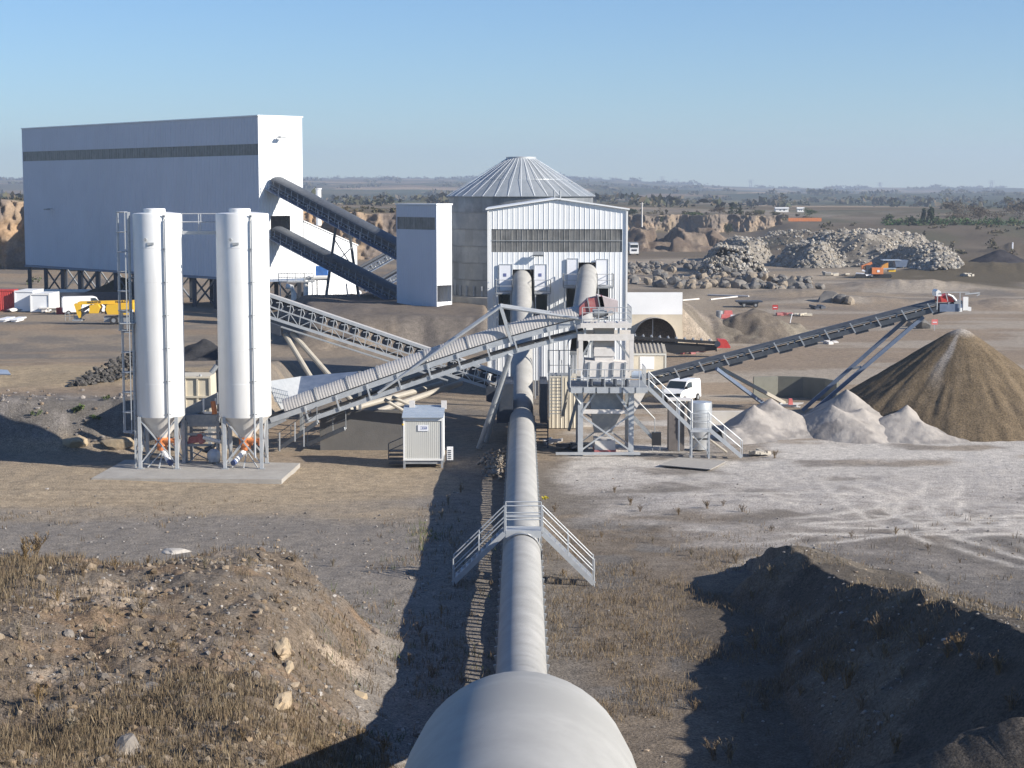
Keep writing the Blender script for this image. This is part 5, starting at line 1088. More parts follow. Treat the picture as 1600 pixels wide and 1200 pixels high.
# ---------------------------------------------------------------- vehicles and small yard things
def wheel(parent, c, axis, r, w_):
    c, axis = A(*c), nrm(axis); o = build('wheel', MB().tube(c - axis * w_ / 2, c + axis * w_ / 2, r, n=20), m_rub, parent)
    build('rim', MB().tube(c - axis * (w_ / 2 + .012), c + axis * (w_ / 2 + .012), r * .52, n=14), m_galvd, o)
def van(label, pos, hd, Lh, prof, W, cat='van'):
    hd = nrm(hd); sd_ = A(-hd[1], hd[0], 0); pos = A(*pos); t = thing('parked_van', label, cat, pos)
    def pt(x, z, s): return pos + hd * (x - Lh / 2) + sd_ * s * (W / 2 - max(0, z - 1.0) * .13) + UP * z
    n = len(prof); v = [pt(x, z, 1) for x, z in prof] + [pt(x, z, -1) for x, z in prof]
    build('body', MB().add(v, [tuple(range(n)), tuple(range(2 * n - 1, n - 1, -1))] + [(i, i + n, (i + 1) % n + n, (i + 1) % n) for i in range(n)]), m_car, t, smooth=35)
    (x1, z1), (x2, z2) = prof['w'] if isinstance(prof, dict) else WS
    def q4(pts, nm, mat, off): o = A(*off); return build(nm, MB().add([p + o for p in pts] + [p + o * .2 for p in pts], [(0, 1, 2, 3), (7, 6, 5, 4)]), mat, t)
    f = lambda a: (x1 + (x2 - x1) * a, z1 + (z2 - z1) * a)
    (xa, za), (xb, zb) = f(.06), f(.92); q4([pt(xa, za, .92), pt(xa, za, -.92), pt(xb, zb, -.92), pt(xb, zb, .92)], 'windscreen', m_glass, hd * .02 + UP * .02)
    for s in (1, -1):
        q4([pt(x1 - .15, z1 - .1, s), pt(x1 - .75, z1 - .1, s), pt(x1 - .8, z2 + .05, s), pt(x2 + .1, z2 + .02, s)], 'side_window', m_glass, sd_ * s * .014)
        q4([pt(x1 - .78, .5, s), pt(x1 - .82, .5, s), pt(x1 - .84, z1 - .1, s), pt(x1 - .8, z1 - .1, s)], 'door_seam', m_black, sd_ * s * .012)
        build('mirror', MB().obox(pt(x2 - .05, z2 + .12, s) + sd_ * s * .13, (hd, sd_, UP), (.05, .1, .1)), m_black, t)
        build('headlight', MB().obox(pt(Lh - .12, .82, s * .78), (hd, sd_, UP), (.14, .17, .1)), m_glass, t)
        for x in (.75, Lh - .8): wheel(t, pt(x, .32, s * .96), sd_, .32, .2)
    build('bumper', MB().obox(pt(Lh - .02, .48, 0), (hd, sd_, UP), (.08, W / 2 * .96, .16)), m_black, t); build('grille', MB().obox(pt(Lh - .03, .78, 0), (hd, sd_, UP), (.06, W / 2 * .5, .07)), m_black, t)
    return t
SMALL = [(.0, .32), (0, 1.6), (.08, 1.78), (.3, 1.83), (2.3, 1.83), (2.55, 1.76), (3.2, 1.18), (3.9, .98), (4.08, .8), (4.1, .32)]; WS = ((2.55, 1.76), (3.2, 1.18))
van('small white panel van parked behind the screening tower stair', G(1064, 628), (-.5, -.87, 0), 4.1, SMALL, 1.75)
BIG = [(0, .4), (0, 2.3), (.15, 2.52), (4.2, 2.52), (4.6, 2.4), (5.1, 1.55), (5.7, 1.2), (5.8, .9), (5.8, .4)]; WS = ((4.6, 2.4), (5.1, 1.55))
van('tall white van parked behind the yellow boom lift', G(131, 491), (.88, .3, 0), 5.8, BIG, 2.0)
# boom lift
YL = 231.0; B_ = lambda px, py, dy=0: P(px, py, YL + dy)
t = thing('boom_lift', 'yellow boom lift with its long arm folded low, parked behind the caged ladder', 'boom lift', B_(170, 506) * A(1, 1, 0))
ch = MB().box(B_(152, 1)[0], B_(218, 1)[0], YL - .6, YL + .9, B_(1, 503)[2], B_(1, 494)[2]); build('chassis', ch, m_galvd, t)
for px in (168.5, 213): 
    for dy in (-.9, 1.1): wheel(t, (B_(px, 1)[0], YL + dy, .5), (0, 1, 0), .52, .4)
build('front_body', MB().prism([(0, 0), (1.15, 0), (1.4, .75), (1.2, 1.15), (.1, 1.0)], B_(139, 489.5, -.9), (1, 0, 0), (0, 0, 1), (0, 1.8, 0)), m_yel, t)
build('counterweight', MB().prism([(0, 0), (3.3, 0), (3.4, .3), (3.3, 1.45), (-.1, 1.25), (-.25, .6)], B_(168, 491.5, -.95), (1, 0, 0), (0, 0, 1), (0, 1.9, 0)), m_yel, t)
build('tool_recess', MB().box(B_(154, 1)[0], B_(165, 1)[0], YL - .8, YL + .8, B_(1, 490)[2], B_(1, 480)[2]), m_dark, t)
bm = build('boom', MB().prism([(0, 0), (7.2, .12), (7.25, .58), (.25, .42), (0, .3)], B_(121, 476, -.35), (1, 0, 0), (0, 0, 1), (0, .6, 0)), m_yel, t)
build('jib_link', MB().prism([(0, 0), (.35, -1.2), (.6, -1.75), (.85, -1.65), (.95, -1.2), (.75, -.6), (.95, .12), (.1, .15)], B_(115.5, 476, -.4), (1, 0, 0), (0, 0, 1), (0, .7, 0)), m_yel, t)
build('link_arm', MB().beam(B_(127, 488), B_(139, 479), .3, .3).beam(B_(126, 495), B_(138, 486), .25), m_galvd, t)
build('cylinder', MB().tube(B_(126, 484, -.45), B_(144, 476, -.45), .1, n=10), m_dark, t)
bk = MB(); rail(bk, [B_(102, 501), B_(116, 501)], .95, .04, .6); bk.box(B_(102, 1)[0], B_(117, 1)[0], YL - .9, YL + .9, B_(1, 501)[2], B_(1, 499)[2]).box(B_(104, 1)[0], B_(113, 1)[0], YL - .2, YL + .6, B_(1, 499)[2], B_(1, 494)[2]); build('basket', bk, m_galvd, t)
build('control_panel', MB().box(B_(193, 1)[0], B_(200, 1)[0], YL - .98, YL - .955, B_(1, 488)[2], B_(1, 483)[2]), m_sign, t)
def lettering(txt, pos, size, parent, mat, ux=(1, 0, 0), bold=.004):
    cu = bpy.data.curves.new('lettering', 'FONT'); cu.body = txt; cu.size = size; cu.offset = bold; cu.extrude = .006; cu.align_x = 'LEFT'
    ob = bpy.data.objects.new('tmp', cu); C.objects.link(ob); dg = bpy.context.evaluated_depsgraph_get(); me = bpy.data.meshes.new_from_object(ob.evaluated_get(dg)); bpy.data.objects.remove(ob)
    vv = [A(*pos) + A(*ux) * v.co.x + UP * v.co.y + np.cross(A(*ux), UP) * v.co.z for v in me.vertices]; mb_ = MB().add(vv, [tuple(p.vertices) for p in me.polygons]); bpy.data.meshes.remove(me)
    return build('lettering', mb_, mat, parent)
lettering('HAULOTTE', B_(136.3, 473.9, -.37), .34, bm, m_text, nrm((1, 0, .02)), .012); lettering('HAULOTTE', B_(180.5, 473.3, -.37), .42, bm, m_text, nrm((1, 0, .02)), .012)
# containers and cabins by the left edge
def contain(name, label, px0, px1, py0, py1, mat, dpt, ang=0, ribs=True, cat='container', frame=None):
    c = G((px0 + px1) / 2, py1); Y = c[1]; a, b = P(px0, py1, Y), P(px1, py1, Y); z = P(px0, py0, Y)[2]; t = thing(name, label, cat, c)
    build('body', MB().box(a[0] + .02, b[0] - .02, Y + .03, Y + dpt, .1, z), mat, t)
    if ribs: ribbed_wall(f := MB(), (a[0], Y, 0), (1, 0, 0), b[0] - a[0], .1, z, (0, -1, 0), [], .3, .05, .1); build('front_wall', f, mat, t)
    fr = MB(); 
    for x in (a[0], b[0]): fr.box(x - .08, x + .08, Y - .08, Y + .02, 0, z + .04)
    fr.box(a[0], b[0], Y - .09, Y + .02, z - .18, z + .06).box(a[0], b[0], Y - .09, Y + .02, 0, .2); build('frame', fr, frame or mat, t); return t, Y, z
contain('shipping_container', 'red shipping container cut by the left edge of the photo', -14, 22, 453, 486, m_red, 2.6)
contain('site_cabin', 'pale cabin standing between the red container and the bright white cabin', 24, 52, 454.5, 486.5, m_clad, 6, 0, False, 'cabin')
t2, Y2, z2 = contain('site_cabin', 'bright white cabin with a plain end right of the red container', 48.5, 77, 459, 487.5, m_clad, 6, 0, False, 'cabin', m_white)
t, _, _ = contain('red_crate', 'small red steel frame crate between the white cabin and the yellow boom lift', 89, 104, 481, 491, m_red, 1.2, 0, False, 'crate')
for lab, px, py, w_, mat in (('dark covered lump lying before the pale cabin', 33, 486, .9, m_galvd), ('light covered lump lying before the red container', 19, 487, .9, m_dusty)):
    tag(build('wrapped_bundle', MB().rock(G(px, py) + UP * .25, w_, px, .4, 2), mat, smooth=50), lab, 'bundle')
for px0, px1, lab in ((-4, 9, 'white slab lying on the ground at the left edge'), (15, 27, 'white slab lying just right of the one at the left edge')):
    p, q = G(px0, 503.5), G(px1, 503.5); tag(build('loose_slab', MB().box(p[0], q[0], p[1], p[1] + 4.5, .25, .42).box(p[0] + .1, q[0] - .2, p[1] + .3, p[1] + 4, 0, .25), m_sign), lab, 'slab')
for px, py, lab in ((67.5, 488, 'small grey stool against the white cabin'), (83, 489, 'stack of brown pallets right of the white cabin')):
    p = G(px, py); tag(build('pallet_stack', MB().box(p[0] - .6, p[0] + .6, p[1], p[1] + 1, .5, .65).box(p[0] - .25, p[0] + .3, p[1] + .1, p[1] + .9, 0, .5), m_cream if px > 70 else m_dusty), lab, 'pallets')
bs = [ghit(-6, 586), ghit(17, 587), ghit(12, 580), ghit(-6, 579)]; mb_ = MB().add([p + UP * .1 for p in bs] + [p + UP * .02 for p in bs], [(0, 1, 2, 3), (7, 6, 5, 4), (0, 4, 5, 1), (1, 5, 6, 2), (2, 6, 7, 3), (3, 7, 4, 0)]); tag(build('blue_sheet', mb_, m_bluelt), 'pale blue sheet lying flat at the left edge of the haul road', 'sheet')
p = P(108, 450, 285); lw = MB().box(p[0] - 5.5, p[0] + 6, 285, 285.5, -.2, 1.5); tag(build('yard_wall', lw, m_white), 'low white wall under the left end of the long building', 'wall')
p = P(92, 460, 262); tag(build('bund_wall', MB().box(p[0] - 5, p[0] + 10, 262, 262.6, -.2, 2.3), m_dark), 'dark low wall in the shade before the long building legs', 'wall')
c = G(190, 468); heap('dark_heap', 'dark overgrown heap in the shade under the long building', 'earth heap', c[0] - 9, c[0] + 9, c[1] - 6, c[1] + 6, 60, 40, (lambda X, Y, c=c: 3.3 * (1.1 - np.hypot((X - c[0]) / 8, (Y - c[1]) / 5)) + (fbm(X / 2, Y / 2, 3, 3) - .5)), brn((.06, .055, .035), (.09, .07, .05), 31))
# sloping conveyors to the long building
def gallery(label, a_top, b_top, a_low, b_low, wdt, cover):
    t = thing('gallery_conveyor', label, 'conveyor', (A(*a_low) + A(*b_low)) / 2 * A(1, 1, 0)); a_top, b_top, a_low, b_low = map(lambda q: A(*q), (a_top, b_top, a_low, b_low))
    tt = nrm(b_low - a_low); ss = nrm(np.cross(tt, UP)); ss = ss if ss[1] < 0 else -ss; ht = a_top[2] - a_low[2]; Ln = np.linalg.norm(b_low - a_low); W = wdt / 2
    uu = np.cross(ss, tt); uu = uu if uu[2] > 0 else -uu; q = lambda s, a, u: a_low + tt * s + ss * a + uu * u
    if cover: build('belt_cover', hood_mesh([q(s, 0, ht * .72) for s in np.linspace(0, Ln, 8)], W * 1.05, 12, .05, .4), m_slate, t, smooth=40)
    for a in (-W, W):
        build('lower_girder', MB().beam(q(0, a, .25), q(Ln, a, .25), .15, .55, uu), m_slate, t); build('upper_girder', MB().beam(q(0, a, ht * .72), q(Ln, a, ht * .72), .15, .3, uu), m_dark, t)
    build('side_sheet', MB().beam(q(0, W * .8, ht * .48), q(Ln, W * .8, ht * .48), .08, ht * .4, uu).beam(q(0, -W * .8, ht * .48), q(Ln, -W * .8, ht * .48), .08, ht * .4, uu), m_dark, t)
    build('belt', MB().beam(q(0, 0, ht * .6), q(Ln, 0, ht * .6), W * 1.7, .1, uu).beam(q(0, 0, .1), q(Ln, 0, .1), W * 1.7, .1, uu), m_rub, t)
    n = int(Ln / 1.5)
    for k in range(n):
        s = .8 + k * (Ln - 1) / n; build('upright', MB().beam(q(s, W + .1, ht * .72), q(s + .1, W + .1, .1), .1, .1), m_galvd, t); build('idler', MB().tube(q(s + .6, W * .9, ht * .3), q(s + .6, W + .12, ht * .3), .09, n=6), m_galv, t)
    wk = MB().beam(q(0, W + .55, .35), q(Ln, W + .55, .35), .8, .07, uu); rail(wk, [q(1, W + .9, .4), q(Ln, W + .9, .4)], 1.0, .03, 2.5); build('catwalk', wk, m_blue, t); return t, q, Ln
g0 = b0 + wd * sA - ld * .05; g1 = g0 - ld * 31
on = lambda base, h: A(base[0], base[1], h)
ta, qa, La = gallery('upper dark sloping conveyor entering the end wall of the long building high up', on(g0, 19.3), on(g1, 10.2), on(g0, 17.0), on(g1, 7.5), 2.2, True)
tb, qb, Lb = gallery('lower dark sloping conveyor entering the end wall below the upper one', on(g0, 12.4), on(g1, 3.6), on(g0, 10.3), on(g1, 1.6), 2.0, True)
lg = lambda px, py, dz=0: P(px, py, 241 + dz)
for (a, b, dz) in (((525, 352), (507, 482), -1.2), ((546, 365), (563, 482), 1.2)): build('trestle_leg', MB().beam(lg(*a, dz), lg(*b, dz), .34), m_slate, ta)
build('trestle_brace', MB().beam(lg(523, 375, -1), lg(556, 425, 1), .1).beam(lg(551, 385, 1), lg(517, 418, -1), .1), m_galvd, ta)
for (x, y, y2) in ((541, 443, 490), (560, 452, 492), (585, 462, 492)): build('prop', MB().beam(P(x, y, 236), P(x + 6, y2, 236), .16), m_galvd, tb)
gallery('dark conveyor rising to the right behind the two sloping ones', P(478, 463, 278), P(660, 362, 290), P(478, 479, 278), P(660, 378, 290), 1.8, False)
gallery('second dark conveyor rising to the right, lowest at the narrow tower building', P(535, 470, 272), P(660, 398, 282), P(535, 484, 272), P(660, 413, 282), 1.8, False)
p = P(535, 455, 262); tag(build('low_shed', MB().prism([(-2.4, 0), (3, 0), (2.6, 1.8), (1.2, 3.0), (-2.4, 1.2)], (p[0], 262, .5), (1, 0, 0), (0, 0, 1), (0, 2, 0)), m_clad), 'small bright white shed low behind the crossing dark conveyors', 'shed')
# ---- tunnel conveyor
YN = 184.5; N_ = lambda px, py, dy=0: P(px, py, YN + dy); t = thing('tunnel_conveyor', 'low black conveyor coming out of the tunnel mouth with a red tail guard', 'conveyor', N_(1060, 545) * A(1, 1, 0))
for dy in (-.5, .5): build('side_rail', MB().beam(N_(984, 527, dy), N_(1125, 536, dy), .1, .3), m_black, t)
build('belt', MB().beam(N_(984, 526), N_(1120, 534.5), .9, .1), m_rub, t); build('keel', MB().prism([(0, 0), (2.2, -.9), (4.2, -1.1), (8.5, -.5), (8.5, 0)], N_(990, 532, -.3), nrm((1, 0, -.06)), (0, 0, 1), (0, .6, 0)), m_black, t)
for k in range(10): p = N_(992 + 13 * k, 524.3 + .85 * k); build('idler', MB().tube(p + A(0, -.45, 0), p + A(0, .45, 0), .12, n=8).beam(p + A(0, -.5, -.1), p + A(0, -.5, .25), .07), m_galv, t)
build('tail_guard', MB().prism([(0, 0), (1.35, .0), (1.3, .25), (.9, .85), (.05, .9)], N_(1121, 544, -.7), (1, 0, 0), (0, 0, 1), (0, 1.4, 0)), m_red, t); build('tail_drum', MB().tube(N_(1121, 537.5, -.72), N_(1121, 537.5, .6), .32, n=14), m_dark, t)
for px in (1058, 1089, 1119): build('leg', MB().beam(N_(px, 533), N_(px, 549), .14), m_dark, t)
rs = random.Random(8)
def debris(label, items, mat_list, cat='debris', nm='debris_pile'):
    for (px, py, s, lab, mt_) in items: 
        p = ghit(px, py); mb_ = MB()
        for k in range(7): a_ = rs.uniform(0, 6.3); mb_.obox(p + A(rs.uniform(-1, 1) * s, rs.uniform(-.6, .6) * s, .12 + rs.uniform(0, .5) * s * .4), (nrm((math.cos(a_), math.sin(a_), rs.uniform(-.3, .3))), nrm((-math.sin(a_), math.cos(a_), 0)), UP), (rs.uniform(.2, .6) * s, rs.uniform(.1, .35) * s, rs.uniform(.05, .15) * s))
        tag(build(nm, mb_, mt_), lab, cat)
debris('', ((872, 668, 1.2, 'flat pale boards lying on the ground just right of the hood', m_cream), (866, 693, .9, 'dusty scrap lying between the hood and the screening tower', m_dusty), (893, 703, 1.0, 'dark scrap at the left foot of the screening tower', m_dark), (1185, 712, .7, 'brown scrap on the pale dust right of the stair foot', m_cream), (1094, 550, 1.0, 'broken red and brown debris below the tunnel conveyor', m_mar), (1077, 553, .8, 'flattened dark red debris left of the other red debris', m_mar), (1225, 493, 1.3, 'heap of wreckage with red pieces beside the first red sign', m_mar), (1250, 494, 1.0, 'yellowish broken slabs right of the wreckage heap', m_beige), (1270, 483, 1.4, 'scattered dark timber on the far yard', m_dark), (1295, 538, .9, 'small pale stones lying under the middle of the stacker conveyor', m_dusty), (1360, 432, 1.8, 'greenish white slab left of the orange crusher', m_sign), (1305, 431, 2.0, 'tan stone slabs before the rubble mound', m_cream), (1515, 432, 1.5, 'pale stumps on the far right track', m_cream), (1475, 416, 1.6, 'tan rock lying past the right end of the rubble mound', m_cream)), None)
for px, py, lab, mt_ in ((1138, 495, 'upper red plastic barrier block on the far yard', m_pink), (1134, 501, 'lower red plastic barrier block in front of the upper one', m_pink), (1148, 502, 'white plastic barrier block between red ones', m_sign), (1158, 503, 'rightmost red plastic barrier block, tipped over', m_pink)):
    p = ghit(px, py); tag(build('barrier_block', MB().prism([(-.75, 0), (.75, 0), (.6, .35), (.5, .8), (-.5, .8), (-.6, .35)], p, (1, 0, 0), (0, 0, 1), (0, .6, 0)), mt_), lab, 'barrier', 'plastic barrier blocks')
p = ghit(1124, 497); tag(build('metal_drum', MB().tube(p, p + UP * .95, .45, n=16).tube(p + UP * .5, p + UP * .56, .47, n=16), m_galvd), 'grey metal drum left of the red barrier blocks', 'drum')
for px, py, lab in ((1211, 492, 'small dark red sign on a post beside the wreckage heap'), (1460, 517, 'small bright red sign on a post near the two round boulders')):
    p = ghit(px, py); t = thing('sign_post', lab, 'sign', p); build('post', MB().beam(p, p + UP * 1.0, .07), m_galv, t); bo = build('board', MB().box(p[0] - .38, p[0] + .38, p[1] - .06, p[1] - .01, p[2] + .7, p[2] + 1.35), m_red if px < 1300 else m_pink, t)
    build('print', MB().box(p[0] - .25, p[0] + .25, p[1] - .075, p[1] - .065, p[2] + .95, p[2] + 1.05), m_sign, bo)
p = ghit(1170, 480); t = thing('flat_trailer', 'dark flat trailer standing alone on the grey far yard', 'trailer', p); build('bed', MB().box(p[0] - 1.9, p[0] + 1.9, p[1] - 1, p[1] + 1.2, p[2] + .75, p[2] + .95), m_dark, t); build('underframe', MB().prism([(-1.6, .7), (1.5, .7), (1.2, .2), (-1.2, .25)], p, (1, 0, 0), (0, 0, 1), (0, .8, 0)), m_dark, t)
for s in (-.8, .9): wheel(t, (p[0] + s, p[1] - .8, p[2] + .35), (0, 1, 0), .36, .22)
for (a, b, lab) in (((1066, 471), (1092, 470), 'short pale plank on the ground just right of the tunnel top'), ((1106, 463), (1170, 466), 'long pale pipe lying on the far grey yard'), ((1110, 470), (1152, 466), 'pale pipe crossing behind the long one')):
    p, q = ghit(*a), ghit(*b); tag(build('loose_pipe', MB().tube(p + UP * .15, q + UP * .25, .13, n=8), m_dusty), lab, 'pipe')
p = ghit(1234, 510); tag(build('bent_stake', MB().path([p, p + A(.1, 0, .8), p + A(.3, 0, 1.6)], .06, 5), m_sign), 'thin bent white stake above the stacker conveyor', 'stake')
for px, py, lab in ((1468, 392, 'white marker post standing far right on the quarry floor'), (1582, 391, 'tiny white marker at the far right edge')):
    p = ghit(px, py); tag(build('marker_post', MB().beam(p, p + UP * 1.9, .35).rock(p + UP * 1.9, .3, px, 1), m_sign), lab, 'marker post')
# far truck
p = ghit(991, 399); t = thing('dump_truck', 'small white truck facing the camera beside the far earth bank', 'truck', p)
build('cab', MB().prism([(-1.2, .7), (1.2, .7), (1.2, 2.2), (1.05, 3.1), (-1.05, 3.1), (-1.2, 2.2)], p, (1, 0, 0), (0, 0, 1), (0, 2.2, 0)), m_car, t); build('windscreen', MB().box(p[0] - 1.0, p[0] + 1.0, p[1] - .06, p[1] - .01, p[2] + 2.05, p[2] + 2.8), m_glass, t); build('grille', MB().box(p[0] - .7, p[0] + .7, p[1] - .06, p[1] - .01, p[2] + 1.1, p[2] + 1.6), m_dark, t)
build('bumper', MB().box(p[0] - 1.2, p[0] + 1.2, p[1] - .2, p[1], p[2] + .4, p[2] + .75), m_white, t); build('tipper_body', MB().box(p[0] - 1.25, p[0] + 1.25, p[1] + 2.4, p[1] + 7, p[2] + 1.1, p[2] + 3.3), m_galvd, t)
for s in (-1, 1):
    for y_ in (1, 5): wheel(t, (p[0] + s * 1.0, p[1] + y_, p[2] + .5), (1, 0, 0), .5, .35)
# orange crusher
p = ghit(1378, 433); YR = p[1] - 3; K_ = lambda px, py, dy=0: P(px, py, YR + dy); t = thing('rock_crusher', 'orange tracked rock crusher at the foot of the pale rubble mound', 'crusher', (p[0], YR, p[2]))
build('feed_boom', MB().beam(K_(1346, 417), K_(1362, 410.5), .9, .5).beam(K_(1346, 419), K_(1358, 425), .8, .45), m_org, t); build('boom_edge', MB().beam(K_(1347, 422, -.5), K_(1361, 426.5, -.5), .2, .3), m_sign, t)
build('engine_house', MB().box(K_(1370, 1)[0], K_(1388, 1)[0], YR - 1, YR + 1.5, K_(1, 428)[2], K_(1, 418)[2]), m_org, t); build('house_label', MB().box(K_(1378, 1)[0], K_(1382, 1)[0], YR - 1.05, YR - 1.01, K_(1, 425)[2], K_(1, 421.5)[2]), m_sign, t)
build('flywheel_guard', MB().prism([(0, 0), (1.5, 0), (1.5, 1.1), (1.1, 1.0), (.4, .6)], K_(1376, 419, -.8), (1, 0, 0), (0, 0, 1), (0, 1.5, 0)), M('amber_paint', (.6, .28, .05), .5, 0, .1), t)
build('hopper', MB().prism([(0, 0), (2, 0), (2.4, 1.3), (-.3, 1.3)], K_(1400, 417, -1), (1, 0, 0), (0, 0, 1), (0, 2.4, 0)), m_blue, t); build('hopper_rim', MB().box(K_(1387, 1)[0], K_(1416, 1)[0], YR - 1.1, YR + 1.5, K_(1, 407)[2], K_(1, 405.5)[2]), m_bluelt, t)
build('frame_beam', MB().box(K_(1388, 1)[0], K_(1408, 1)[0], YR - .9, YR + 1, K_(1, 420.5)[2], K_(1, 418.5)[2]), m_bluelt, t); build('yellow_panel', MB().box(K_(1397, 1)[0], K_(1408, 1)[0], YR - .7, YR + .8, K_(1, 424.5)[2], K_(1, 421)[2]), m_yel, t)
for (a, b) in ((1344, 1362), (1372, 1402)): build('track', MB().prism([(0, .2), (.25, 0), ((b - a) * YR / FPX - .25, 0), ((b - a) * YR / FPX, .3), ((b - a) * YR / FPX - .25, .75), (.25, .75)], (K_(a, 1)[0], YR - .6, p[2] + .0), (1, 0, 0), (0, 0, 1), (0, .6, 0)), m_black, t)
build('discharge', MB().box(K_(1361, 1)[0], K_(1369, 1)[0], YR - .7, YR + .7, K_(1, 428)[2], K_(1, 414)[2]), m_dark, t)
# ---------------------------------------------------------------- far spoil, rubble, boulders
def hfun(list_, amp, sd, sc=(9, 9)):
    L_ = [(G(px, py), rx, ry, H) for px, py, rx, ry, H in list_]
    def f(X, Y):
        h = np.full(X.shape, -2.0)
        for c, rx, ry, H in L_:
            d = np.hypot((X - c[0]) / rx, (Y - c[1]) / ry); h = np.maximum(h, np.minimum(H, H * 2.1 * (1 - d)))
        return h + (fbm(X / sc[0], Y / sc[1], sd, 5) - .5) * amp
    return f, L_
def scatter_chunks(name, fn, L_, n, smin, smax, seed, cols, flat=.8):
    rs = random.Random(seed); mb_ = MB(); cc = []; xs = []; ys = []
    while len(xs) < n:
        c, rx, ry, H = rs.choice(L_); a_, r_ = rs.uniform(0, 6.283), math.sqrt(rs.random()) * 1.05; xs.append(c[0] + rx * r_ * math.cos(a_)); ys.append(c[1] + ry * r_ * math.sin(a_))
    xs, ys = np.array(xs), np.array(ys); h = fn(xs, ys); z = terrain(xs, ys) + np.maximum(h, 0)
    for i in range(n):
        if h[i] < -.4: continue
        k0 = len(mb_.v); s_ = smin + (smax - smin) * rs.random() ** 3; mb_.rock((xs[i], ys[i], z[i] + s_ * .2), s_, rs.random(), flat); v = rs.uniform(.7, 1.25); col = rs.choice(cols); cc += [[q * v for q in col]] * (len(mb_.v) - k0)
    o = build(name, mb_, m_attr, colors=np.array(cc)); tag(o, kind='stuff'); return o
PALE = [(.31, .285, .25), (.28, .26, .235), (.36, .34, .3), (.22, .205, .18), (.31, .27, .215)]
f1, L1 = hfun([(1340, 411, 17, 22, 7.0), (1398, 407, 11, 18, 6.4), (1262, 415, 8, 14, 4.8), (1437, 417, 8, 14, 4.4), (1465, 424, 5, 7, 1.6)], 3.4, 3, (5, 5)); c = G(1350, 412)
rubc = lambda X, Y, H: lerp3(np.ones(X.shape + (3,)) * np.array((.25, .225, .19)), (.17, .15, .125), sst(.45, .65, fbm(X / 3, Y / 3, 5, 5)))
heap('rubble_mound', 'big pale flat-topped mound of broken rubble behind the orange crusher', 'rubble mound', c[0] - 40, c[0] + 36, c[1] - 45, c[1] + 45, 150, 120, f1, rubc); scatter_chunks('rubble_chunks', f1, L1, 7500, .18, .7, 4, PALE)
f2, L2 = hfun([(1143, 423, 7, 20, 5.0), (1162, 407, 7.5, 18, 5.2), (1240, 392, 20, 10, 4.0), (1128, 430, 6, 9, 3.0)], 2.4, 7, (4, 4)); c = G(1185, 408)
heap('rubble_mound', 'steep grey rubble ridge left of the dirt ramp', 'rubble mound', c[0] - 24, c[0] + 32, c[1] - 60, c[1] + 50, 120, 130, f2, rubc); scatter_chunks('rubble_chunks', f2, L2, 3000, .18, .7, 9, PALE)
f3, L3 = hfun([(1040, 390, 20, 18, 5.6), (1078, 388, 15, 16, 5.0), (1115, 383, 14, 16, 4.2), (1008, 390, 7, 10, 3.4)], 3.4, 15, (4, 3)); c = G(1065, 385)
def gul_(X, Y): return f3(X, Y) - 3.6 * sst(.46, .6, vnoise(X / 5.5 + fbm(X / 8, Y / 8, 29, 3) * 2.2, Y / 45, 23)) * (f3(X, Y) > 1)
heap('spoil_bank', 'eroded brown earth bank with deep gullies beside the far white truck', 'earth bank', c[0] - 55, c[0] + 60, c[1] - 50, c[1] + 60, 240, 150, gul_, brn((.13, .1, .078), (.19, .15, .115), 25))
rs = random.Random(12); BM = []
for k in range(9):
    mb_ = MB().rock((0, 0, 0), 1, 100 + k, .8, 2); me = bpy.data.meshes.new('boulder'); me.from_pydata(mb_.v, [], mb_.f); me.materials.append(M('boulder_rock_%s' % 'abc'[k % 3], ((.18, .168, .155), (.25, .21, .165), (.13, .127, .125))[k % 3], .9, 0, .3, .8, .8, 5, dirt=(.27, .23, .18), dirt_amt=.5, dirt_sc=.6, spec=.2)); BM.append(me)
def boulder(p, s, label, group=None):
    o = bpy.data.objects.new('boulder', BM[rs.randrange(9)]); C.objects.link(o); o.location = tuple(p); o.scale = (s * rs.uniform(.8, 1.2), s * rs.uniform(.8, 1.2), s * rs.uniform(.75, 1.1)); o.rotation_euler = (rs.uniform(-.5, .5), rs.uniform(-.5, .5), rs.uniform(0, 6.3)); ORG[o.name] = A(*p); tag(o, label, 'boulder', group)
for k in range(210):
    px = rs.uniform(978, 1265); f_ = (px - 978) / 287; top_ = 408 + 34 * sst(.25, .95, f_) + (4 if f_ < .3 else 0); py = rs.uniform(float(top_), 451 + 3 * f_) ; p = G(px, py); mid_ = 1 - abs((py - top_) / (452 - top_) - .5) * 2
    boulder(p + UP * (.3 + float(mid_) * rs.uniform(.2, 1.6)), rs.uniform(.45, 1.2) * (1.1 if py > 435 else .85), 'rough grey and tan boulder in the long boulder pile before the earth bank', 'boulders in the long pile')
for px, py, s, lab in ((1297, 471, 1.7, 'tall grey boulder at the left of the three on the far yard edge'), (1312, 474, 1.2, 'middle boulder of the three on the far yard edge'), (1327, 476, 1.1, 'right boulder of the three on the far yard edge'), (1425, 510, .8, 'smaller of the two round boulders by the bright red sign'), (1440, 514, 1.1, 'larger of the two round boulders by the bright red sign'), (1283, 452, 1.2, 'lone boulder at the right end of the long boulder pile')):
    p = ghit(px, py); boulder(p + UP * s * .35, s, lab)
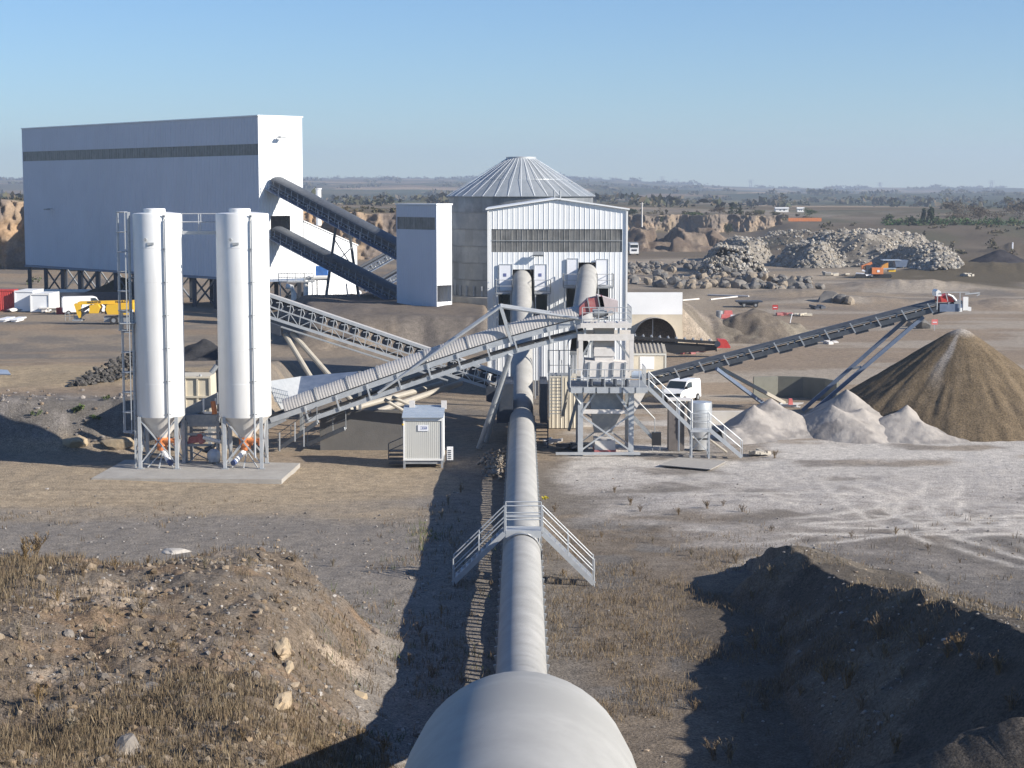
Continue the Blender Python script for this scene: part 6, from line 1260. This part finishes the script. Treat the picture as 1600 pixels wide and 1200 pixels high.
# cliffs
def cliff(label, a0, a1, ztop, zbot, seed, cols, ncol=220, nrow=26, wob=3.0, zr0=690):
    aa = np.linspace(a0, a1, ncol); x = aa * zr0; nr = fbm(x / 22, np.full_like(x, zr0 / 60), 51, 3) - .5; yc = zr0 + nr * 24 - 1.2; x = aa * yc
    v = []; cc = []; ss_ = np.arange(ncol) * (a1 - a0) * zr0 / ncol
    for j in range(nrow + 1):
        f_ = j / nrow; z = zbot + (ztop - zbot) * f_
        d = (vnoise(ss_ / 3.2, np.full_like(ss_, f_ * 1.2), seed) - .5) * wob + (fbm(ss_ / 1.1, np.full_like(ss_, z / 1.6), seed + 3, 4) - .5) * wob * .8 - (1 - f_) * 2.2
        v.append(np.stack([x, yc + d, np.full_like(x, z) + (fbm(ss_ / 5, ss_ * 0, seed + 9, 3) - .5) * 1.6 * f_], -1)); n_ = vnoise(ss_ / 2.2, np.full_like(ss_, f_ * 1.5), seed + 7); c_ = lerp3(np.ones((ncol, 3)) * np.array(cols[0]), cols[1], sst(.4, .6, n_)); c_ = lerp3(c_, cols[2], sst(.55, .75, fbm(ss_ / 14, np.full_like(ss_, f_ * 2), seed + 11, 4))); cc.append(c_)
    v.append(np.stack([x, yc + 12, v[-1][:, 2] - .2], -1)); cc.append(np.ones((ncol, 3)) * np.array((.09, .085, .045))); V = np.concatenate(v); id_ = np.arange(len(V)).reshape(-1, ncol); q = np.stack([id_[:-1, :-1], id_[:-1, 1:], id_[1:, 1:], id_[1:, :-1]], -1).reshape(-1, 4)
    o = grid_mesh('rock_cliff', V, q, m_attr, np.concatenate(cc)); tag(o, kind='structure')
BR3 = ((.27, .2, .14), (.16, .13, .11), (.33, .22, .13))
cliff('', -.40, -.2, 15.0, -.3, 3, BR3, 200, 30, 5, 395); cliff('', -.2, -.02, 11.8, -.3, 13, BR3, 220, 26, 4, 455); cliff('', .05, .15, 7.9, .6, 23, ((.24, .19, .14), (.15, .125, .105), (.28, .21, .15)), 260, 22, 4, 690)
# ---------------------------------------------------------------- trees, hedges, far houses, pylons
def leafmesh(mb, cc, c, rad, n, size, cols, rs, clumps=7):
    cl_ = [(A(rs.gauss(0, .42) * rad[0], rs.gauss(0, .42) * rad[1], rs.gauss(0, .36) * rad[2]), rs.uniform(.3, .55)) for _ in range(clumps)]
    for k in range(n):
        o, s_ = rs.choice(cl_); d = nrm([rs.gauss(0, 1), rs.gauss(0, 1), rs.gauss(0, 1)]) * rs.random() ** .4; p = A(*c) + o + d * s_ * A(*rad)
        a = nrm([rs.gauss(0, 1), rs.gauss(0, 1), rs.gauss(0, 1)]); b = nrm(np.cross(a, [rs.gauss(0, 1), rs.gauss(0, 1), rs.gauss(0, 1)])); s2 = size * rs.uniform(.6, 1.4); k0 = len(mb.v)
        mb.add([p - a * s2, p + b * s2 * .6, p + a * s2, p - b * s2 * .6], [(0, 1, 2, 3)]); v = rs.uniform(.7, 1.3); col = rs.choice(cols); cc += [[q * v for q in col]] * 4
def tree(label, px, pyb, pyt, wpx, Z, cols, seed, cat='tree', group=None, n=420, conic=False, trunk_frac=.18):
    rs = random.Random(seed); p = A((px - CX) / FPX * Z, Z, 0); p[2] = th(p[0], Z); sc_ = Z / FPX * .995; H = max(1.5, 17 - (pyt - 299) * sc_ - p[2]); W = wpx * sc_; t = thing('tree' if cat == 'tree' else 'bush', label, cat, p, group)
    tr = MB().path([p - UP * .2, p + A(W * .02, 0, H * .35), p + A(-W * .02, 0, H * .75)], max(.12, H * .035), 6, .05)
    for k in range(4): a_ = rs.uniform(0, 6.3); tr.path([p + UP * H * rs.uniform(.25, .45), p + A(math.cos(a_) * W * .28, math.sin(a_) * W * .28, H * rs.uniform(.55, .75))], max(.06, H * .015), 5, .03)
    build('trunk', tr, m_bark, t); mb_ = MB(); cc = []
    if conic:
        for k in range(6): f_ = k / 5; leafmesh(mb_, cc, p + UP * H * (.2 + .75 * f_), (W * .5 * (1.05 - f_ * .8), W * .5 * (1.05 - f_ * .8), H * .12), n // 6, max(.2, H * .05), cols, rs, 5)
    else: leafmesh(mb_, cc, p + UP * H * (.5 + trunk_frac * .4), (W * .55, W * .5, H * (.5 - trunk_frac * .4)), int(n * (1 + W / 5)), max(.16, H * .035), cols, rs, 12)
    build('crown', mb_, m_leaf, t, colors=np.array(cc))
DG = [(.03, .05, .02), (.04, .06, .025), (.025, .04, .02)]; GN = [(.05, .08, .03), (.06, .09, .03), (.04, .06, .02)]; BRN = [(.11, .08, .055), (.13, .095, .06), (.09, .07, .05)]; OL = [(.09, .09, .04), (.07, .075, .03), (.1, .085, .05)]
for i, (lab, px, pb, pt, w_, Z, cols, con) in enumerate((
    ('tall dark conifer above the cliff, left of its twin', 1141, 336, 318, 12, 720, DG, 1), ('dark conifer touching the right side of its twin above the cliff', 1155, 336, 320, 12, 725, DG, 1), ('round reddish bare tree left of the dark conifers above the cliff', 1122, 336, 322, 24, 740, BRN, 0),
    ('olive bushy tree above the right part of the cliff', 1183, 336, 326, 26, 730, OL, 0), ('low green bush left on the cliff edge', 1080, 337, 331, 24, 705, GN, 0), ('green bush growing at the cliff foot', 1137, 362, 348, 19, 640, DG, 0), ('dark bush on the cliff top beside the pole', 1031, 345, 334, 13, 690, DG, 0),
    ('dark bush right of the gabled roof at the cliff top', 988, 334, 325, 18, 705, DG, 0), ('olive bush above the orange barrier', 1207, 337, 329, 16, 735, OL, 0), ('dark tall tree pair, taller right one on the right rim', 1452, 343, 320, 13, 640, DG, 0), ('dark tall tree pair, shorter left one on the right rim', 1441, 343, 324, 12, 640, DG, 0),
    ('wide bare brown tree on the right rim', 1527, 344, 318, 52, 690, BRN, 0), ('pale bare brown tree left of the wide one', 1487, 343, 312, 44, 800, [(.13, .11, .08), (.15, .12, .08)], 0), ('bare brown tree at the far right edge of the rim', 1590, 344, 316, 44, 760, BRN, 0), ('small green bush on the rim at the right', 1385, 343, 332, 20, 660, GN, 0), ('small dark bush left of the tall tree pair', 1423, 343, 335, 10, 650, DG, 0), ('reddish bush in front of the pale bare tree', 1485, 344, 330, 34, 680, BRN, 0), ('green bush before the long white farm building', 1262, 338, 325, 22, 780, GN, 0))):
    tree(lab, px, pb, pt, w_, Z, cols, 50 + i, 'bush' if 'bush' in lab and 'tree' not in lab else 'tree', None, 520, bool(con))
# hedge strip on the right rim and far woods
def clumps(name, pts, cols, seed, n=40):
    rs = random.Random(seed); mb_ = MB(); cc = []
    for (x, y, r_, hh) in pts:
        z = th(x, y); leafmesh(mb_, cc, (x, y, z + hh * .4), (r_, r_, hh * .8), n, max(.35, r_ * .17), cols, rs, 5)
    tag(build(name, mb_, m_leaf, colors=np.array(cc)), kind='stuff')
rs = random.Random(4); pts = []
for k in range(150): px = rs.uniform(1380, 1640); Z = rs.uniform(640, 668); pts.append(((px - CX) / FPX * Z, Z, rs.uniform(1.2, 2.4), rs.uniform(1.2, 2.6)))
clumps('rim_hedge', pts, [(.05, .11, .03), (.06, .09, .03), (.09, .085, .05)], 3)
pts = []
for k in range(90): px = rs.uniform(960, 1640); Z = rs.uniform(700, 800) if px < 1260 else rs.uniform(470, 640); pts.append(((px - CX) / FPX * Z, Z, rs.uniform(.8, 2.2), rs.uniform(.7, 2)))
for k in range(90): px = rs.uniform(-60, 640); Z = rs.uniform(470, 560); pts.append(((px - CX) / FPX * Z, Z, rs.uniform(.8, 2.0), rs.uniform(.6, 1.6)))
clumps('scrub', pts, [(.1, .085, .05), (.085, .08, .045), (.12, .095, .06)], 6, 60)
pts = []
for k in range(520):
    Z = 1000 * (6 ** rs.random()) * .95; Z = min(Z, 5700); px = rs.uniform(-60, 1660); x = (px - CX) / FPX * Z
    if fbm(np.array([x / 200]), np.array([Z / 420]), 97, 5)[0] < .49 and rs.random() < .75: continue
    pts.append((x, Z, rs.uniform(6, 14) * (1 + Z / 4000), rs.uniform(4, 8)))
for k in range(420):
    px = rs.uniform(-60, 1660); Z = 5850
    if px > 1000 and fbm(np.array([px / 60.]), np.array([1.]), 5, 3)[0] < .5: continue
    pts.append(((px - CX) / FPX * Z, Z + rs.uniform(-60, 60), rs.uniform(8, 22), rs.uniform(4, 10) * (1.5 if rs.random() < .1 else 1)))
clumps('distant_woods', pts, [(.05, .055, .03), (.065, .062, .036), (.085, .068, .045)], 8, 42)
def house(label, px, py, wpx, hpx, Z, roof, cat='house', nm='farm_house'):
    sc_ = Z / FPX; p = P(px, py, Z); W, H = wpx * sc_, hpx * sc_; t = thing(nm, label, cat, p); mb_ = MB().box(p[0] - W / 2, p[0] + W / 2, Z, Z + W * .6, p[2] - H, p[2] + H * .6); build('wall', mb_, m_white, t)
    build('roof', MB().prism([(-.3, 0), (W * .6 + .3, 0), (W * .3, H * .4)], (p[0] - W / 2 - .3, Z - .3, p[2] + H * .61), (0, 1, 0), (0, 0, 1), (W + .6, 0, 0)), roof, t)
    build('window', MB().box(p[0] - W * .2, p[0] - W * .08, Z - .06, Z - .02, p[2], p[2] + H * .3).box(p[0] + W * .1, p[0] + W * .22, Z - .06, Z - .02, p[2], p[2] + H * .3), m_glass, t)
m_tile = M('red_roof_tile', (.28, .12, .07), .8, 0, .15, 2)
for a in (('white farmhouse with a red roof highest on the right slope', 1443, 321, 15, 5, 1900, m_tile), ('small white house left of the highest farmhouse', 1418, 317, 6, 5, 2300, m_tile), ('tiny white house low in the valley, left of two', 1287, 326, 4, 3, 1700, m_tile), ('tiny white house low in the valley, right of two', 1314, 329, 4, 3, 1600, m_tile), ('tiny white house on the hillside above the gabled roof', 987, 297, 3, 3, 3600, m_tile), ('tiny pale house on the hillside right of the pole', 1053, 314, 4, 3, 2400, m_tile), ('pale house at the far right edge of the valley', 1572, 325, 14, 4, 1700, m_tile), ('small white house above the two tiny valley houses', 1312, 321, 3, 3, 2000, m_tile)): house(*a)
house('long low white farm building behind the cliff', 1222, 329, 20, 5, 900, m_white, 'farm building', 'farm_building'); house('shorter white farm building right of the long one', 1251, 329, 10, 5, 905, m_white, 'farm building', 'farm_building')
p = P(1232, 341, 700); q = P(1284, 341, 700); z_ = th(p[0], 701); ob = MB()
for k in range(13): x = p[0] + (q[0] - p[0]) * k / 13; ob.box(x, x + (q[0] - p[0]) / 13 - .08, 700, 700.3, z_ - .2, z_ + 1.15)
tag(build('orange_barrier', ob, m_org), 'long row of orange barrier panels on the quarry rim', 'barrier')
p = P(1003, 346, 655); t = thing('utility_pole', 'tall pale utility pole standing at the cliff beside the gabled building', 'pole', p); build('shaft', MB().tube(p - UP * 2, p + UP * 6.9, .32, .2, 8), m_dusty, t); build('cross_arm', MB().beam(p + A(-.7, 0, 6.4), p + A(.7, 0, 6.4), .2), m_dusty, t)
for i, (px, pb, pt, wide, lab) in enumerate(((931, 291, 276, 1, 'pylon above the roof of the round bin'), (1035, 292, 276, 0, 'left pylon of the close pair on the horizon'), (1057, 294, 280, 1, 'wide-armed right pylon of the close pair on the horizon'), (1173, 296, 281, 0, 'pylon standing alone over the cliff'), (1375, 300, 285, 0, 'pylon over the rubble mound'), (1549, 301, 282, 0, 'tall pylon near the right edge of the horizon'))):
    Z = 5600; p = P(px, pb + 2, Z); H = (pb + 2 - pt) * Z / FPX; t = thing('power_pylon', lab, 'pylon', p, 'pylons along the horizon'); W = H * .16; mb_ = MB()
    for s in (-1, 1):
        for s2 in (-1, 1): mb_.beam(p + A(s * W, s2 * W, -4), p + A(s * W * .25, s2 * W * .25, H), 1.1)
        mb_.beam(p + A(-s * W * .8, 0, H * .2), p + A(s * W * .6, 0, H * .5), .7)
    build('mast', mb_, m_galvd, t)
    ar = MB()
    for f_ in ((.75, .87, .98) if not wide else (.8, .95)): ar.beam(p + A(-W * (2.4 if wide else 1.7), 0, H * f_), p + A(W * (2.4 if wide else 1.7), 0, H * f_), .9)
    build('cross_arms', ar, m_galvd, t)
# ---------------------------------------------------------------- loose stones and dry growth in the foreground
def in_frame(n, rng, y0, y1, amax=.31):
    k = 1 / (1 / y0 + (1 / y1 - 1 / y0) * rng.random(n)); a = (rng.random(n) * 2 - 1) * amax; return a * k, k
rng = np.random.default_rng(5)
def rocks_stuff(name, n, y0, y1, dens, smin, smax, cols, seed, p=4):
    rng = np.random.default_rng(seed); x, y = in_frame(n, rng, y0, y1); h = terrain(x, y); keep = rng.random(n) < dens(x, y, h); x, y, h = x[keep], y[keep], h[keep]; n = len(x)
    bv = np.array(ICO[1][0]); bf = np.array(ICO[1][1]); s = smin + (smax - smin) * rng.random(n) ** p
    jit = .65 + .6 * rng.random((n, len(bv), 1)); sc = s[:, None, None] * (np.array([1, 1, .7]) * (.7 + .6 * rng.random((n, 1, 3)))); V = bv[None] * jit * sc; g_ = rng.random(n) * 6.28; c_, s_ = np.cos(g_)[:, None], np.sin(g_)[:, None]
    V = np.stack([V[..., 0] * c_ - V[..., 1] * s_, V[..., 0] * s_ + V[..., 1] * c_, V[..., 2]], -1) + np.stack([x, y, h + s * .15], -1)[:, None]
    F = (bf[None] + (np.arange(n) * len(bv))[:, None, None]).reshape(-1, 3); col = np.array(cols)[rng.integers(0, len(cols), n)] * (.7 + .6 * rng.random((n, 1)))
    o = grid_mesh(name, V.reshape(-1, 3), F, m_attr, np.repeat(col, len(bv), 0), smooth=False); tag(o, kind='stuff')
mound = lambda x, y, h: sst(.25, .9, h) * (x < -3.4) * (y < 78)
ST = [(.18, .14, .1), (.165, .135, .11), (.21, .155, .1), (.24, .195, .145), (.17, .125, .09), (.155, .135, .115), (.18, .145, .11)]
slope = lambda x, y: sst(-18.5, -12.5, x + (fbm(x / 4, y / 4, 201, 3) - .5) * 8)
rocks_stuff('loose_stones', 34000, 41, 80, lambda x, y, h: mound(x, y, h) * (.12 + .88 * slope(x, y)), .012, .2, ST, 11, 14)
rocks_stuff('loose_gravel', 15000, 50, 112, lambda x, y, h: .1 + .6 * (x < -2) * (y < 95) + .6 * ((x > 9) & (h > .4) & (y < 80)), .015, .1, [(.2, .185, .17), (.15, .14, .13), (.3, .28, .26), (.25, .2, .15)], 13, 4)
rocks_stuff('bank_stones', 14000, 112, 150, lambda x, y, h: (x < -19) * sst(.3, .9, h) * sst(129, 121, y) * (.3 + .7 * sst(.45, .6, fbm(x / 3, y / 3, 207, 3))), .025, .2, [(.22, .2, .185), (.17, .155, .145), (.28, .255, .235), (.2, .155, .115)], 17, 5)
rs = random.Random(21)
for px, py, s, lab in ((1122 / 2, 1085, .33, 'tan pointed stone low on the right flank of the rough mound'), (400, 1058, .28, 'dark grey stone with a bright side in the middle of the rough mound'), (235, 1075, .36, 'grey stone on the lower left of the rough mound'), (440, 1010, .42, 'cream rock spine half buried near the crest of the rough mound'), (440, 1095, .5, 'cream rock outcrop low in the middle of the rough mound'), (200, 1172, .5, 'pale grey outcrop at the bottom left of the photo'), (520, 945, .22, 'pale flat stone high on the right flank of the rough mound'), (450, 1045, .28, 'rusty orange rock below the cream spine'), (105, 1052 - 60, .25, 'grey stone among the weeds at the left'), (640, 905, .2, 'dark stone on the gravel beside the stair shadow')):
    p = ghit(px, py); mb_ = MB().rock((0, 0, 0), s, py, .8, 3); k_ = 2.2 if 'spine' in lab or 'outcrop' in lab else 1
    mb_.v = [(v[0] * .8 + p[0], v[1] * k_ + p[1], v[2] * .85 + p[2] - s * .15) for v in mb_.v]
    tag(build('mound_rock', mb_, m_rockt if 'cream' in lab or 'tan' in lab else (M('rusty_rock', (.35, .17, .08), .9, 0, .3, 3, .8, 6) if 'rusty' in lab else m_rock)), lab, 'rock')
p = ghit(278, 862); mb_ = MB().rock((0, 0, 0), .8, 77, .3, 3); mb_.v = [(v[0] * 1.1 + p[0], v[1] * .8 + p[1], v[2] * 1.0 + p[2] - .08) for v in mb_.v]; tag(build('pale_slab_rock', mb_, M('pale_rock', (.42, .39, .35), .9, 0, .15, 2, .6, 5)), 'flat white slab of rock lying behind the rough mound', 'rock')
def grass(name, n, y0, y1, dens, hmin, hmax, cols, seed, blades=5, spread=.12, wid=.016, lean=.45):
    rng = np.random.default_rng(seed); x, y = in_frame(n, rng, y0, y1); h0 = terrain(x, y); keep = rng.random(n) < dens(x, y, h0); x, y = x[keep], y[keep]; n = len(x)
    if n == 0: return
    big = hmin + (hmax - hmin) * rng.random(n) ** 2; X = np.repeat(x, blades) + rng.normal(0, spread, n * blades); Y = np.repeat(y, blades) + rng.normal(0, spread, n * blades); Z = terrain(X, Y); H = np.repeat(big, blades) * (.5 + .7 * rng.random(n * blades)); m_ = len(X)
    g_ = rng.random(m_) * 6.28; L_ = lean * H * rng.random(m_); tip = np.stack([X + L_ * np.cos(g_), Y + L_ * np.sin(g_), Z + H], -1); w2 = wid * (.6 + .8 * rng.random(m_)); g2 = rng.normal(0, .7, m_)
    b0_ = np.stack([X - w2 * np.cos(g2), Y - w2 * np.sin(g2), Z - .03], -1); b1_ = np.stack([X + w2 * np.cos(g2), Y + w2 * np.sin(g2), Z - .03], -1); mid_ = (b0_ + b1_) / 2 * .45 + tip * .55; md = np.stack([w2 * np.cos(g2), w2 * np.sin(g2), w2 * 0], -1)
    V = np.stack([b0_, b1_, mid_ + md * .9, tip, mid_ - md * .9], 1).reshape(-1, 3); i0 = np.arange(m_) * 5; F = np.concatenate([np.stack([i0, i0 + 1, i0 + 2, i0 + 4], -1)]); F2 = np.stack([i0 + 4, i0 + 2, i0 + 3, i0 + 3], -1)
    me = bpy.data.meshes.new(name); col = np.repeat(np.array(cols)[rng.integers(0, len(cols), n)] * (.7 + .6 * rng.random((n, 1))), blades, 0); col = np.repeat(col, 5, 0)
    T = np.concatenate([np.stack([i0, i0 + 1, i0 + 2], -1), np.stack([i0, i0 + 2, i0 + 4], -1), np.stack([i0 + 4, i0 + 2, i0 + 3], -1)])
    o = grid_mesh(name, V, T, m_leaf, col, smooth=False); tag(o, kind='stuff')
DRY = [(.16, .12, .075), (.19, .145, .09), (.13, .095, .062), (.15, .11, .068), (.22, .175, .115)]
gn = lambda x, y, s, q: fbm(x / s, y / s, q, 4)
grass('dry_grass', 130000, 40, 82, lambda x, y, h: mound(x, y, h) * np.maximum(.07 + .93 * (1 - slope(x, y)), sst(54, 45, y + (gn(x, y, 2, 212) - .5) * 8) * .7) * (.3 + .7 * sst(.4, .6, gn(x, y, 3, 211))), .1, .42, DRY, 31, 5, .14, .009, .7)
grass('dry_grass', 42000, 50, 100, lambda x, y, h: sst(.9, 1.6, x) * sst(22, 12, x) * sst(96, 80, y) * sst(.42, .6, gn(x, y, 2.5, 213)) * (1 - .6 * (x > 11)), .06, .36, DRY, 33, 5, .16, .008, .9)
grass('dry_grass', 7000, 60, 98, lambda x, y, h: (x < -2) * sst(.5, .64, gn(x, y, 3, 217)) * .8 + (x > 12) * .25 * sst(.55, .65, gn(x, y, 3, 219)), .08, .35, DRY, 35, 5, .12, .012)
grass('dry_grass', 12000, 48, 92, lambda x, y, h: ((x > -6.6) & (x < -.6)) * sst(.4, .6, gn(x, y, 2, 221)), .1, .45, DRY[:4] + [(.08, .1, .035)], 37, 5, .14, .009, .8)
grass('green_grass', 700, 84, 92, lambda x, y, h: ((x > -5.0) & (x < -3.6)) * 1.0, .15, .6, [(.1, .13, .04), (.13, .14, .05)], 39, 8, .12, .012)
def weed(seed, H, W, col, dens=1.0):
    rs = random.Random(seed); mb_ = MB(); cc = []
    for k in range(int(9 * dens)):
        a_ = rs.uniform(0, 6.3); l_ = rs.uniform(.1, 1) * W; tip = A(math.cos(a_) * l_, math.sin(a_) * l_, H * rs.uniform(.55, 1) * (1 - .35 * l_ / W)); bs_ = A(rs.gauss(0, .04), rs.gauss(0, .04), -.05); md = bs_ * .5 + tip * .5 + A(0, 0, H * .08); k0 = len(mb_.v); mb_.path([bs_, md, tip], .012, 4, .004)
        for q in range(int(16 * dens)):
            f_ = rs.uniform(.25, 1); b_ = md + (tip - md) * (f_ - .5) * 2 if f_ > .5 else bs_ + (md - bs_) * f_ * 2; a2 = rs.uniform(0, 6.3); ln = H * rs.uniform(.08, .2); d = A(math.cos(a2) * .7, math.sin(a2) * .7, rs.uniform(.2, 1)); e_ = b_ + d * ln; s_ = nrm(np.cross(d, UP)) * .013; mb_.add([b_ - s_, b_ + s_, e_ + s_ * .5, e_ - s_ * .5], [(0, 1, 2, 3)])
        v = rs.uniform(.75, 1.25); cc += [[c * v for c in col]] * (len(mb_.v) - k0)
    me = bpy.data.meshes.new('dry_weed'); me.from_pydata(mb_.v, [], mb_.f); at = me.color_attributes.new('Col', 'FLOAT_COLOR', 'POINT'); c4 = np.ones((len(mb_.v), 4)); c4[:, :3] = cc; at.data.foreach_set('color', c4.ravel()); me.materials.append(m_leaf); return me
WM = [weed(k, 1.0, .45, ((.2, .14, .075), (.17, .125, .08), (.22, .15, .07), (.24, .2, .14))[k % 4], 1.3) for k in range(6)]
def put(px, py, s, label, group=None, k=None):
    p = ghit(px, py); o = bpy.data.objects.new('dry_weed', WM[rs.randrange(6) if k is None else k]); C.objects.link(o); o.location = tuple(p); o.scale = (s, s, s); o.rotation_euler = (0, 0, rs.uniform(0, 6.3)); tag(o, label, 'weed', group)
for px, py, s in ((1375, 1000, 1.1), (1382, 1030, .9), (1205, 905, .8), (1175, 940, .7), (1180, 1015, 1.0), (1290, 1065, 1.1), (1325, 1075, 1.3), (1300, 1050, .8), (1345, 1110, .7), (1085, 1110, .6), (1195, 1110, .7), (1115, 1190, 1.0), (1140, 1195, 1.1), (1400, 1175, .9), (1480, 1030, .8), (1500, 1020, .9), (1220, 1010, .6), (1530, 1045, .7), (1560, 1055, .9), (1440, 1010, .7), (1250, 1090, .6), (1160, 1130, .7), (1330, 985, .6), (1410, 1060, .6), (1580, 1110, .8)):
    put(px, py, s * .85, 'dry brown weed growing in the dark shade of the right ridge', 'weeds in the shaded hollow')
put(55, 872, 1.6, 'biggest dry bush at the left edge behind the rough mound', k=0); put(40, 878, 1.1, 'smaller dry bush leaning on the biggest one at the left edge', k=2)
for px, py, s in ((130, 900, .7), (180, 890, .6), (230, 885, .5), (320, 890, .6), (390, 884, .5), (460, 880, .5), (520, 885, .5), (150, 1000, .6), (60, 1100, .7), (110, 1150, .7), (220, 960, .6), (300, 1180, .6), (30, 1000, .6), (380, 1160, .5), (430, 940, .4), (560, 1165, .7), (600, 1180, .7), (500, 1190, .7), (420, 1195, .6), (90, 940, .6), (270, 1020, .5)):
    put(px, py, s, 'dry brown weed standing on the rough left mound', 'weeds on the rough mound')
for px, py, s in ((867, 800, .7), (985, 790, .8), (1000, 800, .6), (1060, 805, .6), (1105, 795, .8), (1160, 800, .7), (1020, 850, .6), (1130, 790, .5), (940, 840, .5), (900, 870, .5), (1080, 870, .6), (1150, 880, .7), (990, 900, .5), (1060, 920, .5), (920, 980, .5), (1010, 1000, .5), (880, 900, .5), (960, 770, .6), (1450, 860, .5), (1400, 835, .6), (1330, 840, .5), (1500, 880, .4), (1210, 716, .9), (1205, 830, .5)):
    put(px, py, s * .8, 'dry weed standing on the open ground right of the pale hood', 'weeds on the open ground')
for px, py, s in ((655, 990, .6), (665, 1010, .7), (690, 960, .5), (640, 1040, .5), (700, 790, .7), (690, 810, .6), (720, 770, .6), (675, 1060, .6)):
    put(px, py, s, 'dry weed standing in the strip of shade left of the pale hood', 'weeds in the shade strip')
for px, py, s, lab in ((126, 645, .9, 'round green bush in the middle of the stony bank'), (148, 657, .6, 'small green tuft right of the round bush on the bank'), (55, 650, .5, 'small green tuft at the left of the stony bank'), (166, 625, .6, 'upright green tuft near the top of the stony bank'), (50, 445, 2.2, 'bright green bush between the left legs of the long building')):
    rs2 = random.Random(px); p = ghit(px, py); mb_ = MB(); cc = []; leafmesh(mb_, cc, p + UP * s * .35, (s * .7, s * .5, s * .5), 140, .1 * s, [(.07, .11, .035), (.05, .085, .03), (.1, .12, .05)], rs2, 5); tag(build('green_bush', mb_, m_leaf, colors=np.array(cc)), lab, 'bush')
p = ghit(850, 784); fl_ = MB(); cc = []; leafmesh(fl_, cc, p + UP * .2, (.3, .2, .14), 40, .06, [(.6, .5, .04)], random.Random(3), 3); tag(build('yellow_plant', fl_, m_leaf, colors=np.array(cc)), 'small bright yellow plant right of the pale hood beyond the stair', 'plant')
# rubble beside the hood
rk = MB()
for k in range(260): px, py = rs.gauss(773, 10), rs.gauss(728, 10); p = G(px, py); rk.rock((p[0], p[1], .05 + rs.random() * .25), rs.uniform(.05, .2), k)
tag(build('rubble_patch', rk, m_attr if 0 else m_rock), kind='stuff')
# ---------------------------------------------------------------- air
hz = MB().box(-6200, 6200, -80, 6150, -8, 150); m_h = bpy.data.materials.new('pale_air'); m_h.use_nodes = True; n_ = m_h.node_tree; n_.nodes.remove(n_.nodes['Principled BSDF']); pv = n_.nodes.new('ShaderNodeVolumePrincipled'); pv.inputs['Color'].default_value = (.72, .83, 1, 1); pv.inputs['Density'].default_value = 0.00019; pv.inputs['Anisotropy'].default_value = .2
n_.links.new(pv.outputs[0], n_.nodes['Material Output'].inputs['Volume']); o = build('haze', hz, m_h); tag(o, kind='stuff')
